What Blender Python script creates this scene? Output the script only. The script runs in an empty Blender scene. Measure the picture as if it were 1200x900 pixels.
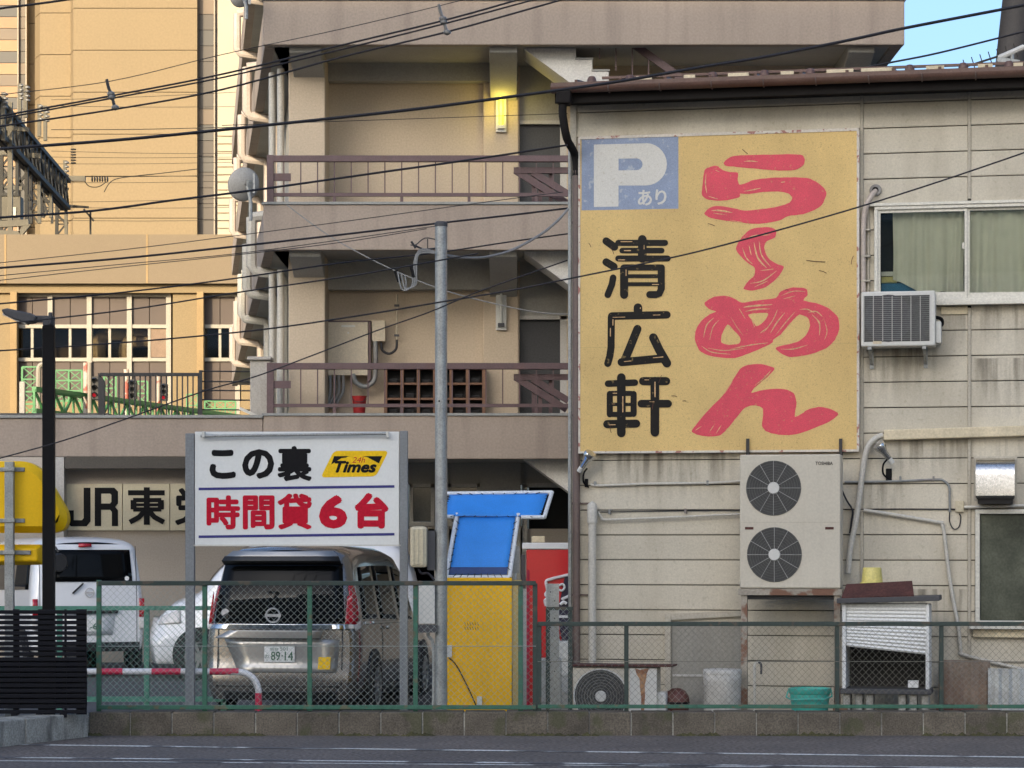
import bpy, bmesh, math, random
from mathutils import Vector, Matrix, noise
from mathutils.geometry import tessellate_polygon
random.seed(7)
R = math.radians
SC = bpy.context.scene
COL = SC.collection

# ------------------------------------------------------------------ camera, sky, sun, exposure
F = 3050.0      # focal length in photo pixels (photo is 1200 wide)
HOR = 640.0     # row of the horizon
EYE = 1.747     # eye height over the road
cam_d = bpy.data.cameras.new("camera")
cam = bpy.data.objects.new("camera", cam_d); COL.objects.link(cam)
cam.location = (0, 0, EYE); cam.rotation_euler = (R(90), 0, 0)
cam_d.sensor_width = 36.0; cam_d.lens = 36.0 * F / 1200.0
cam_d.shift_y = (HOR - 450.0) / 1200.0
cam_d.clip_start = 0.5; cam_d.clip_end = 3000
SC.camera = cam

SUN_AZ, SUN_EL = 24.0, 17.0      # light travels away from the viewer and to the right
W = bpy.data.worlds.new("World"); SC.world = W; W.use_nodes = True
nt = W.node_tree; bg = nt.nodes["Background"]
sky = nt.nodes.new("ShaderNodeTexSky"); sky.sky_type = 'NISHITA'; sky.sun_disc = False
sky.sun_elevation = R(SUN_EL); sky.sun_rotation = R(180 + SUN_AZ)
sky.air_density = 0.9; sky.dust_density = 5.4; sky.ozone_density = 3.5; sky.altitude = 50
nt.links.new(sky.outputs[0], bg.inputs[0]); bg.inputs[1].default_value = 0.15
sun_d = bpy.data.lights.new("sun", 'SUN'); sun_d.energy = 2.0; sun_d.angle = R(0.5); sun_d.color = (1.0, 0.82, 0.55)
sun = bpy.data.objects.new("sun", sun_d); COL.objects.link(sun)
sun.location = (-20, -60, 40)
_d = Vector((math.sin(R(SUN_AZ)) * math.cos(R(SUN_EL)), math.cos(R(SUN_AZ)) * math.cos(R(SUN_EL)), -math.sin(R(SUN_EL))))
sun.rotation_euler = _d.to_track_quat('-Z', 'Y').to_euler()
SC.view_settings.view_transform = 'Standard'; SC.view_settings.look = 'None'
SC.view_settings.exposure = 1.3; SC.view_settings.gamma = 1.0
SC.render.engine = 'CYCLES'
SC.cycles.use_denoising = True
SC.cycles.max_bounces = 8; SC.cycles.transparent_max_bounces = 12
SC.cycles.sample_clamp_indirect = 6.0

# ------------------------------------------------------------------ materials
MATS = {}
def mat(name, col, rough=.7, metal=0.0, var=.12, vs=1.5, fine=.08, fs=45, bump=.08, streak=0.0, scol=(.12, .10, .08),
        sscale=(5, 5, .45), sthr=.55, spec=.5, orand=0.0, coat=0.0, trans=0.0, emit=None, estr=0, blotch=0, bcol=(.2, .1, .05), bs=2.0, bthr=.62):
    m = bpy.data.materials.new(name); m.use_nodes = True
    bthr = .5 + (bthr - .5) * .62; fine *= 1.5
    n = m.node_tree.nodes; l = m.node_tree.links
    b = n["Principled BSDF"]
    b.inputs["Roughness"].default_value = rough; b.inputs["Metallic"].default_value = metal
    b.inputs["Specular IOR Level"].default_value = spec
    b.inputs["Coat Weight"].default_value = coat; b.inputs["Coat Roughness"].default_value = .06
    b.inputs["Transmission Weight"].default_value = trans
    if emit:
        b.inputs["Emission Color"].default_value = (*emit, 1); b.inputs["Emission Strength"].default_value = estr
    g = n.new("ShaderNodeNewGeometry")
    def noi(scale, detail=4, mapping=None):
        t = n.new("ShaderNodeTexNoise"); t.inputs["Scale"].default_value = scale; t.inputs["Detail"].default_value = detail
        if mapping:
            mp = n.new("ShaderNodeMapping"); mp.inputs["Scale"].default_value = mapping
            l.new(g.outputs["Position"], mp.inputs["Vector"]); l.new(mp.outputs[0], t.inputs["Vector"])
        else:
            l.new(g.outputs["Position"], t.inputs["Vector"])
        return t.outputs["Fac"]
    def mr(src, a, b_, c, d):
        q = n.new("ShaderNodeMapRange"); q.inputs[1].default_value = a; q.inputs[2].default_value = b_
        q.inputs[3].default_value = c; q.inputs[4].default_value = d; l.new(src, q.inputs[0]); return q.outputs[0]
    def math2(op, a, b_):
        q = n.new("ShaderNodeMath"); q.operation = op; l.new(a, q.inputs[0])
        if isinstance(b_, float): q.inputs[1].default_value = b_
        else: l.new(b_, q.inputs[1])
        return q.outputs[0]
    f = math2('MULTIPLY', mr(noi(vs), .25, .75, 1 - var, 1 + var), mr(noi(fs, 3), .3, .7, 1 - fine, 1 + fine))
    if orand > 0:
        oi = n.new("ShaderNodeObjectInfo"); f = math2('MULTIPLY', f, mr(oi.outputs['Random'], 0, 1, 1 - orand, 1 + orand))
    vm = n.new("ShaderNodeVectorMath"); vm.operation = 'SCALE'; vm.inputs[0].default_value = col[:3]
    l.new(f, vm.inputs["Scale"]); cur = vm.outputs[0]
    def mixto(cur, fac, c2):
        q = n.new("ShaderNodeMix"); q.data_type = 'RGBA'; l.new(fac, q.inputs[0]); l.new(cur, q.inputs[6])
        q.inputs[7].default_value = (*c2, 1); return q.outputs[2]
    if streak > 0:
        cur = mixto(cur, mr(noi(1.0, 5, sscale), sthr, sthr + .22, 0, streak), scol)
    if blotch > 0:
        cur = mixto(cur, mr(noi(bs, 6), bthr, bthr + .06, 0, blotch), bcol)
    l.new(cur, b.inputs["Base Color"])
    if bump > 0:
        bp = n.new("ShaderNodeBump"); bp.inputs["Strength"].default_value = bump; bp.inputs["Distance"].default_value = .01
        l.new(noi(fs * 1.6, 3), bp.inputs["Height"]); l.new(bp.outputs[0], b.inputs["Normal"])
    MATS[name] = m
    return m
M = MATS
def glass(name, tint=(.5, .55, .52), alpha=.35, rough=.02):
    m = bpy.data.materials.new(name); m.use_nodes = True
    n = m.node_tree.nodes; l = m.node_tree.links; n.remove(n["Principled BSDF"])
    gl = n.new("ShaderNodeBsdfGlossy"); gl.inputs["Roughness"].default_value = rough; gl.inputs["Color"].default_value = (.9, .95, .95, 1)
    tr = n.new("ShaderNodeBsdfTransparent"); tr.inputs["Color"].default_value = (*tint, 1)
    fr = n.new("ShaderNodeFresnel"); fr.inputs["IOR"].default_value = 1.5
    ad = n.new("ShaderNodeMath"); ad.operation = 'ADD'; ad.inputs[1].default_value = alpha * .3; l.new(fr.outputs[0], ad.inputs[0])
    mx = n.new("ShaderNodeMixShader"); l.new(ad.outputs[0], mx.inputs[0]); l.new(tr.outputs[0], mx.inputs[1]); l.new(gl.outputs[0], mx.inputs[2])
    l.new(mx.outputs[0], n["Material Output"].inputs[0]); MATS[name] = m

mat("asphalt", (.135, .113, .096), .9, var=.2, vs=.9, fine=.45, fs=28, bump=.7, blotch=.3, bcol=(.088, .078, .07), bs=.8, bthr=.5)
mat("lot_ground", (.075, .075, .075), .9, var=.2, vs=.6, fine=.2, fs=60, bump=.4)
mat("road_paint", (.66, .64, .58), .8, var=.15, fine=.3, fs=40, blotch=.95, bcol=(.085, .082, .085), bs=2.2, bthr=.50)
mat("kerb_block", (.125, .105, .078), .9, orand=.16, var=.3, vs=4, fine=.25, fs=70, bump=.5, streak=.6, scol=(.045, .038, .028), sscale=(7, 7, 2), blotch=.5, bcol=(.055, .065, .02), bs=3, bthr=.58)
mat("kerb_pale", (.34, .325, .28), .9, var=.25, vs=4, fine=.2, fs=60, bump=.4, streak=.7, scol=(.07, .065, .06), sscale=(9, 9, 1.5), sthr=.48)
mat("moss", (.06, .055, .02), .95, var=.4, vs=8, fine=.4, fs=60, bump=.6)
mat("band_concrete", (.322, .262, .209), .88, var=.10, vs=.8, fine=.07, fs=35, bump=.12, streak=.4, scol=(.15, .12, .105), sscale=(4, 4, .35), sthr=.5)
mat("corridor_wall", (.50, .405, .29), .88, var=.08, vs=1.0, fine=.06, fs=40, bump=.15, streak=.18, scol=(.24, .20, .15), sscale=(2.5, 2.5, .4))
mat("soffit", (.36, .345, .305), .9, var=.12, vs=1.2, fine=.06, bump=.1, streak=.2, scol=(.15, .14, .12), sscale=(1, 1, 1))
mat("coping", (.27, .27, .25), .8, var=.1, streak=.3)
mat("stair_white", (.60, .58, .53), .85, var=.06, streak=.3, scol=(.3, .24, .18))
mat("brown_steel", (.105, .062, .062), .55, var=.15, vs=6, fine=.08, bump=.05, streak=.2, scol=(.16, .06, .03))
mat("dark_door", (.025, .025, .025), .5, var=.15, fine=.2)
mat("dark_steel", (.022, .021, .021), .5, var=.15)
mat("black_paint", (.005, .005, .006), .45, spec=.15, var=.1, bump=.02)
mat("cable", (.012, .011, .014), .6, var=.1, bump=0)
mat("cable_grey", (.22, .22, .21), .6, var=.1, bump=0)
mat("pvc", (.50, .475, .41), .5, var=.08, streak=.25, scol=(.25, .21, .16))
mat("pvc_pink", (.47, .40, .34), .55, var=.1, streak=.3, scol=(.25, .2, .16))
mat("siding", (.54, .49, .385), .75, orand=.045, var=.10, vs=1.1, fine=.06, fs=60, bump=.15, streak=.5, scol=(.33, .285, .205), sscale=(2.4, 2.4, .55), sthr=.50, blotch=.28, bcol=(.22, .19, .13), bs=30, bthr=.68)
mat("siding_trim", (.43, .39, .31), .75, var=.1, streak=.3, scol=(.2, .17, .13))
mat("sheathing", (.09, .08, .065), .9)
mat("grey_panel", (.28, .265, .225), .85, var=.12, streak=.35, scol=(.15, .13, .1))
mat("roof_brown", (.115, .062, .046), .5, var=.2, vs=3, fine=.1, streak=.3, scol=(.2, .13, .09), sscale=(6, 2, 6))
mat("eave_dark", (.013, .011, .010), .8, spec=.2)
mat("cream_board", (.62, .53, .36), .8, var=.15, vs=5, streak=.5, scol=(.2, .13, .08))
mat("downpipe_brown", (.135, .095, .08), .5, var=.12, streak=.25, scol=(.2, .16, .13))
mat("sign_yellow", (.64, .445, .165), .6, var=.10, vs=1.6, fine=.08, fs=110, bump=.05, streak=.22, scol=(.38, .24, .075), sscale=(2.2, 2.2, .7), sthr=.47, blotch=.33, bcol=(.24, .15, .055), bs=60, bthr=.66)
mat("sign_edge", (.58, .53, .45), .6, var=.1, blotch=.8, bcol=(.28, .06, .04), bs=14, bthr=.60)
mat("brush_red", (.62, .052, .085), .55, var=.10, vs=5, fine=.12, fs=140, bump=.03, blotch=.55, bcol=(.56, .20, .10), bs=30, bthr=.70)
mat("brush_streak", (.60, .37, .17), .6, var=.1, fine=.2, bump=.02)
mat("letter_black", (.009, .008, .007), .5, spec=.2, var=.2, bump=.03, blotch=.5, bcol=(.30, .21, .08), bs=20, bthr=.73)
mat("park_blue", (.225, .275, .375), .6, var=.12, vs=4, fine=.10, fs=90, blotch=.6, bcol=(.42, .44, .46), bs=16, bthr=.66)
mat("park_white", (.58, .565, .51), .6, var=.06, fine=.06, fs=80, blotch=.5, bcol=(.35, .3, .2), bs=40, bthr=.70)
mat("galvanised", (.32, .33, .315), .45, metal=.35, var=.18, vs=9, fine=.12, fs=60, bump=.06, streak=.35, scol=(.17, .17, .16), sscale=(25, 25, 2))
mat("sign_white", (.70, .71, .68), .35, var=.03, fine=.02, bump=0, streak=.10, scol=(.45, .44, .4))
mat("sign_post_grey", (.20, .215, .225), .5, metal=.2, var=.08, streak=.15)
mat("print_black", (.009, .009, .010), .6, var=.05, bump=0, spec=.12)
mat("print_red", (.50, .010, .030), .6, var=.05, bump=0, spec=.12)
mat("print_navy", (.05, .05, .19), .6, var=.05, bump=0, spec=.15)
mat("logo_yellow", (.84, .52, .008), .5, spec=.2, var=.03, bump=0)
mat("box_yellow", (.82, .50, .006), .42, spec=.3, var=.05, fine=.03, bump=.03, streak=.12, scol=(.45, .25, .01))
mat("machine_yellow", (.84, .47, .012), .55, spec=.25, var=.05, fine=.04, bump=.03, streak=.15, scol=(.5, .27, .02))
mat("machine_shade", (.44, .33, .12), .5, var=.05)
mat("awning_blue", (.035, .26, .74), .6, var=.06, vs=5, fine=.05, fs=80, bump=.12)
mat("awning_navy", (.022, .05, .16), .6, var=.06)
mat("white_pipe", (.68, .70, .70), .4, var=.05, bump=0)
mat("vending_red", (.56, .012, .018), .3, var=.04, fine=.02, bump=0, coat=.3)
mat("vending_navy", (.025, .02, .05), .3, var=.04, bump=0)
mat("car_bronze", (.23, .212, .19), .27, metal=.75, var=.02, fine=.02, bump=0, coat=.8, blotch=0)
mat("car_silver", (.36, .35, .33), .3, metal=.6, var=.02, fine=.02, bump=0, coat=.7)
mat("car_white", (.68, .70, .72), .3, var=.02, fine=.01, bump=0, coat=.8)
mat("car_glass", (.004, .0045, .005), .03, var=.0, fine=0, bump=0, spec=.10, coat=0)
mat("car_black", (.012, .012, .013), .5, var=.05, bump=.02)
mat("chrome", (.62, .63, .63), .12, metal=1.0, var=.02, bump=0)
mat("tyre", (.018, .018, .018), .85, var=.1)
mat("wheel_alloy", (.38, .39, .40), .3, metal=.8, var=.05, bump=0)
mat("lamp_red", (.36, .008, .016), .15, var=.03, bump=0, coat=.6)
mat("lamp_clear", (.60, .58, .56), .1, var=.05, bump=0, coat=.6)
mat("plate_white", (.72, .73, .71), .4, var=.02, bump=0)
mat("plate_green", (.03, .12, .06), .4, var=.02, bump=0)
mat("fence_green", (.028, .115, .072), .5, var=.2, vs=12, fine=.12, fs=70, bump=.08, blotch=.65, bcol=(.13, .095, .05), bs=9, bthr=.60)
mat("fence_dark", (.018, .036, .030), .45, var=.2, vs=12, fine=.12, fs=70, bump=.08, blotch=.6, bcol=(.10, .07, .045), bs=8, bthr=.64)
mat("wire_pale", (.33, .37, .34), .5, metal=.1, var=.15, vs=5, bump=0)
mat("wire_dull", (.19, .18, .145), .55, metal=.1, var=.2, vs=5, bump=0)
mat("fence_teal", (.07, .22, .16), .5, var=.15, vs=8, bump=.03)
mat("slat_black", (.005, .0055, .009), .5, spec=.15, var=.15, vs=8, fine=.08, bump=.05)
mat("barrier_white", (.72, .71, .70), .35, var=.05, bump=.01, blotch=.25, bcol=(.4, .37, .33), bs=8, bthr=.66)
mat("barrier_red", (.56, .03, .075), .35, var=.05, bump=.01)
mat("unit_cream", (.53, .485, .39), .55, var=.05, fine=.04, bump=.02, streak=.22, scol=(.33, .28, .2), sscale=(6, 6, .8))
mat("unit_white", (.58, .57, .52), .5, var=.05, fine=.03, bump=.02, streak=.2, scol=(.35, .3, .22))
mat("grille_dark", (.045, .045, .042), .6, var=.2, vs=20)
mat("grille_wire", (.36, .35, .32), .5, var=.1, bump=0)
mat("rust", (.19, .075, .035), .85, var=.35, vs=7, fine=.25, fs=60, bump=.3, blotch=.5, bcol=(.34, .30, .24), bs=5, bthr=.56)
mat("rust_dark", (.075, .026, .020), .85, var=.3, vs=6, fine=.2, bump=.3)
mat("alu_frame", (.58, .56, .49), .4, metal=.2, var=.05, bump=.01, streak=.15, scol=(.35, .32, .26))
mat("curtain", (.55, .53, .45), .95, var=.06, vs=6, fine=.05, fs=150, bump=.1)
mat("room_dark", (.02, .018, .016), .9)
mat("blue_cloth", (.02, .13, .24), .8)
mat("yellow_stuff", (.55, .48, .18), .8)
mat("steel_bright", (.62, .61, .58), .22, metal=.95, var=.08, vs=5, bump=.03)
mat("lamp_silver", (.62, .62, .60), .18, metal=.9, var=.05, bump=0)
mat("shed_dark", (.055, .055, .058), .6, var=.15)
mat("shutter_white", (.66, .66, .63), .5, var=.06, bump=.02, streak=.15)
mat("bucket_teal", (.06, .40, .32), .45, var=.08, bump=.03)
mat("bucket_yellow", (.62, .53, .16), .5, var=.08)
mat("drum_white", (.52, .50, .45), .6, var=.2, vs=8, fine=.1, streak=.5, scol=(.22, .19, .15), sscale=(9, 9, 3))
mat("pot_brown", (.10, .034, .026), .6, var=.2, vs=8)
mat("sheet_grey", (.24, .25, .24), .6, metal=.2, var=.2, vs=4, streak=.5, scol=(.17, .08, .045), sscale=(3, 3, 1), sthr=.5)
mat("tower_cream", (.238, .172, .090), .8, var=.03, vs=.2, fine=.04, fs=6, bump=0)
mat("tower_line", (.30, .20, .09), .8, bump=0)
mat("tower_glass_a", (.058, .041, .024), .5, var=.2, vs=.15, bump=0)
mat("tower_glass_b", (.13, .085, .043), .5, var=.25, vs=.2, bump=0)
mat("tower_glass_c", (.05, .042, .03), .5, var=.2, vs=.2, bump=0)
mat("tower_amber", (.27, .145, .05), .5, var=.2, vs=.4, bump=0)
mat("tower_frame", (.27, .21, .14), .5, bump=0)
mat("far_white", (.42, .36, .25), .8, var=.04, vs=.3, bump=0)
mat("station_wall", (.195, .146, .088), .8, var=.04, vs=.4, fine=.04, bump=.02)
mat("station_column", (.235, .168, .082), .8, var=.05, vs=.5, bump=.02)
mat("station_panel", (.075, .05, .035), .6, var=.15, vs=.7, fine=.06, bump=.02)
mat("station_brick", (.23, .155, .10), .8, var=.15, vs=4)
mat("frame_white", (.31, .275, .21), .5, var=.04, bump=0)
mat("duct", (.45, .35, .22), .5, var=.08, bump=0)
mat("truss_green", (.075, .25, .085), .5, var=.12, vs=2, bump=0)
mat("gantry_steel", (.036, .033, .027), .6, spec=.2, var=.2, vs=2, bump=.03)
mat("gantry_pale", (.12, .105, .075), .6, spec=.2, var=.15, vs=2, bump=.02)
mat("insulator", (.17, .16, .14), .3, bump=0)
mat("signal_black", (.012, .012, .013), .5, bump=0)
mat("post_stripe", (.50, .42, .34), .6, var=.2, blotch=.9, bcol=(.36, .07, .04), bs=5, bthr=.5)
mat("jr_board", (.60, .54, .38), .6, var=.08, vs=2, fine=.04, bump=.02, streak=.5, scol=(.28, .15, .06), sscale=(2, 2, 1.2), sthr=.52)
mat("jr_wall", (.42, .37, .31), .88, var=.08, vs=.8, fine=.05, bump=.1)
mat("pale_trim", (.46, .44, .40), .7, var=.06)
mat("window_grey", (.10, .10, .085), .12, var=.1, vs=1, bump=0)
mat("dish_grey", (.38, .36, .32), .6, var=.08)
mat("meter_cream", (.52, .46, .32), .55, var=.08, streak=.3, scol=(.3, .23, .13))
mat("cabinet_beige", (.52, .445, .32), .55, var=.04, bump=.02)
mat("red_bucket", (.40, .02, .02), .5)
mat("shelf_wood", (.19, .10, .058), .8, var=.2, vs=5)
mat("shelf_dark", (.012, .011, .010), .8)
mat("screen_grey", (.13, .135, .10), .8)
mat("concrete_pier", (.40, .37, .32), .9, var=.12, streak=.3)
mat("pole_dark", (.045, .040, .036), .7, var=.15)
mat("signal_red", (.6, .02, .03), .4, emit=(1.0, .03, .05), estr=.15, bump=0)
mat("tube_lit", (.9, .85, .2), .4, emit=(1.0, .84, .03), estr=.75, bump=0)
mat("occluder", (.42, .40, .37), .85, var=.05, vs=.2, bump=0)
glass("pane_clear", (.96, .98, .95), .12)
glass("pane_dark", (.80, .84, .76), .06, .08)
glass("pane_far", (.75, .73, .68), .2, .03)

# ------------------------------------------------------------------ mesh helpers
I4 = Matrix.Identity(4)
def P(px, py, Y):
    return Vector(((px - 600) * Y / F, Y, EYE + (HOR - py) * Y / F))
def PX(px, Y): return (px - 600) * Y / F
def PZ(py, Y): return EYE + (HOR - py) * Y / F

class MB:
    def __init__(s, frame=None):
        s.v = []; s.f = []; s.fr = frame or I4
    def add(s, vs, fs):
        o = len(s.v); s.v += [Vector(q) for q in vs]; s.f += [[i + o for i in f] for f in fs]; return s
    def box(s, x0, x1, y0, y1, z0, z1):
        if x0 > x1: x0, x1 = x1, x0
        if y0 > y1: y0, y1 = y1, y0
        if z0 > z1: z0, z1 = z1, z0
        return s.add([(x0, y0, z0), (x1, y0, z0), (x1, y1, z0), (x0, y1, z0), (x0, y0, z1), (x1, y0, z1), (x1, y1, z1), (x0, y1, z1)],
                     [[3, 2, 1, 0], [4, 5, 6, 7], [0, 1, 5, 4], [1, 2, 6, 5], [2, 3, 7, 6], [3, 0, 4, 7]])
    def bar(s, a, b, w, h=None, up=(0, 0, 1)):
        a = Vector(a); b = Vector(b); h = h or w
        d = (b - a).normalized(); u = Vector(up)
        if abs(d.dot(u)) > .98: u = Vector((0, 1, 0))
        x = d.cross(u).normalized() * w / 2; y = x.cross(d).normalized() * h / 2
        vs = [a - x - y, a + x - y, a + x + y, a - x + y, b - x - y, b + x - y, b + x + y, b - x + y]
        return s.add(vs, [[3, 2, 1, 0], [4, 5, 6, 7], [0, 1, 5, 4], [1, 2, 6, 5], [2, 3, 7, 6], [3, 0, 4, 7]])
    def tube(s, pts, r, n=8, closed=False, cap=True):
        pts = [Vector(p) for p in pts]; rs = r if isinstance(r, (list, tuple)) else [r] * len(pts)
        m = len(pts); vs = []; prev = None
        for i, p in enumerate(pts):
            a = pts[i - 1] if (i > 0 or closed) else p; b = pts[(i + 1) % m] if (i < m - 1 or closed) else p
            d = (b - a)
            d = d.normalized() if d.length > 1e-9 else Vector((0, 0, 1))
            if prev is None:
                u = Vector((0, 0, 1)) if abs(d.z) < .9 else Vector((0, 1, 0))
                x = d.cross(u).normalized()
            else:
                x = (prev - d * prev.dot(d)); x = x.normalized() if x.length > 1e-9 else d.orthogonal().normalized()
            prev = x; y = d.cross(x)
            for k in range(n):
                t = 2 * math.pi * k / n; vs.append(p + (x * math.cos(t) + y * math.sin(t)) * rs[i])
        fs = []
        for i in range(m if closed else m - 1):
            j = (i + 1) % m
            for k in range(n):
                q = (k + 1) % n; fs.append([i * n + k, i * n + q, j * n + q, j * n + k])
        if cap and not closed:
            fs.append(list(range(n))[::-1]); fs.append([(m - 1) * n + k for k in range(n)])
        return s.add(vs, fs)
    def lathe(s, c, prof, n=20, axis='Z', cap=True):
        c = Vector(c); vs = []
        for r, h in prof:
            for k in range(n):
                t = 2 * math.pi * k / n; a, b = r * math.cos(t), r * math.sin(t)
                vs.append(c + (Vector((a, b, h)) if axis == 'Z' else Vector((a, h, b)) if axis == 'Y' else Vector((h, a, b))))
        m = len(prof); fs = []
        for i in range(m - 1):
            for k in range(n):
                q = (k + 1) % n; fs.append([i * n + k, i * n + q, (i + 1) * n + q, (i + 1) * n + k])
        if cap and prof[0][0] > 1e-6: fs.append(list(range(n))[::-1])
        if cap and prof[-1][0] > 1e-6: fs.append([(m - 1) * n + k for k in range(n)])
        return s.add(vs, fs)
    def poly(s, loops, fn, depth=None):
        """flat polygon with holes; fn maps (a,b) -> 3D; depth: vector for thickness"""
        if not isinstance(loops[0][0], (list, tuple)): loops = [loops]
        flat = [p for lp in loops for p in lp]
        tris = tessellate_polygon([[Vector((p[0], p[1], 0)) for p in lp] for lp in loops])
        top = [fn(*p) for p in flat]
        if depth is None: return s.add(top, [list(t) for t in tris])
        N = len(top); dv = Vector(depth)
        vs = top + [Vector(p) + dv for p in top]; fs = [list(t) for t in tris] + [[i + N for i in t][::-1] for t in tris]
        o = 0
        for lp in loops:
            for i in range(len(lp)):
                j = (i + 1) % len(lp); fs.append([o + i, o + j, o + j + N, o + i + N])
            o += len(lp)
        return s.add(vs, fs)
    def stroke(s, pts, w, fn, cap=7):
        pts = [Vector((p[0], p[1])) for p in pts]; L = []; Rr = []
        for i, p in enumerate(pts):
            a = pts[max(i - 1, 0)]; b = pts[min(i + 1, len(pts) - 1)]; d = (b - a).normalized(); n = Vector((-d.y, d.x)) * w / 2
            L.append(p + n); Rr.append(p - n)
        d1 = (pts[-1] - pts[-2]).normalized(); d0 = (pts[0] - pts[1]).normalized()
        def arc(p, d):
            n = Vector((-d.y, d.x)); return [p + (n * math.cos(math.pi * k / cap) + d * math.sin(math.pi * k / cap)) * w / 2 for k in range(1, cap)]
        out = L + arc(pts[-1], d1) + Rr[::-1] + arc(pts[0], d0)
        return s.poly([[tuple(q) for q in out]], fn)
    def grid(s, rows, close=False):
        n = len(rows[0]); vs = [p for r in rows for p in r]; fs = []
        for i in range(len(rows) - 1):
            for k in range(n if close else n - 1):
                q = (k + 1) % n; fs.append([i * n + k, i * n + q, (i + 1) * n + q, (i + 1) * n + k])
        return s.add(vs, fs)
    def text(s, txt, x0, y0, x1, y1, fn, bold=.0, shear=0):
        """glyphs fitted to a box; bold lays shifted copies, each a hair above the last"""
        vs, fs = glyphs(txt, 0, shear)
        a0 = min(v[0] for v in vs); a1 = max(v[0] for v in vs); b0 = min(v[1] for v in vs); b1 = max(v[1] for v in vs)
        h = (y1 - y0); e = bold * abs(h); x0 += e; x1 -= e
        sy = 1 if y1 > y0 else -1; y0 += e * sy; y1 -= e * sy
        sh = [(0, 0)] if bold == 0 else [(e * math.cos(math.pi * k / 4), e * math.sin(math.pi * k / 4)) for k in range(8)]
        base = [(x0 + (v[0] - a0) / (a1 - a0) * (x1 - x0), y0 + (b1 - v[1]) / (b1 - b0) * (y1 - y0)) for v in vs]
        c = Vector(fn((x0 + x1) / 2, (y0 + y1) / 2)); W_ = s.fr @ c
        for k, (dx, dy) in enumerate(sh):
            pts = [Vector(fn(p[0] + dx, p[1] + dy)) for p in base]
            n = (pts[fs[0][1]] - pts[fs[0][0]]).cross(pts[fs[0][2]] - pts[fs[0][0]])
            eye = s.fr.inverted() @ Vector((0, 0, EYE))
            n = n.normalized() if n.length > 1e-12 else (eye - c).normalized()
            if n.dot(eye - c) < 0: n = -n
            s.add([p + n * (k * .0003) for p in pts], fs)
        return s

_gl = {}
def glyphs(txt, bold=0, shear=0):
    k = (txt, bold, shear)
    if k not in _gl:
        c = bpy.data.curves.new("lettering", 'FONT'); c.body = txt; c.size = 1; c.shear = shear; c.resolution_u = 3
        o = bpy.data.objects.new("lettering_source", c); COL.objects.link(o)
        me = bpy.data.meshes.new_from_object(o.evaluated_get(bpy.context.evaluated_depsgraph_get()))
        _gl[k] = ([tuple(v.co) for v in me.vertices], [list(p.vertices) for p in me.polygons])
        bpy.data.objects.remove(o); bpy.data.curves.remove(c); bpy.data.meshes.remove(me)
    return _gl[k]

ROOTM = {}
def thing(name, label, cat, base, rz=0.0, group=None, kind=None):
    o = bpy.data.objects.new(name, None); COL.objects.link(o); o.empty_display_size = .2
    o.location = base; o.rotation_euler = (0, 0, rz)
    ROOTM[o.name] = Matrix.Translation(Vector(base)) @ Matrix.Rotation(rz, 4, 'Z')
    o['label'] = label; o['category'] = cat
    if group: o['group'] = group
    if kind: o['kind'] = kind
    return o
def _mesh(mb, name, m, inv, bevel, smooth):
    me = bpy.data.meshes.new(name)
    T = inv @ mb.fr
    me.from_pydata([tuple(T @ v) for v in mb.v], [], mb.f)
    me.materials.append(M[m] if isinstance(m, str) else m)
    bm = bmesh.new(); bm.from_mesh(me); bmesh.ops.recalc_face_normals(bm, faces=bm.faces); bm.to_mesh(me); bm.free()
    if smooth:
        me.shade_smooth()
        if smooth != 'all': me.set_sharp_from_angle(angle=R(38))
    return me
def part(mb, name, m, parent, bevel=0, smooth=False, kind=None, label=None):
    root = parent
    while root.parent: root = root.parent
    me = _mesh(mb, name, m, ROOTM[root.name].inverted(), bevel, smooth)
    o = bpy.data.objects.new(name, me); COL.objects.link(o); o.parent = parent
    if bevel:
        b = o.modifiers.new("bevel", 'BEVEL'); b.width = bevel; b.segments = 2; b.limit_method = 'ANGLE'
    if kind: o['kind'] = kind
    if label: o['label'] = label
    return o
def solo(mb, name, m, label, cat, base=None, group=None, bevel=0, smooth=False, kind=None, rz=0):
    if base is None:
        ws = [mb.fr @ v for v in mb.v]
        base = Vector((sum(w.x for w in ws) / len(ws), sum(w.y for w in ws) / len(ws), min(w.z for w in ws)))
    Mx = Matrix.Translation(Vector(base)) @ Matrix.Rotation(rz, 4, 'Z')
    me = _mesh(mb, name, m, Mx.inverted(), bevel, smooth)
    o = bpy.data.objects.new(name, me); COL.objects.link(o); o.location = base; o.rotation_euler = (0, 0, rz)
    ROOTM[o.name] = Mx
    if bevel:
        b = o.modifiers.new("bevel", 'BEVEL'); b.width = bevel; b.segments = 2; b.limit_method = 'ANGLE'
    if kind: o['kind'] = kind
    if label: o['label'] = label
    if cat: o['category'] = cat
    if group: o['group'] = group
    return o
def struct(mb, name, m, base=(0, 0, 0), **k):
    return solo(mb, name, m, None, None, base=base, kind='structure', **k)
def catmull(pts, n=6):
    pts = [Vector(p) for p in pts]; out = []
    for i in range(len(pts) - 1):
        p0 = pts[max(i - 1, 0)]; p1 = pts[i]; p2 = pts[i + 1]; p3 = pts[min(i + 2, len(pts) - 1)]
        for k in range(n):
            t = k / n
            out.append(.5 * ((2 * p1) + (p2 - p0) * t + (2 * p0 - 5 * p1 + 4 * p2 - p3) * t * t + (3 * p1 - p0 - 3 * p2 + p3) * t ** 3))
    return out + [pts[-1]]

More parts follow.
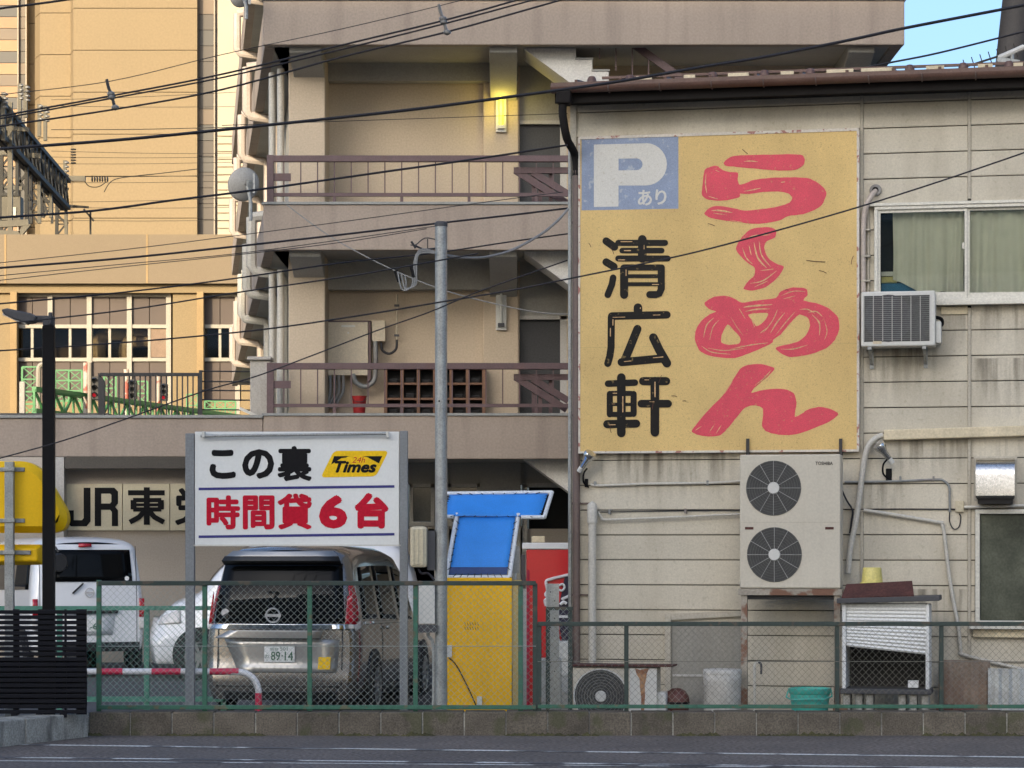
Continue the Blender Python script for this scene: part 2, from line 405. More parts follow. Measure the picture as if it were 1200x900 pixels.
mat("stand_metal", (.30, .265, .21), .7, var=.2, vs=6, fine=.1, bump=.1, blotch=.9, bcol=(.16, .065, .032), bs=4.5, bthr=.50)
mat("rust_stain", (.40, .22, .11), .7, var=.3, vs=9, fine=.2, bump=.05, blotch=.8, bcol=(.17, .06, .03), bs=9, bthr=.5)
mat("ring_grey", (.11, .11, .10), .6, bump=0)

mat("sheet_rusty", (.20, .15, .11), .75, var=.25, vs=4, fine=.15, bump=.1, streak=.7, scol=(.13, .055, .03), sscale=(3, 3, 1.2), sthr=.46)
mat("badge_silver", (.62, .62, .62), .25, metal=.35, var=.02, bump=0)
mat("grime", (.26, .235, .18), .9, var=.2, vs=3)

mat("pane_frosted", (.080, .083, .060), .10, var=.65, vs=2.6, fine=.1, bump=.0, blotch=.0, spec=.35)
def streak_mat(name, col, amt):
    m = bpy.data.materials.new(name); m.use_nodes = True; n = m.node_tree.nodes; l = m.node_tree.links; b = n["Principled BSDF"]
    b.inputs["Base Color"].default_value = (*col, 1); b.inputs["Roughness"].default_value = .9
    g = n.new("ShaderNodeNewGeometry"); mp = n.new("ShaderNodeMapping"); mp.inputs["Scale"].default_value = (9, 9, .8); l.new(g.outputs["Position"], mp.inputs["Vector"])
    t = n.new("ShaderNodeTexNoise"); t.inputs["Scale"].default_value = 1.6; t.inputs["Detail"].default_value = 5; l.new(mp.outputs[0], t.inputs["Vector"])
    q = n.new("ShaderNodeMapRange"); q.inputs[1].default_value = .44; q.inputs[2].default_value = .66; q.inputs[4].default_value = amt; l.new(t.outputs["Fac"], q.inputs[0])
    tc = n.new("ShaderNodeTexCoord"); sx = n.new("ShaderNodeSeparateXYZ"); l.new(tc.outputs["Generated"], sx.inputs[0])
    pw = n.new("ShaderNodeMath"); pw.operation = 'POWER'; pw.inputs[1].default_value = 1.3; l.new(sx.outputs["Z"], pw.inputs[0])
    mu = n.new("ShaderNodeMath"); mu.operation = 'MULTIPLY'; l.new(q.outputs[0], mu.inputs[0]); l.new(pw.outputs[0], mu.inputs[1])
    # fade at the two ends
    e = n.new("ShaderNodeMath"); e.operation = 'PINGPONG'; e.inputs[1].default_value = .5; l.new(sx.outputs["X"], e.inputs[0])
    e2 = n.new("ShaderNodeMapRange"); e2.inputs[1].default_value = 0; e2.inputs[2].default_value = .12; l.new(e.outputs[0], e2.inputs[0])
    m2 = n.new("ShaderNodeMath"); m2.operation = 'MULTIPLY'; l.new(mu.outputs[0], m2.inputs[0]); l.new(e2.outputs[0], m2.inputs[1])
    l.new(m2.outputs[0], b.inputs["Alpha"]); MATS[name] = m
streak_mat("dark_streak", (.13, .108, .075), .48)
streak_mat("rust_drip", (.17, .075, .03), .7)
# ------------------------------------------------------------------ the setting: ground, road, kerb
LOT = -0.10
gm = MB(); GB = .05
for y_, z_ in ((-300, LOT), (30.5, LOT), (33.0, GB), (1500, GB)): gm.v += [Vector((-900, y_, z_)), Vector((900, y_, z_))]
gm.f += [[0, 1, 3, 2], [2, 3, 5, 4], [4, 5, 7, 6]]
struct(gm, "ground", "lot_ground")
rd = MB(); rd.box(-80, 80, 2, 24.06, LOT + .005, 0.0)
road = struct(rd, "road", "asphalt")
def road_line(pxa, ya, pxb, yb, w):
    Ya = EYE * F / (ya - HOR); Yb = EYE * F / (yb - HOR)
    a = Vector((PX(pxa, Ya), Ya, 0)); b = Vector((PX(pxb, Yb), Yb, 0))
    a, b = a - (b - a) * .3, b + (b - a) * .3
    m = MB(); m.add([a + Vector((0, -w / 2, .004)), b + Vector((0, -w / 2, .004)), b + Vector((0, w / 2, .004)), a + Vector((0, w / 2, .004))], [[0, 1, 2, 3]])
    o = part(m, "road_marking", "road_paint", road)
road_line(100, 874, 1100, 886.5, .11)
road_line(60, 888.5, 1130, 900, .09)
road_line(0, 892, 700, 897.5, .06)

YK = 24.0
kerb = thing("kerb", "low kerb of brown weathered concrete blocks under the chain-link fences", "kerb", (0, YK, 0))
kx0 = PX(104, YK); bl = .385
for i in range(30):
    x = kx0 + i * bl + .004
    m = MB(); dz = random.uniform(-.004, .004); dy = random.uniform(-.005, .005)
    m.box(x, x + bl - .012, YK + dy, YK + .3, -.02, .217 + dz)
    part(m, "block", "kerb_block", kerb, bevel=.008)
m = MB(); m.box(kx0, kx0 + 30 * bl, YK + .012, YK + .28, -.02, .205); part(m, "mortar_core", "kerb_pale", kerb)
kp = thing("kerb_stone", "pale grey concrete kerb at the bottom left under the black slat fence", "kerb", (-4.1, 23, 0))
m = MB()
a = Vector((PX(104, 23.85), 23.85, 0)); b = Vector((-5.1, 21.2, 0)); dd = (b - a).normalized(); nn = Vector((-dd.y, dd.x, 0)) * .32
if nn.y < 0: nn = -nn
for i in range(5):
    q0 = a + dd * (i * .98 + .005); q1 = a + dd * ((i + 1) * .98 - .005)
    m = MB(); m.add([q0 + Vector((0, 0, z)) for z in (-.02, .225)] + [q1 + Vector((0, 0, z)) for z in (-.02, .225)] + [q1 + nn + Vector((0, 0, z)) for z in (-.02, .225)] + [q0 + nn + Vector((0, 0, z)) for z in (-.02, .225)],
          [[0, 1, 3, 2], [2, 3, 5, 4], [4, 5, 7, 6], [6, 7, 1, 0], [1, 7, 5, 3], [0, 2, 4, 6]])
    part(m, "block", "kerb_pale", kp, bevel=.012)
# moss and grit along the kerb foot
m = MB()
for i in range(900):
    x = random.uniform(kx0, 5.2); d = abs(random.gauss(0, .03)); s = random.uniform(.008, .042) * (1.4 - min(d / .08, 1))
    y = YK - .004 - d
    n_ = noise.noise(Vector((x * 1.3, 0, 0)))
    if n_ < -.05: continue
    h = s * random.uniform(.3, .8)
    m.add([(x - s, y - s * .6, 0), (x + s, y - s * .5, 0), (x + s * .7, y + s * .6, 0), (x - s * .8, y + s * .5, 0), (x + random.uniform(-s, s) * .3, y, h)],
          [[0, 1, 4], [1, 2, 4], [2, 3, 4], [3, 0, 4]])
solo(m, "moss", "moss", "dark moss and grit along the foot of the kerb", "moss", kind='stuff')

# ------------------------------------------------------------------ concrete apartment block behind
YF, YB = 35.0, 36.7
APT = thing("apartment_building", "taupe concrete apartment block with open corridors, brown railings and outdoor stairs", "building", (0, YF, LOT))
XA, XR = PX(308.5, YF), PX(1060, YF)
BZ = [(2.92, 3.50), (5.73, 6.34), (8.49, 9.085), (11.25, 11.85)]
SIDE_A = Vector((XA, YF, 0)); SIDE_B = Vector((-7.05, 65.4, 0)); SD = (SIDE_B - SIDE_A).normalized(); SN = Vector((SD.y, -SD.x, 0))
if SN.x < 0: SN = -SN
for k, (z0, z1) in enumerate(BZ):
    m = MB(); m.box(XA, XR, YF, YF + .16, z0, z1)
    par = part(m, "parapet", "band_concrete", APT, bevel=.012)
    m = MB(); m.box(XA - .02, XR + .02, YF - .025, YF + .19, z1 + .002, z1 + .035); part(m, "coping", "coping", par)
    m = MB(); m.box(XA + .1, XR - .03, YF + .16, 38.6, z0 + .03, z0 + .18); part(m, "floor_slab", "soffit", APT)
    # side parapet receding
    for seg in range(3):
        q0 = SIDE_A + SD * (.02 + seg * 10.0); q1 = SIDE_A + SD * (9.99 + seg * 10.0)
        m = MB(); vs = []
        for q in (q0, q1):
            for off, z in ((0, z0), (.14, z0), (.14, z1), (0, z1)): vs.append(q + SN * off + Vector((0, .17 if seg == 0 and q is q0 else 0, z)))
        m.add(vs, [[0, 1, 2, 3], [4, 5, 6, 7], [0, 1, 5, 4], [1, 2, 6, 5], [2, 3, 7, 6], [3, 0, 4, 7]])
        part(m, "side_parapet", "band_concrete", APT, bevel=.01)
    m = MB(); q0 = SIDE_A + SD * .3; q1 = SIDE_A + SD * 30
    m.add([q0 + SN * .14 + Vector((0, 0, z0 + .03)), q0 + SN * .75 + Vector((0, 0, z0 + .03)), q1 + SN * .75 + Vector((0, 0, z0 + .03)), q1 + SN * .14 + Vector((0, 0, z0 + .03)),
           q0 + SN * .14 + Vector((0, 0, z0 + .16)), q0 + SN * .75 + Vector((0, 0, z0 + .16)), q1 + SN * .75 + Vector((0, 0, z0 + .16)), q1 + SN * .14 + Vector((0, 0, z0 + .16))],
          [[3, 2, 1, 0], [4, 5, 6, 7], [0, 1, 5, 4], [1, 2, 6, 5], [2, 3, 7, 6], [3, 0, 4, 7]])
    part(m, "eave_slab", "soffit", APT)
# side wall
m = MB(); q0 = SIDE_A + SD * 1.05 + SN * .5; q1 = SIDE_A + SD * 30 + SN * .5
m.add([q0 + Vector((0, 0, 3.0)), q1 + Vector((0, 0, 3.0)), q1 + Vector((0, 0, 13)), q0 + Vector((0, 0, 13)), q0 + SN * .3 + Vector((0, 0, 3.0)), q1 + SN * .3 + Vector((0, 0, 3.0)), q1 + SN * .3 + Vector((0, 0, 13)), q0 + SN * .3 + Vector((0, 0, 13))],
      [[0, 1, 2, 3], [4, 5, 6, 7], [0, 1, 5, 4], [1, 2, 6, 5], [2, 3, 7, 6], [3, 0, 4, 7]])
part(m, "side_wall", "soffit", APT)
# corridor back walls, columns, beams
cx = lambda px: PX(px, YB)
XD0, XD1 = PX(609, YB), PX(664, YB)
for k in (1, 2):       # wall behind band k is above band k-1
    zb = BZ[k - 1][0] + .18; zt = BZ[k][0] + .03
    m = MB(); m.box(cx(380), XD0, YB, YB + .2, zb, zt); part(m, "corridor_wall", "corridor_wall", APT)
    m = MB(); m.box(XD1, XR - .6, YB, YB + .2, zb, zt); part(m, "corridor_wall", "corridor_wall", APT)
    zd = PZ(141 + (2 - k) * 229, YB)
    m = MB(); m.box(XD0, XD1, YB + .02, YB + .2, zd, zt); part(m, "door_lintel", "soffit", APT)
    m = MB(); m.box(XD0, XD1, YB + .10, YB + .2, zb, zd - .05); dr = part(m, "door", "dark_door", APT)
    m = MB(); m.box(XD0, XD1, YB + .01, YB + .12, zd - .05, zd); m.box(XD1 - .09, XD1, YB + .01, YB + .12, zb, zd); part(m, "door_frame", "pale_trim", dr)
    m = MB(); m.box(cx(380), XD0 - .02, YB - .22, YB, PZ(98 + (2 - k) * 243, YB), zt); part(m, "beam", "soffit", APT)
    # columns
    m = MB(); m.box(PX(338, 35.9), PX(381, 35.9), 35.9, YB + .2, zb, zt); part(m, "column", "corridor_wall", APT, bevel=.02)
    m = MB(); m.box(PX(566, YB), PX(608, YB), YB - .10, YB, zb, zt); part(m, "column", "corridor_wall", APT, bevel=.02)
    for (pa, pb) in ((345, 381), (574, 606), (985, 1015)):
        xa, xb = PX(pa, 36), PX(pb, 36)
        m = MB(); vs = []
        for x in (xa, xb): vs += [(x, YF + .17, zt), (x, YF + .17, zt - .10), (x, YB - .05, zt - .52), (x, YB - .05, zt)]
        m.add(vs, [[0, 1, 2, 3], [7, 6, 5, 4], [0, 4, 5, 1], [1, 5, 6, 2], [2, 6, 7, 3], [3, 7, 4, 0]])
        part(m, "cantilever_beam", "soffit", APT, bevel=.01)
# right end of the top floor: sloping soffit edge and a drain stub
m = MB(); m.box(XR - .16, XR - .003, YF + .16, 38.5, BZ[2][0] + .004, BZ[2][1]); part(m, "end_parapet", "band_concrete", APT, bevel=.01)
m = MB(); m.tube([P(1031, 90, 37.6), P(1031, 73, 37.6)], .07, 10); part(m, "drain_stub", "pvc", APT, smooth=True)
# stairs seen through the corridor
def stair(zt, pxa):
    """flight going down to the right; stepped white stringer with a straight underside"""
    y0, y1 = 35.35, 36.2; x0 = PX(pxa, y0); x1 = PX(pxa + 61, y0); step, rise = .222, .158; n = 8
    prof = [(x0, zt), (x1, zt)]
    for i in range(n): prof += [(x1 + i * step, zt - (i + 1) * rise), (x1 + (i + 1) * step, zt - (i + 1) * rise)]
    prof += [(x1 + n * step, zt - n * rise - .2), (x0 + n * step, zt - n * rise - .05), (x0 + .03, zt - .03)]
    m = MB(); m.poly([prof], lambda a, b: Vector((a, y0, b)), depth=(0, y1 - y0, 0))
    st = part(m, "stair_flight", "stair_white", APT)
    m = MB()
    for i in range(n): m.box(x1 + i * step - .012, x1 + (i + 1) * step + .012, y0 - .015, y1 - .01, zt - (i + 1) * rise + .002, zt - (i + 1) * rise + .028)
    part(m, "stair_nosing", "coping", st)
    x0 = x1 - .2
    # handrail
    m = MB(); m.bar((x0 + .2, y0 + .05, zt + .62), (x0 + n * step + .2, y0 + .05, zt - n * rise + .62), .05, .10); hr = part(m, "handrail", "brown_steel", st)
    for i in range(n):
        x = x0 + i * step + .3; z = zt - i * rise
        m = MB(); m.bar((x, y0 + .05, z + .02), (x, y0 + .05, z + .56), .016); part(m, "baluster", "brown_steel", hr)
stair(BZ[2][0] + .02, 614); stair(BZ[1][0] + .02, 614); stair(BZ[0][0] + .02, 614)
# second flight, posts and rails behind it on the top floor
m = MB()
for (a, b, w) in (((672, 55), (742, 107), .10), ((752, 55), (812, 105), .12), ((728, 52), (728, 108), .09), ((745, 52), (745, 108), .10)):
    m = MB(); m.bar(P(a[0], a[1], 36.9), P(b[0], b[1], 36.9), .08, w); part(m, "stair_rail", "brown_steel", APT)
for px in (684, 694, 702, 712, 760, 777, 790):
    m = MB(); m.bar(P(px, 60 if px < 730 else 72, 37.0), P(px, 105, 37.0), .02); part(m, "baluster", "brown_steel", APT)
m = MB(); m.box(PX(690, 38.6), XR - .2, 38.6, 38.8, 5.7, 9.2); part(m, "rear_wall", "soffit", APT)

def railing(zt_py, zb_z, pa, pb, nb):
    Yr = YF + .08; z1 = PZ(zt_py, Yr); x0, x1 = PX(pa, Yr), PX(pb, Yr)
    m = MB(); m.box(x0, x1, Yr - .04, Yr + .04, z1 - .085, z1); r = part(m, "railing", "brown_steel", APT, bevel=.006)
    zl = zb_z + .12
    m = MB(); m.box(x0, x1, Yr - .025, Yr + .025, zl, zl + .045); part(m, "bottom_rail", "brown_steel", r)
    step = (x1 - x0) / nb
    for i in range(1, nb):
        x = x0 + i * step
        m = MB(); m.box(x - .008, x + .008, Yr - .008, Yr + .008, zl + .045, z1 - .085); part(m, "baluster", "brown_steel", r)
        if i % 4 == 0:
            m = MB(); m.box(x - .02, x + .02, Yr - .02, Yr + .02, zb_z + .03, zl); part(m, "foot", "brown_steel", r)
    m = MB(); m.box(x0, x0 + .09, Yr - .045, Yr + .045, zb_z + .035, z1 + .004); part(m, "post", "brown_steel", r)
    m = MB(); m.box(x0 + .09, x0 + .32, Yr - .02, Yr + .02, z1 - .34, z1 - .24); part(m, "bracket", "brown_steel", r)
    # diagonal stair guard at the right end
    xe = PX(602, Yr)
    m = MB(); m.box(xe, x1, Yr + .10, Yr + .18, z1 - .22, z1 - .14); part(m, "stair_rail", "brown_steel", r)
    for (dx, dz, ex, ez) in ((.02, -.18, .72, -.62), (.25, -.2, .74, -.50)):
        m = MB(); m.bar((xe + dx, Yr + .14, z1 + dz), (xe + ex, Yr + .14, z1 + ez), .05, .09); part(m, "stair_rail", "brown_steel", r)
    for dx in (.27, .36, .5):
        m = MB(); m.bar((xe + dx, Yr + .2, z1 - .22), (xe + dx, Yr + .2, zb_z + .05), .05); part(m, "post", "brown_steel", r)
railing(182.5, BZ[1][1], 313, 668, 18)
railing(425.5, BZ[0][1], 313, 668, 18)
# shelf lattice behind the lower railing
sh = thing("shoe_shelf", "wooden pigeonhole shelf behind the lower corridor railing", "shelf", (PX(510, 36.5), 36.5, 3.1))
xs0, xs1 = PX(452, 36.4), PX(567, 36.4); zs0, zs1 = 3.1, PZ(432, 36.4)
m = MB(); m.box(xs0, xs1, 36.55, 36.62, zs0, zs1); part(m, "back_panel", "shelf_dark", sh)
for i in range(7):
    x = xs0 + (xs1 - xs0) * i / 6
    m = MB(); m.box(x - .022, x + .022, 36.36, 36.55, zs0, zs1); part(m, "upright", "shelf_wood", sh)
for i in range(5):
    z = zs1 - i * .212
    m = MB(); m.box(xs0 - .02, xs1 + .02, 36.37, 36.55, z - .014, z + .014); part(m, "shelf_board", "shelf_wood", sh)
for i in range(6):
    for j in range(3):
        x = xs0 + (xs1 - xs0) * (i + .5) / 6; z = zs1 - j * .212 - .212 + .014
        m = MB(); m.box(x - .075, x + .06, 36.42, 36.54, z, z + random.uniform(.03, .09)); part(m, "shoe", "shelf_dark", sh, bevel=.015)

# deck wing on the left: fascia, slab, wall below
DECK = thing("deck_wing", "taupe concrete deck wing of the apartment block over the parked white van", "building", (-6, YF, LOT))
YJ = 38.0
x0, x1 = PX(-170, YF), XA - .008
m = MB(); m.box(x0, x1, YF + .004, YF + .18, 2.95, 3.47); fa = part(m, "fascia", "band_concrete", DECK, bevel=.012)
m = MB(); m.box(x0, x1, YF - .03, YF + .2, 3.472, 3.51); part(m, "coping", "coping", fa)
m = MB(); m.box(x0, x1, YF + .18, 36.25, 3.05, 3.25); part(m, "deck_slab", "soffit", DECK)
m = MB(); m.box(x0, PX(372, YJ), YJ, YJ + .2, LOT, 3.4); part(m, "rear_wall", "jr_wall", DECK)
m = MB(); m.box(PX(76, YJ - .35), PX(372, YJ - .35), YJ - .35, YJ, PZ(549, YJ - .35), 3.5); part(m, "shade_beam", "sheathing", DECK)  # dark box added to stand for the shaded gap above the sign
m = MB(); m.box(PX(62, YJ - .3), PX(75, YJ - .3), YJ - .3, YJ, LOT, 3.05); part(m, "column", "pale_trim", DECK)
# ground-floor room under the corridor
m = MB(); m.box(PX(372, 37.6), XR - .6, 37.6, 37.8, LOT, PZ(571, 37.6) - .6); part(m, "lower_wall", "jr_wall", APT)
xw0 = PX(372, 37.6)
m = MB(); m.box(xw0, XR - .6, 37.602, 37.8, PZ(568, 37.6), 3.0); part(m, "upper_wall", "soffit", APT)
for (pa, pb) in ((480, 509), (525, 563)):
    xa, xb = PX(pa, 37.6), PX(pb, 37.6); za, zb = PZ(614, 37.6), PZ(567, 37.6)
    m = MB(); m.box(xa + .04, xb - .04, 37.66, 37.69, za + .04, zb - .04); w = part(m, "window", "window_grey", APT)
    m = MB(); m.box(xa, xb, 37.55, 37.72, zb - .05, zb); m.box(xa, xb, 37.53, 37.72, za - .03, za + .03); m.box(xa, xa + .05, 37.55, 37.72, za, zb); m.box(xb - .05, xb, 37.55, 37.72, za, zb)
    part(m, "window_frame", "pale_trim", w)
m = MB(); m.box(PX(563, 37.6), PX(610, 37.6), 37.5, 37.75, PZ(700, 37.6), 3.0); part(m, "column", "soffit", APT)
m = MB(); m.box(PX(509, 37.6), PX(526, 37.6), 37.58, 37.75, PZ(700, 37.6), 2.9); part(m, "column", "soffit", APT)
m = MB(); m.box(PX(480, 37.6), PX(612, 37.6), 37.6, 37.78, 1.0, PZ(614, 37.6) - .031); part(m, "wall_panel", "jr_wall", APT)
xa, xb = PX(612, 37.6), PX(672, 37.6)
m = MB(); m.box(xa + .1, xb + .5, 37.9, 37.95, 1.72, PZ(571, 37.6)); d = part(m, "shop_window", "shelf_dark", APT)
m = MB(); m.box(xa, xa + .07, 37.55, 37.9, 1.3, PZ(568, 37.6)); m.box(xa, xb + .5, 37.55, 37.9, PZ(571, 37.6), PZ(566, 37.6)); m.box(xa, xb + .5, 37.5, 37.9, 1.66, 1.72); part(m, "window_frame", "pale_trim", d)
m = MB(); m.box(xa + .07, xb + .5, 37.7, 37.85, .9, 1.66); part(m, "wall_panel", "jr_wall", APT)

# JR board
JB = thing("wall_sign", "cream painted wall sign reading JR in black with rust streaks, above the white van", "sign", (PX(140, YJ), YJ, PZ(622, YJ)))
Yj = YJ - .07
for (pa, pb) in ((75.5, 143), (144, 198.5), (199.5, 255)):
    m = MB(); m.box(PX(pa, Yj), PX(pb, Yj), Yj, YJ - .002, PZ(621.5, Yj), PZ(567, Yj)); part(m, "sign_panel", "jr_board", JB)
jf = lambda dy: (lambda a, b: P(a, b, Yj - dy))
j = jf(.006)
m = MB(); m.poly([[(98, 571.5), (106, 571.5), (106, 611), (101.5, 616.8), (83, 616.8), (79, 612), (79, 598), (86.5, 598), (86.5, 609.5), (96, 609.5), (98, 607)]], j); part(m, "letter", "print_black", JB)
m = MB(); m.poly([[(111, 571.5), (134, 571.5), (138.3, 576), (138.3, 590), (135, 594), (138.3, 598), (138.3, 616.5), (131, 616.5), (131, 600), (129, 597.5), (118.5, 597.5), (118.5, 616.5), (111, 616.5)], [(118.5, 578.5), (118.5, 590), (129, 590), (130.5, 588), (130.5, 580), (129, 578.5)]], j); part(m, "letter", "print_black", JB)
m = MB()
k = 0
for pts, w in (([(150, 577.5), (193, 577.5)], 6), ([(156, 586), (189, 586)], 5), ([(156, 597), (189, 597)], 5), ([(156.5, 586), (156.5, 597)], 7), ([(188.5, 586), (188.5, 597)], 7), ([(160, 591.5), (185, 591.5)], 3.4), ([(172, 571), (172, 615)], 7), ([(170, 598), (163, 606), (152, 612)], 6), ([(174, 598), (181, 606), (192, 612)], 6)):
    k += 1
    a0, a1 = Vector(pts[0]), Vector(pts[-1])
    n = MB(); fn = jf(.006 + k * .0006)
    for i in range(len(pts) - 1):
        p, q = Vector(pts[i]), Vector(pts[i + 1]); d = (q - p).normalized() * (1.2 if i else 0); nn = Vector((-(q - p).y, (q - p).x)).normalized() * w / 2
        m.poly([[tuple(p - d + nn), tuple(q + nn), tuple(q - nn), tuple(p - d - nn)]], jf(.006 + k * .0006 + i * .0003))
part(m, "letter", "print_black", JB)
m = MB(); m.text("労", 205, 571, 249, 615.5, j, bold=.03); part(m, "letter", "print_black", JB)

# ------------------------------------------------------------------ pipes down the side of the block
pn = 0
def dpipe(t, k, zl, r, mname):
    """drain pipe at distance t along the side: outside parapet k down, under its soffit, then down the wall"""
    z0, z1 = BZ[k]; o = SIDE_A + SD * t
    out = o - SN * .11; inn = o + SN * .34
    pts = [out + Vector((0, 0, z1 + .10)), out + Vector((0, 0, z0 + .02)), out + SN * .06 + Vector((0, 0, z0 - .06)), inn - SN * .06 + Vector((0, 0, z0 - .10)), inn + Vector((0, 0, z0 - .18)), inn + Vector((0, 0, zl))]
    m = MB(); m.tube(pts, r, 8)
    m.tube([out + SN * .3 + Vector((0, 0, z1 + .14)), out + Vector((0, 0, z1 + .10))], r, 8)
    return m
for i, (t, k) in enumerate(((2.2, 1), (5.5, 1), (10, 1), (15, 1), (21, 1), (5.5, 2), (10, 2), (15, 2), (21, 2), (5.5, 3), (10, 3), (15, 3))):
    part(dpipe(t, k, BZ[k - 1][0] + .3, .075, "pvc" if i % 2 else "pvc_pink"), "drain_pipe", "pvc" if i < 3 else "pvc_pink", APT, smooth=True)
for (px, Y) in ((319, 36.6), (329, 36.3)):
    for (z0, z1) in ((3.52, 5.6), (6.4, 8.4)):
        m = MB(); m.tube([(PX(px, Y), Y, z0), (PX(px, Y), Y, z1)], .05, 10); part(m, "drain_pipe", "pvc", APT, smooth=True)
m = MB(); m.box(PX(293, 35.5), PX(317, 35.5), 35.5, 35.85, 3.52, PZ(422, 35.5)); part(m, "pier", "concrete_pier", APT, bevel=.02)
m = MB(); m.box(PX(290, 35.5), PX(318, 35.5), 35.45, 35.9, PZ(422, 35.5), PZ(418, 35.5)); part(m, "pier_cap", "concrete_pier", APT, bevel=.01)

# ------------------------------------------------------------------ far sunlit buildings
YS = 80.0
ST = thing("station_annex", "sunlit beige annex with brown panelled window bays behind the deck", "building", (PX(130, YS), YS, 0))
sx = lambda p: PX(p, YS); sz = lambda p: PZ(p, YS)
m = MB(); m.box(sx(-220), sx(420), YS - .5, YS + 12, sz(334), sz(277)); part(m, "parapet", "station_wall", ST)
for px in (10, 175):
    m = MB(); m.box(sx(px) - .03, sx(px) + .03, YS - .515, YS - .49, sz(334), sz(277)); part(m, "panel_joint", "tower_line", ST)
m = MB(); m.box(sx(-220), sx(420), YS - .25, YS + 12, sz(344), sz(334) - .01); part(m, "cornice", "station_column", ST)
for (pa, pb) in ((-220, 14), (203, 232), (283, 420)):
    m = MB(); m.box(sx(pa), sx(pb), YS - .1, YS + 10, 0, sz(344) - .01); part(m, "column", "station_column", ST)
m = MB(); m.box(sx(-220), sx(420), YS + 1.5, YS + 10, 0, sz(344)); part(m, "core", "station_panel", ST)
for (pa, pb) in ((14, 203), (232, 283)):
    m = MB(); m.box(sx(pa), sx(pb), YS + .1, YS + .5, 0, sz(470)); part(m, "base_wall", "station_column", ST)
    m = MB(); m.box(sx(pa), sx(pa) + .2, YS - .3, YS, 2, sz(343)); part(m, "downpipe", "tower_line", ST)
def bay(cols, ra):
    for i in range(len(cols) - 1):
        a, b = sx(cols[i]) + .06, sx(cols[i + 1]) - .06; mid = (a + b) / 2
        for (pt, pb_) in ((346, 380), (424, 470)):
            for (u, w) in ((a, mid - .012), (mid + .012, b)):
                m = MB(); m.box(u, w, YS + .2, YS + .28, sz(pb_), sz(pt)); part(m, "panel", "station_panel", ST)
        for (u, w) in ((a, mid), (mid, b)):
            m = MB(); m.box(u + .03, w - .03, YS + .22, YS + .24, sz(418), sz(385)); g = part(m, "pane", "pane_far", ST)
        m = MB(); m.box(mid - .04, mid + .04, YS + .16, YS + .27, sz(419), sz(384)); part(m, "mullion", "frame_white", ST)
    for c in cols:
        m = MB(); m.box(sx(c) - .075, sx(c) + .075, YS + .08, YS + .3, sz(487), sz(344)); part(m, "mullion", "frame_white", ST)
    for py in (345, 382, 421):
        m = MB(); m.box(sx(cols[0]), sx(cols[-1]), YS + .12, YS + .29, sz(py) - .055, sz(py) + .055); part(m, "transom", "frame_white", ST)
bay((15, 58, 104, 151, 197), 0); bay((236, 278), 0)
m = MB(); m.box(sx(175), sx(196), YS + .19, YS + .215, sz(418), sz(385)); part(m, "brick_panel", "station_brick", ST)
m = MB(); m.tube(catmull([P(116, 420, YS + 1.0), P(116, 402, YS + 1.0), P(121, 393, YS + 1.0), P(132, 391, YS + 1.0), P(160, 391, YS + 1.0), P(178, 391, YS + 1)], 4), .22, 10); part(m, "duct", "duct", ST, smooth=True)
m = MB(); m.tube(catmull([P(147, 420, YS + .9), P(147, 408, YS + .9), P(152, 401, YS + .9), P(175, 400, YS + .9)], 4), .2, 10); part(m, "duct", "duct", ST, smooth=True)

YT = 190.0
TW = thing("tower_block", "tall cream tower with glazed corner strips catching the low sun at top left", "building", (PX(130, YT), YT, 0))
tx = lambda p: PX(p, YT)
segs = [(86, 231, 0)]
plan = [(tx(-120), YT + 5.5), (tx(31), YT + 5.5), (tx(31), YT + 3.4), (tx(42), YT + 1.7), (tx(78), YT + 1.7), (tx(86), YT), (tx(231), YT), (tx(231), YT + 14), (tx(-120), YT + 14)]
zt = PZ(-150, YT); zlev = [0] + [PZ(10 + 49.2 * k, YT) for k in range(11, -1, -1)] + [PZ(10 - 49.2, YT), PZ(10 - 98.4, YT), zt]
for i in range(len(zlev) - 1):
    m = MB(); m.poly([[(a, b) for a, b in plan]], lambda a, b: Vector((a, b, zlev[i] + (.05 if i else 0))), depth=(0, 0, zlev[i + 1] - zlev[i] - .05))
    part(m, "cladding_panel", "tower_cream", TW)
m = MB(); m.box(tx(-118), tx(228), YT + 6, YT + 13.5, 0, zt - .5); part(m, "core", "tower_line", TW)
random.seed(5)
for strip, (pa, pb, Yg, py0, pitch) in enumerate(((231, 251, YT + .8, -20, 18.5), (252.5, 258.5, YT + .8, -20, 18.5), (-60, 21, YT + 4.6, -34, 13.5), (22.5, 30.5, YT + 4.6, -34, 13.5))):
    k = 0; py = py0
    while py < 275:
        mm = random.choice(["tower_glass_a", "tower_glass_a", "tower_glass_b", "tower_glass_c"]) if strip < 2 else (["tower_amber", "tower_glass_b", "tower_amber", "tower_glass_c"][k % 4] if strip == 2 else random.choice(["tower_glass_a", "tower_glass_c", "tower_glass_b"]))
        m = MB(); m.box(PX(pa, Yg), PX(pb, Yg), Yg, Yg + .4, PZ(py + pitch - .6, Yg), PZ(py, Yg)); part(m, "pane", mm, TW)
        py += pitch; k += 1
    m = MB(); m.box(PX(pb, Yg), PX(pb + 1.6, Yg), Yg - .3, Yg + .5, 0, zt - .2); part(m, "mullion", "tower_frame", TW)
m = MB(); m.box(PX(231, YT + 1.2), PX(260, YT + 1.2), YT + 1.3, YT + 14, 0, zt - 1); part(m, "corner_core", "tower_frame", TW)
m = MB(); m.box(PX(255, 150), PX(300, 150), 150, 160, 0, PZ(-40, 150)); wb = thing("white_building", "bright sunlit strip of a pale building between tower and apartment block", "building", (PX(278, 150), 150, 0))
part(m, "wall", "far_white", wb)
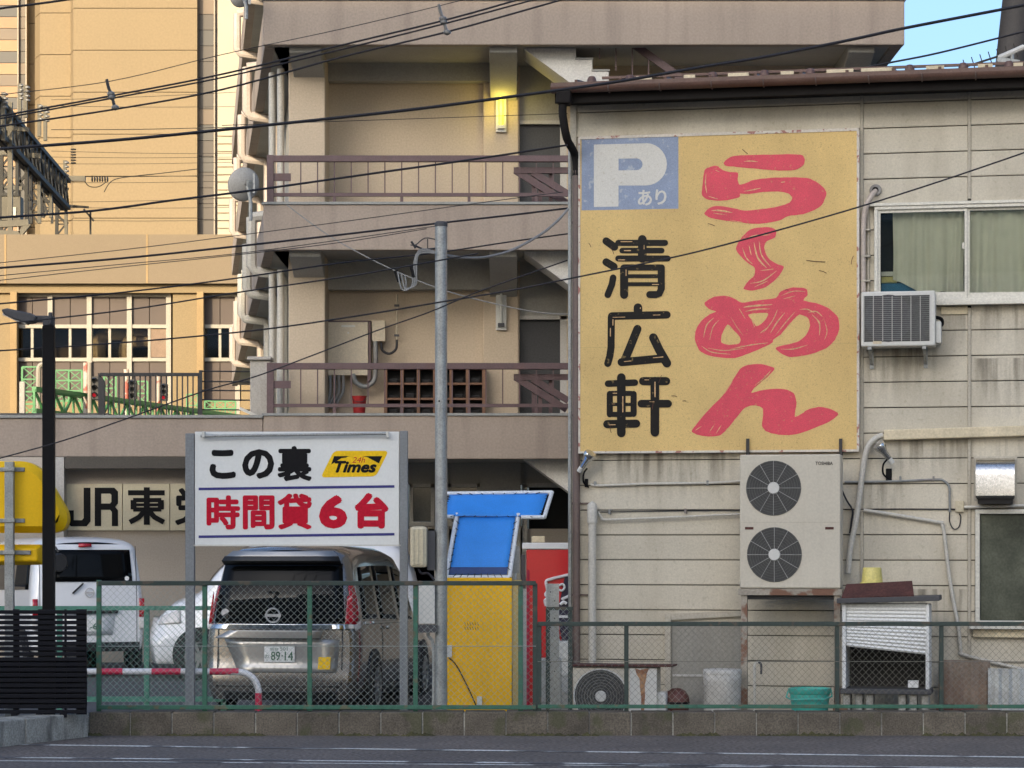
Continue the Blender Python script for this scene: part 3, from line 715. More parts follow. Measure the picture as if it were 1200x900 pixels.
for i in range(14):
    m = MB(); z = PZ(160 + i * 9, 150); m.box(PX(255, 150), PX(300, 150), 149.95, 149.99, z, z + .05); part(m, "ledge", "station_wall", wb)

# unseen station block behind the viewpoint, placed and sized to shade the foreground
ob = thing("station_shade_block", "long plain unseen station block behind the viewpoint, sized to shade the foreground", "building", (-20, -36, LOT))
m = MB(); m.box(-50, -5, -48, -30, LOT, 31); part(m, "wall", "occluder", ob)
for k in range(7):
    m = MB(); m.box(-49, -6, -30.02, -29.9, 2.4 + k * 4.0, 4.2 + k * 4.0); part(m, "window_strip", "window_grey", ob)
# ------------------------------------------------------------------ ramen house
TH = math.atan(.203)
HP0 = Vector((PX(672, 26.8), 26.8, 0))
HF = Matrix.Translation(HP0) @ Matrix.Rotation(-TH, 4, 'Z'); HI = HF.inverted()
_C = HI @ Vector((0, 0, EYE))
def H(px, py, off=0.0):
    d = HI.to_3x3() @ Vector(((px - 600) / F, 1, (HOR - py) / F)); t = (-off - _C.y) / d.y; p = _C + d * t
    return p.x, p.z
def HV(px, py, off=0.0):
    u, z = H(px, py, off); return Vector((u, -off, z))
def hfn(off): return lambda a, b: HV(a, b, off)
def hw(u, v, z): return HF @ Vector((u, v, z))
def hthing(name, label, cat, px, py, off=0.0, group=None):
    return thing(name, label, cat, HF @ HV(px, py, off), -TH, group)
def HB(): return MB(HF)
def hbox(mb, px0, py0, px1, py1, o0, o1):
    """box between photo pixels on the plane at offset o1 (front), back at o0"""
    u0, z1 = H(px0, py0, o1); u1, z0 = H(px1, py1, o1); return mb.box(u0, u1, -o1, -o0, z0, z1)

HOUSE = thing("ramen_house", "cream plank-sided house with brown roof carrying the big yellow painted signboard", "house", tuple(HP0), -TH)
UR = 8.0; ZE = 6.30
m = HB(); m.box(0.03, UR - .03, .20, 6.5, LOT, ZE); part(m, "wall_core", "sheathing", HOUSE)
pz = .2555; z_ref = 1.867
u10, u35 = H(1010, 600)[0], H(1136, 600)[0]
uw0, zw1 = H(1025, 243); uw1, zw0 = H(1240, 352); lw0, lz1 = H(1143, 597); lw1, lz0 = H(1260, 733)
joints = [0, u10, u35, UR]
for k in range(-8, 18):
    z0 = z_ref + k * pz; z1 = min(z0 + pz - .010, ZE)
    if z0 > ZE - .03: continue
    for si in range(3):
        ua, ub = joints[si] + (.018 if si else 0), joints[si + 1] - (.018 if si < 2 else 0)
        spans = [(ua, ub)]
        for (wa, wb, za, zb) in ((uw0, uw1, zw0, zw1), (lw0, lw1, lz0, lz1)):
            if z1 > za + .05 and z0 < zb - .05:
                ns = []
                for (a, b) in spans:
                    if b <= wa or a >= wb: ns.append((a, b)); continue
                    if a < wa - .03: ns.append((a, wa - .005))
                    if b > wb + .03: ns.append((wb + .005, b))
                spans = ns
        for (a, b) in spans:
            m = HB()
            # each plank: lower lip proud, top tucked
            dv = random.uniform(-.002, .002)
            vs = []
            for u in (a, b): vs += [(u, .03, z0), (u, -.012 + dv, z0), (u, -.014 + dv, z0 + .012), (u, -.004 + dv, z1), (u, .03, z1)]
            m.add(vs, [[0, 1, 2, 3, 4], [9, 8, 7, 6, 5], [0, 5, 6, 1], [1, 6, 7, 2], [2, 7, 8, 3], [3, 8, 9, 4], [4, 9, 5, 0]])
            part(m, "plank", "siding", HOUSE)
for u in (u10, u35):
    for (za, zb) in ((LOT, zw0 - .06), (zw1 + .06, ZE)) if u == u35 else ((LOT, ZE),):
        m = HB(); m.box(u - .016, u + .016, -.022, .03, za, zb); part(m, "joint_strip", "siding_trim", HOUSE, bevel=.004)
m = HB(); m.box(-.03, .035, -.03, .06, LOT, ZE); part(m, "corner_strip", "siding_trim", HOUSE)
for k in range(-8, 18):
    z0 = z_ref + k * pz; m = HB(); m.box(-.012, .03, .07, 6.4, z0, min(z0 + pz - .012, ZE)); part(m, "side_plank", "siding", HOUSE)
# eaves and roof
ze = ZE
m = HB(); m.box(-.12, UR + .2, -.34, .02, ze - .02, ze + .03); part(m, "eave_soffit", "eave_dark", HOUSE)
m = HB(); m.box(-.12, UR + .2, -.40, -.365, ze - .055, ze + .09); part(m, "eave_shadow", "eave_dark", HOUSE)  # near-black strip stands for the shadow under the gutter
m = HB(); m.add([(-.16, -.42, ze + .10), (UR + .3, -.42, ze + .10), (UR + .3, 3.6, ze + .62), (-.16, 3.6, ze + .62), (-.16, -.42, ze + .15), (UR + .3, -.42, ze + .15), (UR + .3, 3.6, ze + .67), (-.16, 3.6, ze + .67)],
                [[3, 2, 1, 0], [4, 5, 6, 7], [0, 1, 5, 4], [1, 2, 6, 5], [2, 3, 7, 6], [3, 0, 4, 7]])
roof = part(m, "roof", "roof_brown", HOUSE)
m = HB(); m.add([(-.16, 3.6, ze + .62), (UR + .3, 3.6, ze + .62), (UR + .3, 7.0, ze + .15), (-.16, 7.0, ze + .15), (-.16, 3.6, ze + .67), (UR + .3, 3.6, ze + .67), (UR + .3, 7.0, ze + .2), (-.16, 7.0, ze + .2)],
                [[3, 2, 1, 0], [4, 5, 6, 7], [0, 1, 5, 4], [1, 2, 6, 5], [2, 3, 7, 6], [3, 0, 4, 7]]); part(m, "rear_roof", "roof_brown", HOUSE)
for i in range(18):   # standing seams
    u = .1 + i * .455; m = HB(); m.bar((u, -.41, ze + .160), (u, 3.55, ze + .673), .03, .03); part(m, "seam", "roof_brown", roof)
# snow rail with lumps and pale strips painted as its sunlit bits
m = HB(); m.bar((.35, -.3, ze + .202), (UR + .2, -.3, ze + .202), .03, .026); part(m, "snow_rail", "roof_brown", roof)
for px in (700, 744, 840, 900, 953, 1068, 1130, 1183):
    u = H(px, 105)[0]; m = HB(); m.lathe((u, -.34, ze + .158), [(.05, 0), (.045, .03), (.03, .055), (.0, .062)], 10); part(m, "roof_clip", "roof_brown", roof, smooth=True)
for (pa, pb) in ((752, 770), (807, 820), (858, 882), (919, 934), (972, 1003), (1012, 1048), (1087, 1108), (1147, 1164), (1188, 1199)):
    ua, ub = H(pa, 105)[0], H(pb, 105)[0]; m = HB(); m.box(ua, ub, -.37, -.35, ze + .155, ze + .192); part(m, "sunlit_bit", "cream_board", roof)
# gutter
m = HB(); rows = []
for u in (-.14, UR + .2):
    rows.append([Vector((u, -.47 + .075 * math.cos(t), ze + .085 - .055 * math.sin(t))) for t in [math.pi * k / 10 for k in range(11)]])
m.grid(rows); m.grid([[p + Vector((0, 0, .004)) * 1 + (Vector((0, -.47, ze + .085)) - Vector((0, p.y, p.z))) * .06 for p in r] for r in rows])
gut = part(m, "gutter", "roof_brown", HOUSE, smooth=True)
for i in range(15):
    u = .45 + i * .52; m = HB(); m.tube([(u, -.47 + .083 * math.cos(t), ze + .085 - .061 * math.sin(t)) for t in [math.pi * k / 8 for k in range(9)]], .008, 5); part(m, "gutter_bracket", "downpipe_brown", gut)
# downpipe at the left corner with hopper and offset
m = HB(); hx = H(660, 120, .45)[0]
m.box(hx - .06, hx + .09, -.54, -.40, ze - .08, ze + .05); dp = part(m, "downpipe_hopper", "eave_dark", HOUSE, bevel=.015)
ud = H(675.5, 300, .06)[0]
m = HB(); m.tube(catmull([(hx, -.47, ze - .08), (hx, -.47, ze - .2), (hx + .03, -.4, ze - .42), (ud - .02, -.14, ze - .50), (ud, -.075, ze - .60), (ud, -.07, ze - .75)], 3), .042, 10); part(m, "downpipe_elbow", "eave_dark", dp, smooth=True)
m = HB(); m.tube([(ud, -.07, ze - .7), (ud, -.07, LOT)], .04, 12); dpo = part(m, "downpipe", "downpipe_brown", HOUSE, smooth=True)
for py in (262, 376, 487, 590, 697):
    z = H(676, py)[1]; m = HB(); m.lathe((ud, -.07, z), [(.047, -.012), (.047, .012)], 12); m.box(ud, ud + .15, -.03, -.02, z - .008, z + .008); part(m, "pipe_clip", "downpipe_brown", dpo)
ug = H(668, 300, .03)[0]
m = HB(); m.tube([(ug, -.03, ze - .45), (ug, -.03, LOT)], .02, 8); part(m, "conduit", "galvanised", HOUSE, smooth=True)
m = HB(); m.box(0.03, UR - .05, -.03, .0, H(800, 141)[1] - .012, H(800, 141)[1] + .012)

# upper window with curtains
def frame_rect(ua, ub, za, zb, t, v0, v1):
    m = HB(); m.box(ua, ub, v0, v1, zb - t, zb); m.box(ua, ub, v0, v1, za, za + t); m.box(ua, ua + t, v0, v1, za + t, zb - t); m.box(ub - t, ub, v0, v1, za + t, zb - t); return m
wn = part(frame_rect(uw0, uw1, zw0, zw1, .035, -.075, .03), "upper_window", "alu_frame", HOUSE, bevel=.004)
m = HB(); m.box(uw0 - .05, uw1, -.09, 0, zw1 + .002, zw1 + .03); part(m, "window_head", "alu_frame", wn)
m = HB(); m.box(H(1097, 350)[0], uw1, -.13, 0, zw0 - .035, zw0 - .002); part(m, "window_sill", "alu_frame", wn)
um = H(1133.5, 300)[0]
m = HB(); m.box(uw0 + .035, uw0 + .06, -.05, -.02, zw0 + .035, zw1 - .035); m.box(um - .025, um + .0, -.055, -.02, zw0 + .035, zw1 - .035); m.box(uw0 + .06, um - .025, -.05, -.02, zw0 + .035, zw0 + .10); m.box(uw0 + .06, um - .025, -.05, -.02, zw1 - .065, zw1 - .035)
part(m, "sash", "alu_frame", wn)
m = HB(); m.box(um + .002, um + .024, -.03, .0, zw0 + .035, zw1 - .035); m.box(um + .024, uw1 - .035, -.03, .0, zw0 + .035, zw0 + .09); m.box(um + .024, uw1 - .035, -.03, 0, zw1 - .06, zw1 - .035); part(m, "sash", "alu_frame", wn)
m = HB(); m.box(uw0 + .06, um - .025, -.036, -.032, zw0 + .10, zw1 - .065); part(m, "pane", "pane_clear", wn)
m = HB(); m.box(um + .024, uw1 - .035, -.016, -.012, zw0 + .09, zw1 - .06); part(m, "pane", "pane_clear", wn)
m = HB(); m.box(um - .05, um - .027, -.062, -.05, H(1130, 292)[1], H(1130, 285)[1]); part(m, "latch", "alu_frame", wn)
# recess behind: cut by a dark box in front of the core is impossible, so the curtain hangs in the depth of the frame
m = HB(); m.box(uw0 + .02, uw1 - .02, .18, .19, zw0 - .05, zw1 + .05); part(m, "dark_interior", "room_dark", wn)
def curtain(ua, ub, za_fn, zb, seed):
    m = HB(); rows = []; n = 90
    for j in range(14):
        row = []
        for i in range(n):
            s = i / (n - 1); u = ua + (ub - ua) * s
            f = math.sin(s * 47 + seed + .7 * math.sin(s * 13 + seed)) * .5 + .5 * math.sin(s * 19 + seed * 2)
            t = j / 13; z = zb + (za_fn(s) - zb) * t
            row.append(Vector((u + .012 * math.sin(t * 3 + s * 9) * t, .055 - .032 * f * (.5 + .5 * t), z)))
        rows.append(row)
    m.grid(rows); return m
zc = lambda s: zw0 + .10 + .14 * max(0, 1 - s * 2.2) + .015 * math.sin(s * 11)
part(curtain(H(1046, 300)[0], um - .03, zc, zw1 - .05, 1.0), "curtain", "curtain", wn, smooth='all')
part(curtain(um + .01, uw1 - .04, lambda s: zw0 + .08, zw1 - .04, 3.1), "curtain", "curtain", wn, smooth='all')
m = HB(); m.box(uw0 + .06, H(1086, 340)[0], .10, .17, zw0 + .03, H(1040, 331)[1]); part(m, "stored_cloth", "blue_cloth", wn, bevel=.004)
m = HB(); m.box(uw0 + .06, H(1050, 320)[0], .11, .17, H(1040, 330)[1], H(1040, 323)[1]); part(m, "stored_paper", "yellow_stuff", wn)
m = HB(); m.box(uw0 + .06, H(1048, 320)[0], .11, .17, H(1040, 322)[1], H(1040, 317)[1]); part(m, "stored_paper", "park_white", wn)
# rail piece beside the upper air conditioner
m = HB(); hbox(m, 1103, 360, 1134, 368, 0, .03); part(m, "ledger_strip", "cream_board", HOUSE, bevel=.004)
# lower right window
wl = part(frame_rect(lw0, lw1, lz0, lz1, .045, -.06, .03), "lower_window", "alu_frame", HOUSE, bevel=.004)
m = HB(); m.box(lw0 + .05, lw1 - .05, -.02, -.014, lz0 + .05, lz1 - .05); part(m, "pane", "pane_frosted", wl)
m = HB(); m.box(lw0 + .02, lw1 - .02, .18, .19, lz0, lz1); part(m, "dark_interior", "room_dark", wl)
m = HB(); u0, z0 = H(1188, 676); m.tube([(u0 + .085 * math.cos(2 * math.pi * k / 24), .05, z0 + .085 * math.sin(2 * math.pi * k / 24)) for k in range(24)], .006, 6, closed=True); part(m, "hanging_pan", "steel_bright", wl)
m = HB(); hbox(m, 1163, 640, 1186, 735, -.15, -.1); part(m, "inner_panel", "screen_grey", wl)
m = HB(); m.box(lw0 - .06, lw1, -.14, 0, lz0 - .035, lz0 - .003); part(m, "window_sill", "alu_frame", wl)
m = HB(); m.box(lw0 - .02, lw1, -.07, 0, lz0 - .12, lz0 - .04); part(m, "sill_board", "cream_board", wl)
# grey doorway panel behind the lower units
m = HB(); hbox(m, 787, 728, 868, 845, 0, .018); door = part(m, "back_door", "grey_panel", HOUSE)
m = HB(); hbox(m, 779, 720, 786, 845, 0, .06); part(m, "door_frame", "siding_trim", door, bevel=.004)
m = HB(); m.add([HV(779, 719, .05), HV(870, 716, .05), HV(870, 722, .05), HV(779, 727, .05)] + [v + Vector((0, .05, 0)) for v in (HV(779, 719, .05), HV(870, 716, .05), HV(870, 722, .05), HV(779, 727, .05))],
                 [[0, 1, 2, 3], [4, 5, 6, 7], [0, 1, 5, 4], [1, 2, 6, 5], [2, 3, 7, 6], [3, 0, 4, 7]]); part(m, "door_head", "siding_trim", door)
m = HB(); hbox(m, 788, 790, 826, 793, .018, .03); part(m, "door_ledge", "pale_trim", door)
m = HB(); hbox(m, 881, 700, 985, 845, 0, .012)
for k in range(-7, 0): pass

# ------------------------------------------------------------------ the big yellow signboard
SB = hthing("signboard", "large yellow signboard with red brush lettering and black kanji on the house wall", "signboard", 842, 528)
OS = .10
m = HB(); hbox(m, 679.5, 161, 1005, 527.5, .03, OS); 
u0, z1 = H(680, 162.5, OS); u1, _z = H(1004, 154, OS); z0 = H(842, 527.8, OS)[1]; z1 = H(842, 158.5, OS)[1]
m = HB(); m.box(u0, u1, -OS, -.02, z0, z1); board = part(m, "board", "sign_yellow", SB)
for (a, b, c, d) in ((u0 - .02, u1 + .02, z1, z1 + .028), (u0 - .02, u1 + .02, z0 - .022, z0), (u0 - .02, u0, z0, z1), (u1, u1 + .026, z0, z1)):
    m = HB(); m.box(a, b, -OS - .008, -.015, c, d); part(m, "frame", "sign_edge", SB)
# sheet joints
for py in (405,):
    z = H(842, py, OS)[1]; m = HB(); m.box(u0, u1, -OS - .0006, -OS + .01, z - .0015, z + .0015); part(m, "sheet_joint", "machine_shade", SB)
fo = OS + .003
m = HB(); m.poly([[(681.5, 163), (795, 160.2), (795, 244.5), (681.5, 246.5)]], hfn(OS + .0015)); part(m, "blue_panel", "park_blue", SB)
c1 = lambda L: [(660 + x / 3.3333, 140 + y / 3.3333) for x, y in L]
def rnd(cx_, cy_, r, a0, a1, n=8): return [(cx_ + r * math.cos(R(a0 + (a1 - a0) * k / n)), cy_ + r * math.sin(R(a0 + (a1 - a0) * k / n))) for k in range(n + 1)]
Pout = [(120, 98), (322, 93)] + rnd(322, 175, 83, -90, 90, 14) + [(216, 258), (216, 340), (120, 342)]
Pin = [(216, 153), (287, 152)] + rnd(287, 175, 23, -90, 90, 8) + [(216, 199)]
m = HB(); m.poly([c1(Pout), c1(Pin)], hfn(fo)); part(m, "letter", "park_white", SB)
m = HB(); m.text("あ", 747.5, 222.5, 764, 241, hfn(fo), bold=.025); part(m, "letter", "park_white", SB)
m = HB(); m.text("り", 768, 222, 781, 240, hfn(fo), bold=.025); part(m, "letter", "park_white", SB)
# red brush characters
c6 = lambda L: [(800 + x / 6, 160 + y / 6) for x, y in L]
c4 = lambda L: [(800 + x / 4.09, 310 + y / 4.09) for x, y in L]
def smoothloop(L, n=4, jit=0.18, seed=1):
    rs = random.Random(seed); pts = [Vector((x, y)) for x, y in L]; N = len(pts); out = []
    for i in range(N):
        p0, p1, p2, p3 = pts[i - 1], pts[i], pts[(i + 1) % N], pts[(i + 2) % N]
        sharp = (p1 - p0).length > 1e-6 and (p2 - p1).normalized().dot((p1 - p0).normalized()) < .25
        for k in range(n):
            t = k / n
            q = .5 * ((2 * p1) + (p2 - p0) * t + (2 * p0 - 5 * p1 + 4 * p2 - p3) * t * t + (3 * p1 - p0 - 3 * p2 + p3) * t ** 3)
            l = p1.lerp(p2, t); q = l.lerp(q, .75)
            out.append((q.x + rs.uniform(-jit, jit), q.y + rs.uniform(-jit, jit)))
    return out
ra1 = c6([(290, 180), (345, 140), (440, 130), (560, 128), (700, 125), (830, 128), (858, 155), (850, 200), (790, 235), (680, 240), (560, 230), (440, 220), (360, 212), (300, 205)])
ra2 = c6([(155, 235), (200, 212), (240, 206), (280, 235), (330, 250), (388, 255), (386, 300), (400, 338), (450, 325), (500, 305), (620, 290), (760, 287), (880, 292), (950, 325), (1000, 370), (1010, 410), (980, 480), (930, 515), (850, 545), (740, 560), (680, 590), (560, 612), (450, 610), (330, 595), (230, 580), (180, 565), (152, 540), (190, 500), (250, 488), (340, 500), (440, 520), (560, 510), (680, 490), (750, 465), (770, 435), (750, 405), (690, 388), (600, 388), (530, 395), (460, 405), (405, 402), (400, 425), (330, 445), (240, 452), (170, 440), (135, 410), (140, 330)])
wav = c1([(690, 470), (730, 430), (790, 420), (830, 430), (828, 460), (795, 475), (785, 500), (800, 540), (835, 565), (862, 575), (850, 600), (830, 625), (790, 655), (740, 668), (705, 662), (720, 635), (745, 610), (748, 580), (720, 560), (690, 530), (675, 505)])
me_o = c4([(108, 180), (150, 155), (210, 150), (250, 165), (285, 182), (360, 172), (445, 160), (470, 128), (530, 110), (590, 115), (598, 145), (580, 172), (640, 185), (700, 210), (745, 255), (750, 310), (730, 360), (690, 400), (620, 428), (560, 440), (510, 443), (470, 425), (445, 400), (490, 385), (550, 370), (590, 340), (610, 290), (600, 255), (560, 240), (530, 265), (500, 300), (470, 335), (435, 360), (430, 375), (380, 400), (320, 425), (250, 448), (180, 445), (120, 435), (80, 410), (58, 360), (65, 310), (90, 270), (130, 238), (160, 225), (130, 215), (108, 195)])
me_h1 = c4([(188, 335), (215, 288), (240, 310), (275, 350), (270, 378), (220, 385), (185, 372)])
me_h2 = c4([(315, 240), (370, 232), (410, 235), (392, 270), (355, 295), (335, 270)])
nn_ = c4([(45, 795), (70, 760), (130, 690), (190, 630), (230, 570), (275, 500), (320, 480), (380, 478), (438, 495), (430, 515), (380, 560), (345, 590), (330, 615), (370, 605), (440, 595), (500, 600), (535, 620), (545, 660), (540, 700), (538, 730), (570, 715), (600, 695), (650, 683), (700, 690), (745, 712), (735, 730), (700, 755), (640, 780), (560, 810), (490, 818), (430, 810), (395, 795), (380, 770), (385, 720), (383, 690), (350, 675), (300, 685), (260, 730), (220, 780), (185, 815), (140, 825), (80, 818), (48, 805)])
for i, loops in enumerate(([ra1], [ra2], [wav], [me_o, me_h1, me_h2], [nn_])):
    m = HB(); m.poly([smoothloop(l, 4, .22, i) for l in loops], hfn(fo)); part(m, "brush_letter", "brush_red", SB)
# dry-brush streaks that leave the yellow showing
st = []
for L, w in (([(430, 175), (480, 172), (530, 178)], 9), ([(165, 260), (160, 330), (170, 400)], 9), ([(180, 420), (250, 440)], 6), ([(430, 385), (490, 375), (550, 362)], 9), ([(200, 520), (260, 520), (350, 535)], 13), ([(215, 540), (300, 548)], 6), ([(230, 235), (260, 250)], 6), ([(330, 590), (420, 602)], 6), ([(690, 322), (720, 318)], 8)):
    st.append((c6(L), w / 6))
for L, w in (([(715, 470), (745, 455), (810, 450)], 7), ([(700, 500), (715, 540), (740, 565)], 5), ([(745, 480), (760, 540), (795, 580)], 8), ([(765, 475), (775, 530), (810, 575)], 6), ([(725, 490), (735, 530)], 4), ([(730, 640), (780, 630), (835, 590)], 5), ([(745, 655), (800, 630)], 4), ([(770, 590), (820, 585)], 4)):
    st.append((c1(L), w / 3.333))
for L, w in (([(100, 350), (115, 290), (150, 255)], 7), ([(130, 360), (145, 300), (175, 265)], 5), ([(90, 390), (140, 420), (230, 430)], 6), ([(120, 400), (200, 412), (300, 400)], 5), ([(230, 405), (330, 385), (410, 375)], 6), ([(290, 205), (340, 198), (430, 192)], 10), ([(300, 225), (350, 215), (420, 212)], 7), ([(420, 330), (450, 280), (490, 230)], 7), ([(385, 330), (430, 270), (455, 215)], 5), ([(370, 330), (410, 300)], 5), ([(440, 345), (500, 270), (540, 225)], 5), ([(620, 240), (655, 280), (655, 340)], 8), ([(600, 230), (640, 225), (670, 250)], 7), ([(680, 270), (692, 320), (680, 360)], 5), ([(560, 215), (600, 215), (635, 235)], 6), ([(470, 150), (530, 128), (590, 130)], 5), ([(480, 165), (540, 150)], 4), ([(330, 260), (345, 300)], 5), ([(270, 210), (300, 260)], 4), ([(470, 405), (530, 405), (600, 385)], 6), ([(230, 250), (260, 300), (290, 340)], 3),
             ([(345, 580), (390, 545), (425, 505)], 6), ([(400, 560), (425, 530)], 4), ([(130, 800), (150, 770)], 4), ([(160, 810), (185, 770)], 4), ([(60, 795), (90, 775)], 4), ([(200, 620), (240, 560)], 3)):
    st.append((c4(L), w / 4.09))
m = HB()
for k, (L, w) in enumerate(st):
    pts = [tuple(p)[:2] for p in catmull([(x, y, 0) for x, y in L], 5)]
    n = len(pts); Lf = []; Rt = []
    for i in range(n):
        a = Vector(pts[max(i - 1, 0)]); b = Vector(pts[min(i + 1, n - 1)]); d = (b - a).normalized(); nv = Vector((-d.y, d.x))
        ww = w * .42 * math.sin(math.pi * min(max((i + .4) / n, .06), .94)) * (1 + .5 * noise.noise(Vector((i * .9, k * 3.1, 0))))
        Lf.append(tuple(Vector(pts[i]) + nv * ww)); Rt.append(tuple(Vector(pts[i]) - nv * ww))
    m.poly([Lf + Rt[::-1]], hfn(fo + .002 + k * .00005))
part(m, "brush_streak", "brush_streak", SB, kind='stuff')
# black kanji as round-ended strokes
ck = lambda p: (690 + p[0] / 3.3333, 260 + p[1] / 3.3333)
KAN = [[([(68, 75), (100, 98)], 30), ([(68, 157), (98, 175)], 30), ([(95, 218), (90, 245), (74, 285)], 26), ([(115, 82), (298, 82)], 24), ([(130, 112), (285, 112)], 22), ([(115, 143), (308, 143)], 24), ([(209, 68), (209, 143)], 34), ([(138, 182), (138, 285)], 32), ([(138, 178), (285, 178)], 24), ([(283, 180), (283, 262), (275, 280), (262, 284), (238, 284)], 28), ([(150, 212), (280, 212)], 15), ([(150, 243), (280, 243)], 15)],
       [([(192, 335), (192, 352)], 34), ([(90, 368), (305, 363)], 30), ([(88, 372), (87, 490), (82, 525), (74, 553)], 28), ([(190, 418), (165, 480), (140, 540)], 32), ([(128, 548), (290, 533)], 32), ([(252, 452), (275, 500), (305, 552)], 34)],
       [([(75, 632), (180, 628)], 26), ([(127, 608), (127, 825)], 34), ([(82, 672), (82, 752)], 24), ([(175, 672), (175, 750)], 24), ([(90, 670), (165, 670)], 20), ([(90, 752), (165, 752)], 20), ([(90, 713), (165, 713)], 13), ([(72, 790), (185, 788)], 32), ([(212, 622), (302, 622)], 32), ([(205, 710), (310, 710)], 30), ([(258, 622), (258, 822)], 34)]]
for ch in KAN:
    m = HB()
    for k, (pts, w) in enumerate(ch): m.stroke([ck(p) for p in pts], w / 3.3333, hfn(fo + k * .0004))
    part(m, "letter", "letter_black", SB)
    m = HB(); rs = random.Random(len(ch))
    for k, (pts, w) in enumerate(ch):
        for q in range(2):
            if rs.random() < .68: continue
            a, b = Vector(pts[0]), Vector(pts[-1] if len(pts) < 4 else pts[1]); s0 = rs.choice((0, 0, .72, .3)) + rs.uniform(0, .1); s1 = min(s0 + rs.uniform(.12, .3), 1)
            nv = Vector((-(b - a).y, (b - a).x)).normalized() * rs.uniform(-.28, .28) * w
            m.stroke([ck(a.lerp(b, s0) + nv), ck(a.lerp(b, s1) + nv)], rs.uniform(.5, 1.3), hfn(fo + .008 + (k * 2 + q) * .0001), 4)
    part(m, "worn_streak", "brush_streak", SB, kind='stuff')
# scratches and drips
m = HB(); rs = random.Random(3)
for k, (x, y, l, a) in enumerate(((715, 500, 7, 80), (766, 470, 10, 100), (787, 464, 6, 5), (945, 305, 22, 5), (1000, 300, 10, 105), (830, 262, 8, 20), (715, 290, 9, 60), (800, 470, 4, 0), (870, 150 + 25, 8, 40), (775, 440, 9, 110), (960, 317, 9, 20), (690, 285, 5, 60), (920, 340, 4, 0))):
    a = R(a); b = [(x, y), (x + l * .5 * math.cos(a) + rs.uniform(-1, 1), y + l * .5 * math.sin(a) + rs.uniform(-.6, .6)), (x + l * math.cos(a), y + l * math.sin(a))]
    m.stroke(b, .7, hfn(fo + .006 + k * .0001), 3)
part(m, "scratch", "rust_dark", SB, kind='stuff')
for px in (876, 985):
    m = HB(); hbox(m, px - 1.8, 514, px + 1.8, 533, .0, OS + .04); part(m, "bracket", "dark_steel", SB)

# ------------------------------------------------------------------ items on the house wall
def outdoor_fan(mb_parent, cx_, cz_, r, v, ring=True, nsp=12):
    """dark disc recess, spiral guard wires, hub"""
    m = HB(); m.lathe((cx_, v, cz_), [(0.0, -.002), (r, -.002), (r, .02)], 36, 'Y'); g = part(m, "fan_grille", "grille_dark", mb_parent)
    m = HB()
    for q in range(1, 9):
        rr = r * (.22 + .78 * q / 8.2); m.tube([(cx_ + rr * math.cos(2 * math.pi * k / 36), v - .006, cz_ + rr * math.sin(2 * math.pi * k / 36)) for k in range(36)], .0016, 4, closed=True)
    part(m, "guard_ring", "ring_grey", g, kind='stuff')
    for k in range(nsp):
        t = 2 * math.pi * k / nsp; m = HB(); m.tube([(cx_ + r * .2 * math.cos(t), v - .009, cz_ + r * .2 * math.sin(t)), (cx_ + r * math.cos(t), v - .007, cz_ + r * math.sin(t))], .003, 4); part(m, "guard_spoke", "grille_wire", g)
    m = HB(); m.lathe((cx_, v - .014, cz_), [(0, 0), (r * .2, 0), (r * .22, .012)], 24, 'Y'); part(m, "fan_hub", "unit_white", g, smooth=True)
    return g
AC = hthing("air_conditioner", "tall cream twin-fan air conditioner unit raised on a rusty stand", "air conditioner", 926, 835, .3)
o1, o0 = .62, .30
u0, z1 = H(867, 533, o1); u1, z0 = H(985, 690, o1)
m = HB(); m.box(u0, u1, -o1, -o0, z0, z1); case = part(m, "casing", "unit_cream", AC, bevel=.012)
m = HB(); m.box(u0 + .01, u1 - .01, -o1 - .003, -o1 + .01, z0 + .012, z0 + .018); m.box(u0 + .01, u1 - .01, -o1 - .003, -o1 + .01, (z0 + z1) / 2 - .01, (z0 + z1) / 2 - .006); part(m, "seam", "siding_trim", case)
for (px, py) in ((906.5, 572), (907.5, 650)):
    cu, cz = H(px, py, o1); outdoor_fan(AC, cu, cz, .272, -o1 - .004)
m = HB(); m.text("TOSHIBA", 955.5, 541, 976, 545, hfn(o1 + .003), bold=.02); part(m, "lettering", "dark_steel", AC)
for px in (878, 972):
    m = HB(); hbox(m, px - 5, 617.5, px + 5, 620.5, o1 - .01, o1 + .003); part(m, "handle_slot", "rust_dark", AC)
# stand
for px in (872, 981):
    for oo in (o1 - .02, o0 + .05):
        uu = H(px, 700, oo)[0]; m = HB(); m.box(uu - .03, uu + .03, -oo, -oo + .06, LOT, z0 - .065); part(m, "stand_leg", "stand_metal", AC)
for oo in (o1, o0 + .08):
    m = HB(); m.box(u0 - .015, u1 + .015, -oo, -oo + .06, z0 - .065, z0 - .003); part(m, "stand_rail", "stand_metal", AC)
m = HB(); m.box(u0 + .01, u0 + .06, -o1 + .07, -o0 - .05, z0 - .06, z0 - .004); m.box(u1 - .06, u1 - .01, -o1 + .07, -o0 - .05, z0 - .06, z0 - .004); part(m, "stand_tie", "rust", AC)
m = HB(); m.box(u0 + .07, u1 - .07, -o1 + .08, -o0 - .1, z0 - .11, z0 - .07); part(m, "unit_shade", "shed_dark", AC)  # dark box added for the shade under the raised unit
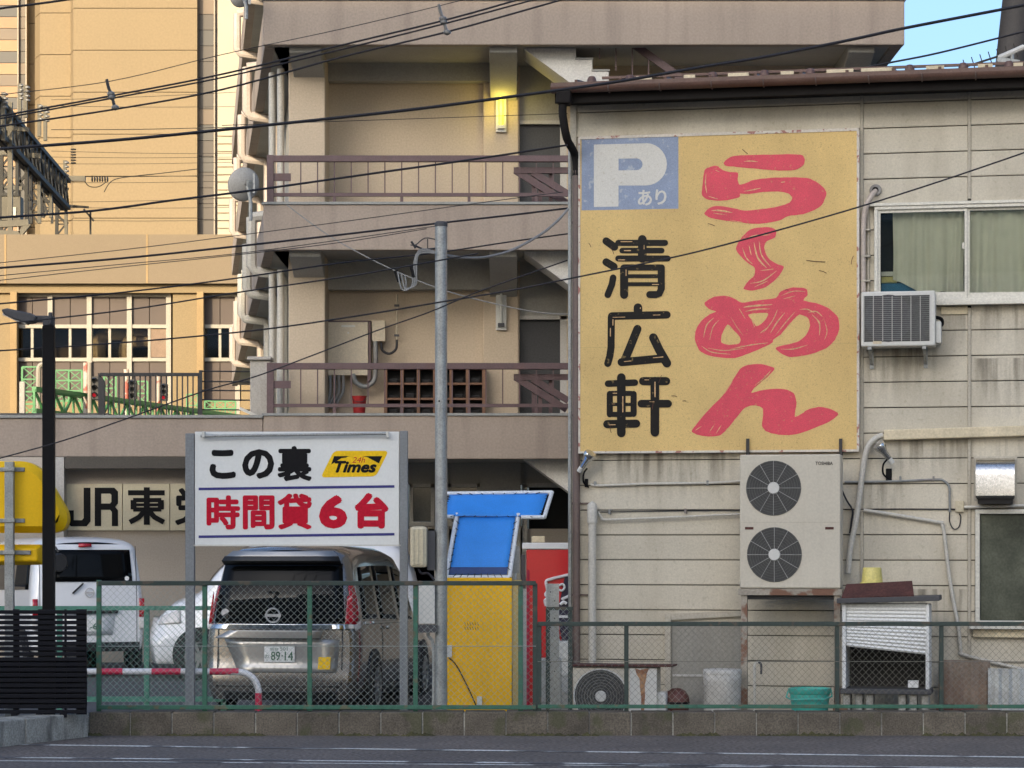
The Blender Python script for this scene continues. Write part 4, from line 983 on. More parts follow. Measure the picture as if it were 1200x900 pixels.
# upper small AC on brackets
A2 = hthing("air_conditioner", "small white air conditioner on wall brackets below the curtained window", "air conditioner", 1054, 405, .05)
o1, o0 = .36, .06
u0, z1 = H(1009, 342, o1); u1, z0 = H(1096, 405, o1)
m = HB(); m.box(u0, u1, -o1, -o0, z0, z1); part(m, "casing", "unit_white", A2, bevel=.015)
m = HB(); hbox(m, 1012.5, 347, 1089.5, 399.5, o1 - .02, o1 + .002); gp = part(m, "grille_panel", "grille_dark", A2)
cu, cz = H(1041, 373, o1); m = HB(); m.lathe((cu, -o1 - .004, cz), [(.0, 0), (.235, 0), (.235, .004)], 32, 'Y'); part(m, "fan_disc", "shed_dark", A2)
for k in range(8):
    px = 1012.5 + 77 * k / 7; m = HB(); uu = H(px, 370, o1)[0]; m.box(uu - .004, uu + .004, -o1 - .012, -o1, H(px, 399.5, o1)[1], H(px, 347, o1)[1]); part(m, "grille_bar", "grille_wire", gp)
m = HB()
for k in range(22):
    z = H(1050, 348.5 + k * 2.35, o1)[1]; m.box(H(1012.5, 370, o1)[0], H(1089.5, 370, o1)[0], -o1 - .009, -o1 - .005, z - .0018, z + .0018)
part(m, "grille_louvre", "sheet_grey", gp, kind='stuff')
m = HB(); m.box(u1, u1 + .055, -o1 + .06, -o0 - .02, z0 + .03, z1 - .3); part(m, "valve_cover", "unit_white", A2, bevel=.01)
m = HB(); hbox(m, 1023, 399.8, 1033, 402.8, o1 - .01, o1 + .004); part(m, "label_plate", "cream_board", A2)
for px in (1019, 1083):
    uu = H(px, 405, o1)[0]; m = HB(); m.box(uu - .02, uu + .02, -o1 - .02, 0, z0 - .03, z0 - .004); m.bar((uu, -o1 + .02, z0 - .03), (uu, -.02, z0 - .16), .03, .012); m.box(uu - .02, uu + .02, -.03, -.005, z0 - .2, z0); part(m, "bracket", "galvanised", A2)
m = HB(); m.tube(catmull([HV(1097, 372, .2), HV(1103, 374, .17), HV(1104, 380, .15), HV(1098, 384, .15)], 4), .018, 8); part(m, "pipe", "black_paint", A2, smooth=True)
# sleeve and insulated pipe of the upper unit
HS = hthing("refrigerant_pipe", "taped pale pipe bending out of a round wall sleeve beside the signboard", "pipe", 1020, 330, .05)
cu, cz = H(1026, 223, .02); m = HB(); m.lathe((cu, -.0, cz), [(.03, -.045), (.055, -.045), (.062, -.02), (.062, 0)], 18, 'Y'); part(m, "sleeve", "sheet_grey", HS, smooth=True)
m = HB(); m.lathe((cu, -.02, cz), [(0, -.027), (.032, -.027)], 14, 'Y'); part(m, "sleeve_hole", "room_dark", HS)
m = HB(); m.tube(catmull([HV(1026, 224, .03), HV(1021, 230, .10), HV(1016, 240, .11), HV(1012.5, 256, .08), HV(1011.5, 290, .06), HV(1011.5, 342, .06)], 6), .028, 10); part(m, "pipe", "pvc_pink", HS, smooth=True)
m = HB(); m.tube([HV(1017.5, 240, .03), HV(1017.5, 342, .03)], .014, 6); part(m, "drain_tube", "siding_trim", HS)
for py in (269, 300, 329): m = HB(); hbox(m, 1009, py - .8, 1020, py + .8, 0, .09); part(m, "pipe_clip", "siding_trim", HS)
# steel exhaust hood
EH = hthing("exhaust_hood", "shiny steel exhaust hood above the lower right window", "vent hood", 1167, 583, 0)
m = HB(); hbox(m, 1141, 535, 1192, 587, 0, .02); part(m, "back_plate", "siding_trim", EH)
u0, z1 = H(1144, 537, .05); u1, z0 = H(1189, 583, .3)
rows = []
for u in (u0, u1): rows.append([Vector((u, v, z)) for v, z in ((-.02, z1), (-.12, z1 - .005), (-.20, z1 - .04), (-.25, z1 - .10), (-.27, z1 - .17), (-.28, z0 + .02), (-.26, z0))])
m = HB(); m.grid(rows)
for r_ in rows: m.add(r_ + [Vector((r_[0].x, -.02, z0))], [list(range(8))])
part(m, "hood", "steel_bright", EH, smooth=True)
m = HB(); m.box(u0 + .01, u1 - .01, -.26, -.03, z0 - .012, z0 - .004); m.box(u0 + .02, u1 - .02, -.24, -.03, z0 - .06, z0 - .013); part(m, "outlet", "room_dark", EH)
# pipe cover running right
PC = hthing("pipe_duct", "long cream pipe cover running to the right across the planks", "duct", 1120, 515)
m = HB(); a = HV(1036, 510, .06); b = HV(1215, 504.5, .06); m.bar(a, b, .10, .105); part(m, "cover", "cream_board", PC, bevel=.012)
m = HB(); m.tube(catmull([HV(1035, 510, .06), HV(1027, 513, .07), HV(1018, 522, .08), HV(1013, 540, .08), HV(1008, 575, .08), HV(1003, 610, .1), HV(996, 645, .12), HV(994, 672, .14)], 6), .030, 10); part(m, "wrapped_pipe", "pvc", PC, smooth=True)
m = HB(); m.tube(catmull([HV(1036, 513, .04), HV(1028, 519, .05), HV(1022, 516, .05)], 5), .02, 8); part(m, "pipe_elbow", "pvc", PC, smooth=True)
# conduits
def conduit(name, label, pts, r, mt, off=.03, clips=(), n=5, cat="pipe"):
    t = hthing(name, label, cat, pts[0][0], max(p[1] for p in pts), off)
    m = HB(); m.tube(catmull([HV(x, y, off) for x, y in pts], n), r, 8); part(m, "tube", mt, t, smooth=True)
    for (x, y) in clips: m = HB(); hbox(m, x - 1.2, y - 3, x + 1.2, y + 2.5, 0, off + .012); part(m, "clip", "sheet_grey", t)
    return t
conduit("electrical_conduit", "pale conduit running right from the corner spotlight", [(693, 566), (700, 569), (760, 567), (830, 566), (868, 564)], .013, "pvc", clips=((697, 567), (829, 566)))
conduit("electrical_conduit", "white capped conduit running below the spotlight conduit", [(701, 600), (705, 606.5), (712, 609), (780, 606.5), (867, 602.5)], .011, "pvc", off=.06, clips=((714, 600), (803, 599)))
conduit("electrical_cable", "thin dark cable above the white conduit on the planks", [(700, 600), (760, 599), (868, 598)], .005, "cable", off=.02, cat="cable")
conduit("electrical_conduit", "grey conduit bending down to a junction box near the exhaust hood", [(990, 565), (1050, 564), (1095, 562), (1105, 563), (1112, 570), (1113, 585), (1113, 600)], .012, "sheet_grey", clips=((1055, 561), (1094, 561)))
conduit("drain_tube", "pale drain tube sloping right then running down past the shutter cabinet", [(1012, 598), (1040, 602), (1100, 612), (1104, 614), (1107, 630), (1113, 680), (1123, 735), (1126, 762), (1131, 768), (1200, 785)], .018, "pvc", off=.05, clips=(), n=4)
conduit("electrical_cable", "cable loop hanging under the junction box", [(1113, 600), (1113, 612), (1118, 620), (1124, 617), (1126, 606), (1124, 602)], .006, "cable", cat="cable")
conduit("electrical_conduit", "bright thin conduit running right over the lower window", [(1130, 594.5), (1200, 592.5)], .016, "alu_frame", off=.05)
conduit("electrical_cable", "dark cable along the plank joint right of the tall unit", [(990, 597), (1060, 596.5), (1120, 597)], .006, "cable", off=.02, cat="cable")
jb = hthing("junction_box", "small beige junction box below the exhaust hood", "junction box", 1124, 601)
m = HB(); hbox(m, 1119.5, 587, 1129.5, 600, 0, .05); part(m, "box", "meter_cream", jb, bevel=.006)
conduit("electrical_cable", "black cable hanging beside the tall unit's right side", [(986, 573), (992, 586), (999, 598), (998, 610), (996, 625)], .009, "cable", off=.1, cat="cable")
vp = hthing("vent_pipe", "white capped vent pipe standing near the left corner downpipe", "pipe", 694, 790, .1)
uu = H(694, 650, .1)[0]
m = HB(); m.tube([(uu, -.1, LOT), (uu, -.1, H(694, 612, .1)[1])], .042, 14); part(m, "tube", "pvc", vp, smooth=True)
zc_ = H(694, 590, .1)[1]; m = HB(); m.lathe((uu, -.1, zc_), [(.052, -.2), (.052, -.02), (.04, .0), (.0, .025)], 16); part(m, "cap", "pvc", vp, smooth=True)
def spot(label, px, py, dirx, bulb):
    t = hthing("spot_lamp", label, "lamp", px, py + 30)
    m = HB(); hbox(m, px + 1, py + 18, px + 8, py + 33, 0, .03) if bulb else hbox(m, px - 1, py + 20, px + 3, py + 30, 0, .03); part(m, "base", "black_paint", t, bevel=.008)
    m = HB(); m.tube(catmull([HV(px + 4, py + 30, .04), HV(px - 2, py + 24, .08), HV(px - 2, py + 14, .12), HV(px + 2, py + 8, .14)], 4), .010, 6); part(m, "arm", "black_paint", t, smooth=True)
    c = HV(px, py, .16); d = (Vector((-dirx * .55, -.35, .75))).normalized()
    prof = [(0.0, .022), (.02, .028), (.10, .034), (.155, .058), (.19, .064), (.205, .058), (.215, .0)]
    pts = [c - d * .09 + d * h for h, r in prof]; m = HB(); m.tube(pts, [max(r, .001) for h, r in prof], 16); part(m, "reflector_bulb", "lamp_silver", t, smooth=True)
    m = HB(); m.tube([c - d * .13, c - d * .07], .028, 12); part(m, "socket", "unit_white", t, smooth=True)
spot("silver spot lamp on the corner downpipe under the signboard", 686, 541, -1, 0)
spot("silver spot lamp with black wall box right of the tall unit", 1037, 531, 1, 1)
# lower air conditioner
A3 = hthing("air_conditioner", "low air conditioner with rust run and loose rusty top plate behind the fence", "air conditioner", 722, 838, .7)
o1, o0 = 1.0, .68
u0, z1 = H(671, 782, o1); u1, z0 = H(769, 838, o1)
m = HB(); m.box(u0, u1, -o1, -o0, LOT, z1); part(m, "casing", "unit_cream", A3, bevel=.012)
cu, cz = H(704, 816, o1)
m = HB(); m.lathe((cu, -o1 - .003, cz), [(0, -.001), (.262, -.001), (.262, .015)], 36, 'Y'); g = part(m, "fan_grille", "grille_dark", A3)
m = HB(); m.tube([(cu + .268 * math.cos(2 * math.pi * k / 40), -o1 - .006, cz + .268 * math.sin(2 * math.pi * k / 40)) for k in range(40)], .008, 6, closed=True); part(m, "guard_ring", "unit_white", g, smooth=True)
m = HB()
for q in range(1, 8): 
    rr = .05 + q * .028; m.tube([(cu + rr * math.cos(2 * math.pi * k / 32), -o1 - .008, cz + rr * math.sin(2 * math.pi * k / 32)) for k in range(32)], .002, 4, closed=True)
part(m, "guard_wire", "sheet_grey", g, kind='stuff')
m = HB(); m.lathe((cu, -o1 - .014, cz), [(0, 0), (.052, 0), (.056, .01)], 20, 'Y'); part(m, "fan_hub", "unit_white", g)
m = HB(); hbox(m, 738, 783, 769.5, 838, o1 - .01, o1 + .004); sp = part(m, "side_panel", "unit_white", A3)
m = HB(); m.poly([[(744, 783), (750, 785), (761, 783), (758, 789), (757, 797), (755.5, 803), (756, 815), (754.5, 838), (751, 838), (751.5, 818), (750, 806), (749.5, 796), (746, 790)]], hfn(o1 + .0065)); part(m, "rust_run", "rust_stain", A3)
m = HB(); u2 = H(788, 778, o1)[0]; m.box(u0 - .01, u2, -o1 - .03, -o0 + .02, z1 + .012, z1 + .028); part(m, "top_plate", "rust_dark", A3, label="loose rusty plate lying on top")
m = HB(); m.box(u1 - .02, u1 + .09, -o1 + .06, -o0 - .03, LOT, z1 - .24); part(m, "valve_cover", "unit_white", A3, bevel=.03)

# streak patches on the planks, fading downwards; rusty under the hood
for (pa, pt, pb, pbm, mt) in ((1006, 408, 1100, 478, "dark_streak"), (1098, 356, 1210, 418, "dark_streak"), (1036, 516, 1210, 566, "dark_streak"), (684, 531, 868, 600, "dark_streak"), (1140, 585, 1194, 600, "rust_drip"), (1012, 566, 1060, 640, "dark_streak"), (986, 690, 1143, 780, "dark_streak"), (1138, 420, 1210, 498, "dark_streak")):
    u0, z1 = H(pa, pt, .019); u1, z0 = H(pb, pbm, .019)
    m = HB(); m.add([(u0, -.019, z0), (u1, -.019, z0), (u1, -.019, z1), (u0, -.019, z1)], [[0, 1, 2, 3]]); part(m, "dark_streak", mt, HOUSE, kind='stuff')

# ------------------------------------------------------------------ clutter between the fence and the house
pot = hthing("pot", "red-brown domed pot behind the fence beside the low unit", "pot", 793, 838, .75)
u, z = H(793, 807, .75); m = HB(); m.lathe((u, -.75, z - .14), [(.09, -.12), (.125, -.06), (.128, 0), (.128, .03), (.12, .07), (.09, .115), (.05, .14), (0, .15)], 20); part(m, "body", "pot_brown", pot, smooth=True)
m = HB(); m.lathe((u, -.75, z - .14), [(.132, -.006), (.136, 0), (.132, .012)], 20); part(m, "rim", "black_paint", pot)
dr = hthing("drum", "battered white plastic drum with pale lid behind the fence", "drum", 846, 838, .75)
u, z1 = H(846.5, 784, .75); ra = .185
m = HB(); m.lathe((u, -.75, 0), [(ra * .95, LOT), (ra, LOT + .02), (ra, z1 - .14), (ra * 1.02, z1 - .13), (ra * 1.02, z1 - .05), (ra, z1 - .045), (ra * .97, z1 - .02)], 26); part(m, "body", "drum_white", dr, smooth=True)
m = HB(); m.lathe((u, -.75, z1 - .02), [(ra * 1.04, -.03), (ra * 1.05, 0), (ra * 1.0, .018), (ra * .5, .024), (0, .024)], 26); part(m, "lid", "drum_white", dr, smooth=True)
bk = hthing("bucket", "turquoise plastic bucket with a rolled rim behind the fence", "bucket", 949, 838, .8)
u, z1 = H(949, 806, .8)
m = HB(); m.lathe((u, -.8, 0), [(.15, LOT), (.155, LOT + .01), (.195, z1 - .06), (.205, z1 - .05), (.212, z1 - .005), (.2, z1), (.19, z1 - .03), (.15, LOT + .03), (0, LOT + .03)], 28); bb = part(m, "body", "bucket_teal", bk, smooth=True)
m = HB(); m.tube([(u - .208, -.8, z1 - .02), (u - .225, -.86, z1 - .09), (u - .16, -.99, z1 - .11), (u, -1.02, z1 - .10), (u + .16, -.99, z1 - .10), (u + .22, -.86, z1 - .08), (u + .208, -.8, z1 - .02)], .008, 6); part(m, "handle", "bucket_teal", bk)
# shutter cabinet
cb = hthing("shutter_cabinet", "white roll-shutter cabinet with the shutter hanging crooked over a dark opening", "cabinet", 1040, 838, .5)
o1, o0 = .95, .42
u0, z1 = H(987, 708, o1); u1, z0 = H(1089, 808, o1)
for (a, b) in ((u0, u0 + .035), (u1 - .035, u1)):
    m = HB(); m.box(a, b, -o1, -o0, z0, z1); part(m, "side_panel", "shutter_white", cb, bevel=.005)
m = HB(); m.box(u0 + .035, u1 - .035, -o0 - .03, -o0, z0, z1); part(m, "back_panel", "room_dark", cb)
m = HB(); m.box(u0 - .02, u1 + .02, -o1 - .02, -o0, z0 - .05, z0 - .002); part(m, "base", "shed_dark", cb, bevel=.006)
m = HB(); zz0 = H(1040, 708, o1)[1]; m.add([(u0 - .05, -o1 - .06, zz0 + .005), (u1 + .10, -o1 - .06, zz0 + .035), (u1 + .10, -o0 + .03, zz0 + .035), (u0 - .05, -o0 + .03, zz0 + .005), (u0 - .05, -o1 - .06, zz0 + .055), (u1 + .10, -o1 - .06, zz0 + .085), (u1 + .10, -o0 + .03, zz0 + .085), (u0 - .05, -o0 + .03, zz0 + .055)],
    [[3, 2, 1, 0], [4, 5, 6, 7], [0, 1, 5, 4], [1, 2, 6, 5], [2, 3, 7, 6], [3, 0, 4, 7]]); part(m, "roof_panel", "shed_dark", cb, bevel=.006)
ns = 13
for i in range(ns):
    tilt = .06 * (i / ns) ** 1.5; z = z1 + .005 - i * .036
    m = HB(); m.add([(u0 + .036, -o1 + .03, z - .036 + tilt), (u1 - .036, -o1 + .03, z - .036 - tilt * .4), (u1 - .036, -o1 + .03, z - tilt * .4), (u0 + .036, -o1 + .03, z + tilt),
                     (u0 + .036, -o1 + .018, z - .02 + tilt), (u1 - .036, -o1 + .018, z - .02 - tilt * .4)], [[0, 1, 5, 4], [4, 5, 2, 3], [0, 4, 3], [1, 2, 5]])
    part(m, "shutter_slat", "shutter_white", cb)
m = HB(); hbox(m, 1064, 798, 1076, 806, o1 - .2, o1 - .05); part(m, "stored_paper", "shutter_white", cb)
for px in (992, 1006, 1019, 1057, 1070, 1084):
    uu = H(px, 820, o1)[0]; m = HB(); m.box(uu - .035, uu + .035, -o1 + .02, -o1 + .3, LOT, z0 - .052); part(m, "support_block", "kerb_pale", cb, bevel=.01)
lid = hthing("sheet_metal", "rusty dark red folded sheet lying on top of the shutter cabinet", "metal sheet", 1030, 700, .9)
m = HB(); a, b, c, d = HV(986, 700, .98), HV(1071, 697.5, .98), HV(1069, 680.5, .75), HV(992, 684.5, .75)
m.add([a, b, c, d] + [v + Vector((0, .02, -.025)) for v in (a, b, c, d)], [[0, 1, 2, 3], [7, 6, 5, 4], [0, 1, 5, 4], [1, 2, 6, 5], [2, 3, 7, 6], [3, 0, 4, 7]]); part(m, "sheet", "rust_dark", lid)
m = HB(); m.add([a + Vector((0, 0, -.003)), b + Vector((0, 0, -.003)), b + Vector((0, 0, -.06)), a + Vector((0, 0, -.06))] + [v + Vector((0, .015, 0)) for v in (a, b, b + Vector((0, 0, -.06)), a + Vector((0, 0, -.06)))], [[0, 1, 2, 3], [7, 6, 5, 4], [0, 1, 5, 4], [1, 2, 6, 5], [2, 3, 7, 6], [3, 0, 4, 7]]); part(m, "folded_edge", "rust_dark", lid)
yb = hthing("bucket", "small upturned yellow bucket on the cabinet behind the rusty sheet", "bucket", 1022, 683, .55)
u, z0 = H(1022, 684, .55); z1 = H(1022, 665, .55)[1]
m = HB(); m.lathe((u, -.55, 0), [(.118, z0 - .02), (.118, z0 + .01), (.105, z0 + .015), (.09, z1 - .01), (.085, z1), (0, z1)], 22); part(m, "body", "bucket_yellow", yb, smooth=True)
tapb = hthing("water_tap", "white pipe bent over with a small dark tap by the doorway", "tap", 887, 835, .65)
m = HB(); m.tube(catmull([HV(884, 845, .65), HV(884, 790, .65), HV(885, 778, .65), HV(890, 776, .65)], 5), .014, 8); part(m, "tube", "pvc", tapb, smooth=True)
m = HB(); m.tube(catmull([HV(889, 776, .66), HV(892, 779, .67), HV(892, 790, .67)], 4), .011, 6); part(m, "spout", "shed_dark", tapb)
for (nm, lb, pa, pb, pt, off, mt, lean) in (("metal_sheet", "rust-stained sheet leaning on the wall right of the cabinet", 1100, 1160, 773, .35, "sheet_rusty", .12), ("metal_sheet", "grey galvanised sheet at the far right foot of the wall", 1158, 1215, 783, .45, "galvanised", .1)):
    t = hthing(nm, lb, "metal sheet", (pa + pb) / 2, 838, off); a, b = HV(pa, pt, off), HV(pb, pt + 1, off)
    m = HB(); c = Vector((b.x, b.y - lean, LOT)); d = Vector((a.x, a.y - lean, LOT)); n_ = 14
    rows = [[a.lerp(b, i / n_) + Vector((0, .008 * math.sin(i * 1.9), 0)) for i in range(n_ + 1)], [d.lerp(c, i / n_) + Vector((0, .008 * math.sin(i * 1.9), 0)) for i in range(n_ + 1)]]
    m.grid(rows); o = part(m, "sheet", mt, t); md = o.modifiers.new("solid", 'SOLIDIFY'); md.thickness = .006
for i, (px, py, w, lb) in enumerate(((985, 829, 9, "short wooden block by the cabinet foot"), (1107, 826, 10, "brown timber offcut lying right of the cabinet"), (1130, 830, 12, "dark plank end below the leaning sheet"), (905, 834, 8, "small white tray end behind the bucket"))):
    m = HB(); u, z = H(px, py, .9); m.box(u - w * .008, u + w * .008, -.95, -.7, LOT, z); solo(m, "timber_block", ["shelf_wood", "rust_dark", "pot_brown", "unit_white"][i], lb, "block", bevel=.008, rz=0)
# ------------------------------------------------------------------ chain-link fences on the kerb
def chain(x0, x1, z0, z1, y, p=.031, r=.0023):
    m = MB(); n = int((x1 - x0) / p); rows = int((z1 - z0) / p)
    for i in range(n):
        pts = []
        for k in range(rows + 1):
            s = ((k + i) % 2); pts.append((x0 + (i + s) * p + random.uniform(-.001, .001), y + (.002 if s else -.002), z0 + (z1 - z0) * k / rows))
        m.tube(pts, r, 3, cap=False)
    return m
YFE = YK + .13
fz = lambda py: PZ(py, YFE); fx = lambda px: PX(px, YFE)
FG = thing("chain_link_fence", "green chain-link fence in front of the parked cars and yellow machine", "fence", (fx(370), YFE, .217))
zt, zb = fz(683.5), .225
for px in (116, 240, 363, 487, 610, 627):
    x = fx(px); m = MB(); m.box(x - .022, x + .022, YFE - .022, YFE + .022, .217, zt + (.03 if px in (116,) else 0)); part(m, "post", "fence_green" if px < 620 else "fence_dark", FG, bevel=.004)
for (za, zb_, mt) in ((zt - .02, zt + .022, "fence_dark"), (zb + .01, zb + .05, "fence_green")):
    m = MB(); m.box(fx(116), fx(628), YFE - .045, YFE - .023, za, zb_); part(m, "rail", mt, FG, bevel=.004)
m = MB(); m.tube([(fx(116), YFE - .05, fz(757)), (fx(628), YFE - .05, fz(757))], .003, 4); part(m, "tension_wire", "wire_pale", FG)
part(chain(fx(117), fx(627), zb + .03, zt, YFE + .028), "chain_link_mesh", "wire_pale", FG, kind='stuff')
FD = thing("chain_link_fence", "lower dark chain-link fence in front of the house clutter", "fence", (fx(910), YFE, .217))
zt = fz(731)
for px in (632, 734, 877, 981, 1103, 1226, 1349):
    if px == 877: continue
    x = fx(px); m = MB(); m.box(x - .02, x + .02, YFE - .02, YFE + .02, .217, zt); part(m, "post", "fence_dark", FD, bevel=.004)
for (za, zb_, mt) in ((zt - .02, zt + .02, "fence_dark"), (zb + .02, zb + .055, "fence_green")):
    m = MB(); m.box(fx(630), fx(1360), YFE - .04, YFE - .021, za, zb_); part(m, "rail", mt, FD, bevel=.004)
m = MB(); m.tube([(fx(630), YFE - .046, fz(775)), (fx(1360), YFE - .046, fz(775))], .003, 4); part(m, "tension_wire", "wire_dull", FD)
part(chain(fx(631), fx(1360), zb + .03, zt, YFE + .028), "chain_link_mesh", "wire_dull", FD, kind='stuff')
# short return fence by the house corner
Yq = 24.9
FS = thing("chain_link_fence", "short dark fence return with a galvanised post by the house corner", "fence", (PX(655, Yq), Yq, LOT))
for px in (642, 668):
    x = PX(px, Yq); m = MB(); m.box(x - .02, x + .02, Yq - .02, Yq + .02, LOT, PZ(713, Yq)); part(m, "post", "fence_dark", FS)
m = MB(); m.box(PX(640, Yq), PX(671, Yq), Yq - .045, Yq - .021, PZ(715, Yq), PZ(711, Yq)); part(m, "rail", "fence_dark", FS)
part(chain(PX(641, Yq), PX(669, Yq), LOT, PZ(713, Yq), Yq - .05), "chain_link_mesh", "wire_pale", FS, kind='stuff')
gp_ = thing("square_post", "pale galvanised channel post standing before the red machine", "post", (PX(647.5, 25.1), 25.1, LOT))
x = PX(647.5, 25.1); m = MB(); m.box(x - .062, x - .05, 25.05, 25.15, LOT, PZ(684, 25.1)); m.box(x + .05, x + .062, 25.05, 25.15, LOT, PZ(684, 25.1)); m.box(x - .05, x + .05, 25.10, 25.115, LOT, PZ(684, 25.1)); part(m, "channel", "galvanised", gp_)
m = MB()
for k in range(14):
    z = .2 + k * .085; m.lathe((x - .02 if k % 2 else x + .02, 25.098, z), [(0, -.002), (.007, -.002), (.007, .003)], 8, 'Y')
part(m, "bolt_hole", "shed_dark", gp_, kind='stuff')
# pale teal fence further back in the lot
Yt = 28.6
FT = thing("chain_link_fence", "pale teal chain-link fence further back beside the white van", "fence", (PX(170, Yt), Yt, LOT))
for px in (-20, 70, 172, 262):
    x = PX(px, Yt); m = MB(); m.box(x - .028, x + .028, Yt - .028, Yt + .028, LOT, PZ(711, Yt)); part(m, "post", "fence_teal", FT)
for (pa, pb) in ((715, 710), (822, 816)):
    m = MB(); m.box(PX(-20, Yt), PX(262, Yt), Yt - .055, Yt - .03, PZ(pa, Yt), PZ(pb, Yt)); part(m, "rail", "fence_teal", FT)
part(chain(PX(95, Yt), PX(262, Yt), PZ(820, Yt), PZ(713, Yt), Yt - .06, p=.036), "chain_link_mesh", "fence_teal", FT, kind='stuff')

# black slat fence at the left edge, standing on the pale kerb
BF = thing("slat_fence", "black horizontal slat fence at the lower left edge", "fence", (-4.3, 23.2, .2))
Yb = 23.5; bx = lambda p: PX(p, Yb); bz = lambda p: PZ(p, Yb)
for i in range(20):
    z = bz(717.2 + i * 6.15); m = MB(); m.box(bx(-150), bx(101), Yb - .012, Yb + .012, z - .017, z + .017); part(m, "slat", "slat_black", BF, bevel=.003)
for (pa, pb) in ((15, 22), (44, 64), (75, 77.5), (89, 101), (-12, -2), (-60, -50), (-110, -100)):
    m = MB(); m.box(bx(pa), bx(pb), Yb + .015, Yb + .04, .225, bz(714)); part(m, "upright", "slat_black", BF)
for i in range(9):
    z = bz(776 + i * 6.15); m = MB(); m.box(bx(-150), bx(101), Yb + .045, Yb + .06, z - .014, z + .014); part(m, "rear_slat", "slat_black", BF)
for px in (17, 46, 74):
    m = MB(); m.box(bx(px - 4), bx(px + 4), Yb - .01, Yb + .03, .2, bz(836)); part(m, "foot", "slat_black", BF)

# red and white barrier pipe
Yr = 25.4
BR = thing("barrier_rail", "white barrier pipe with red bands, bent down at its right end", "barrier", (PX(300, Yr), Yr, LOT))
pts = catmull([P(60, 787, Yr), P(150, 787, Yr), P(225, 787, Yr), P(278, 787.5, Yr), P(290, 790, Yr), P(299, 798, Yr), P(303, 810, Yr), P(303, 830, Yr)], 6) + [Vector((PX(303, Yr), Yr, LOT))]
m = MB(); m.tube(pts, .032, 14); bp = part(m, "bent_pipe", "barrier_white", BR, smooth=True)
for (pa, pb) in ((119, 144), (178, 212), (246, 280)):
    m = MB(); m.tube([P(pa, 787, Yr), P(pb, 787, Yr)], .0335, 14); part(m, "red_band", "barrier_red", bp, smooth=True)
m = MB(); m.tube([P(303, 812, Yr), Vector((PX(303, Yr), Yr, LOT))], .0345, 14); part(m, "red_band", "barrier_red", bp, smooth=True)
m = MB(); m.tube([P(60, 787, Yr), Vector((PX(60, Yr), Yr, LOT))], .032, 12); part(m, "leg", "barrier_white", BR, smooth=True)
m = MB(); m.box(-6.5, PX(112, 24.6), 24.55, 24.62, LOT + .002, LOT + .24); solo(m, "lot_kerb", "kerb_pale", "low white edging strip behind the black slat fence", "edging")

# ------------------------------------------------------------------ white parking sign
Yw = 25.3
WS = thing("parking_sign", "white two-post parking sign with black and red Japanese lettering and yellow logo", "sign", (PX(348, Yw), Yw, LOT))
W4 = lambda x, y: (200 + x / 4, 490 + y / 4)
wp = lambda dy: (lambda a, b: P(200 + a / 4, 490 + b / 4, Yw - dy))
for (pa, pb) in ((217.5, 228), (468.5, 478)):
    m = MB(); m.box(PX(pa, Yw), PX(pb, Yw), Yw - .03, Yw + .06, LOT, PZ(505 if pa > 300 else 508, Yw)); part(m, "post", "sign_post_grey", WS, bevel=.005)
m = MB(); m.box(PX(228.5, Yw), PX(468, Yw), Yw - .02, Yw + .04, PZ(638.5, Yw), PZ(506, Yw)); part(m, "panel", "sign_white", WS, bevel=.006)
m = MB(); m.box(PX(226.3, Yw), PX(470, Yw), Yw - .03, Yw + .05, PZ(640, Yw), PZ(638.2, Yw)); part(m, "bottom_edge", "unit_white", WS)
m = MB(); m.tube([P(235, 511, Yw - .07), P(455, 508, Yw - .07)], .014, 10); lt = part(m, "lamp_tube", "galvanised", WS, smooth=True)
for px in (238, 453): m = MB(); m.box(PX(px, Yw), PX(px + 3, Yw), Yw - .085, Yw - .02, PZ(513, Yw), PZ(506, Yw)); part(m, "lamp_holder", "unit_white", lt)
for (ch, box, mt) in (("こ", (182, 148, 305, 285), 0), ("の", (335, 145, 485, 285), 0), ("裏", (500, 130, 662, 296), 0)):
    m = MB(); m.text(ch, *box, wp(.023), bold=.055 if ch != "裏" else .034); part(m, "letter", "print_black", WS)
for (ch, box) in (("時", (168, 362, 325, 522)), ("間", (338, 362, 487, 522)), ("貸", (500, 353, 662, 522)), ("6", (695, 360, 828, 518)), ("台", (862, 350, 1022, 518))):
    m = MB(); m.text(ch, *box, wp(.023), bold=.036 if ch in "時間貸" else .07 if ch == "6" else .055); part(m, "letter", "print_red", WS)
for (ya, yb_) in ((326, 12), (550, 12)):
    m = MB(); m.poly([[(131, ya), (1049, ya - 12), (1049, ya), (131, ya + 12)]], wp(.023)); part(m, "blue_line", "print_navy", WS)
def rpoly(L, r=14, n=4):
    out = []; N = len(L)
    for i in range(N):
        p0, p, p2 = Vector(L[i - 1]), Vector(L[i]), Vector(L[(i + 1) % N]); a = p + (p0 - p).normalized() * r; b = p + (p2 - p).normalized() * r
        out += [tuple((a.lerp(p, k / n)).lerp(p.lerp(b, k / n), k / n)) for k in range(n + 1)]
    return out
m = MB(); m.poly([rpoly([(703, 278), (765, 153), (1022, 153), (962, 273)], 22)], wp(.023)); part(m, "logo_plate", "logo_yellow", WS)
m = MB(); m.poly([[(766, 178), (992, 178), (976, 212), (935, 190), (860, 180), (800, 188), (752, 218)]], wp(.024))
part(m, "logo_band", "print_black", WS)
m = MB(); m.poly([rpoly([(793, 205), (830, 180), (880, 174), (925, 184), (955, 205)], 6)], wp(.0245)); part(m, "logo_patch", "logo_yellow", WS)
m = MB(); m.text("24h", 850, 182, 912, 209, wp(.0255), bold=.0, shear=.3); part(m, "letter", "print_red", WS)
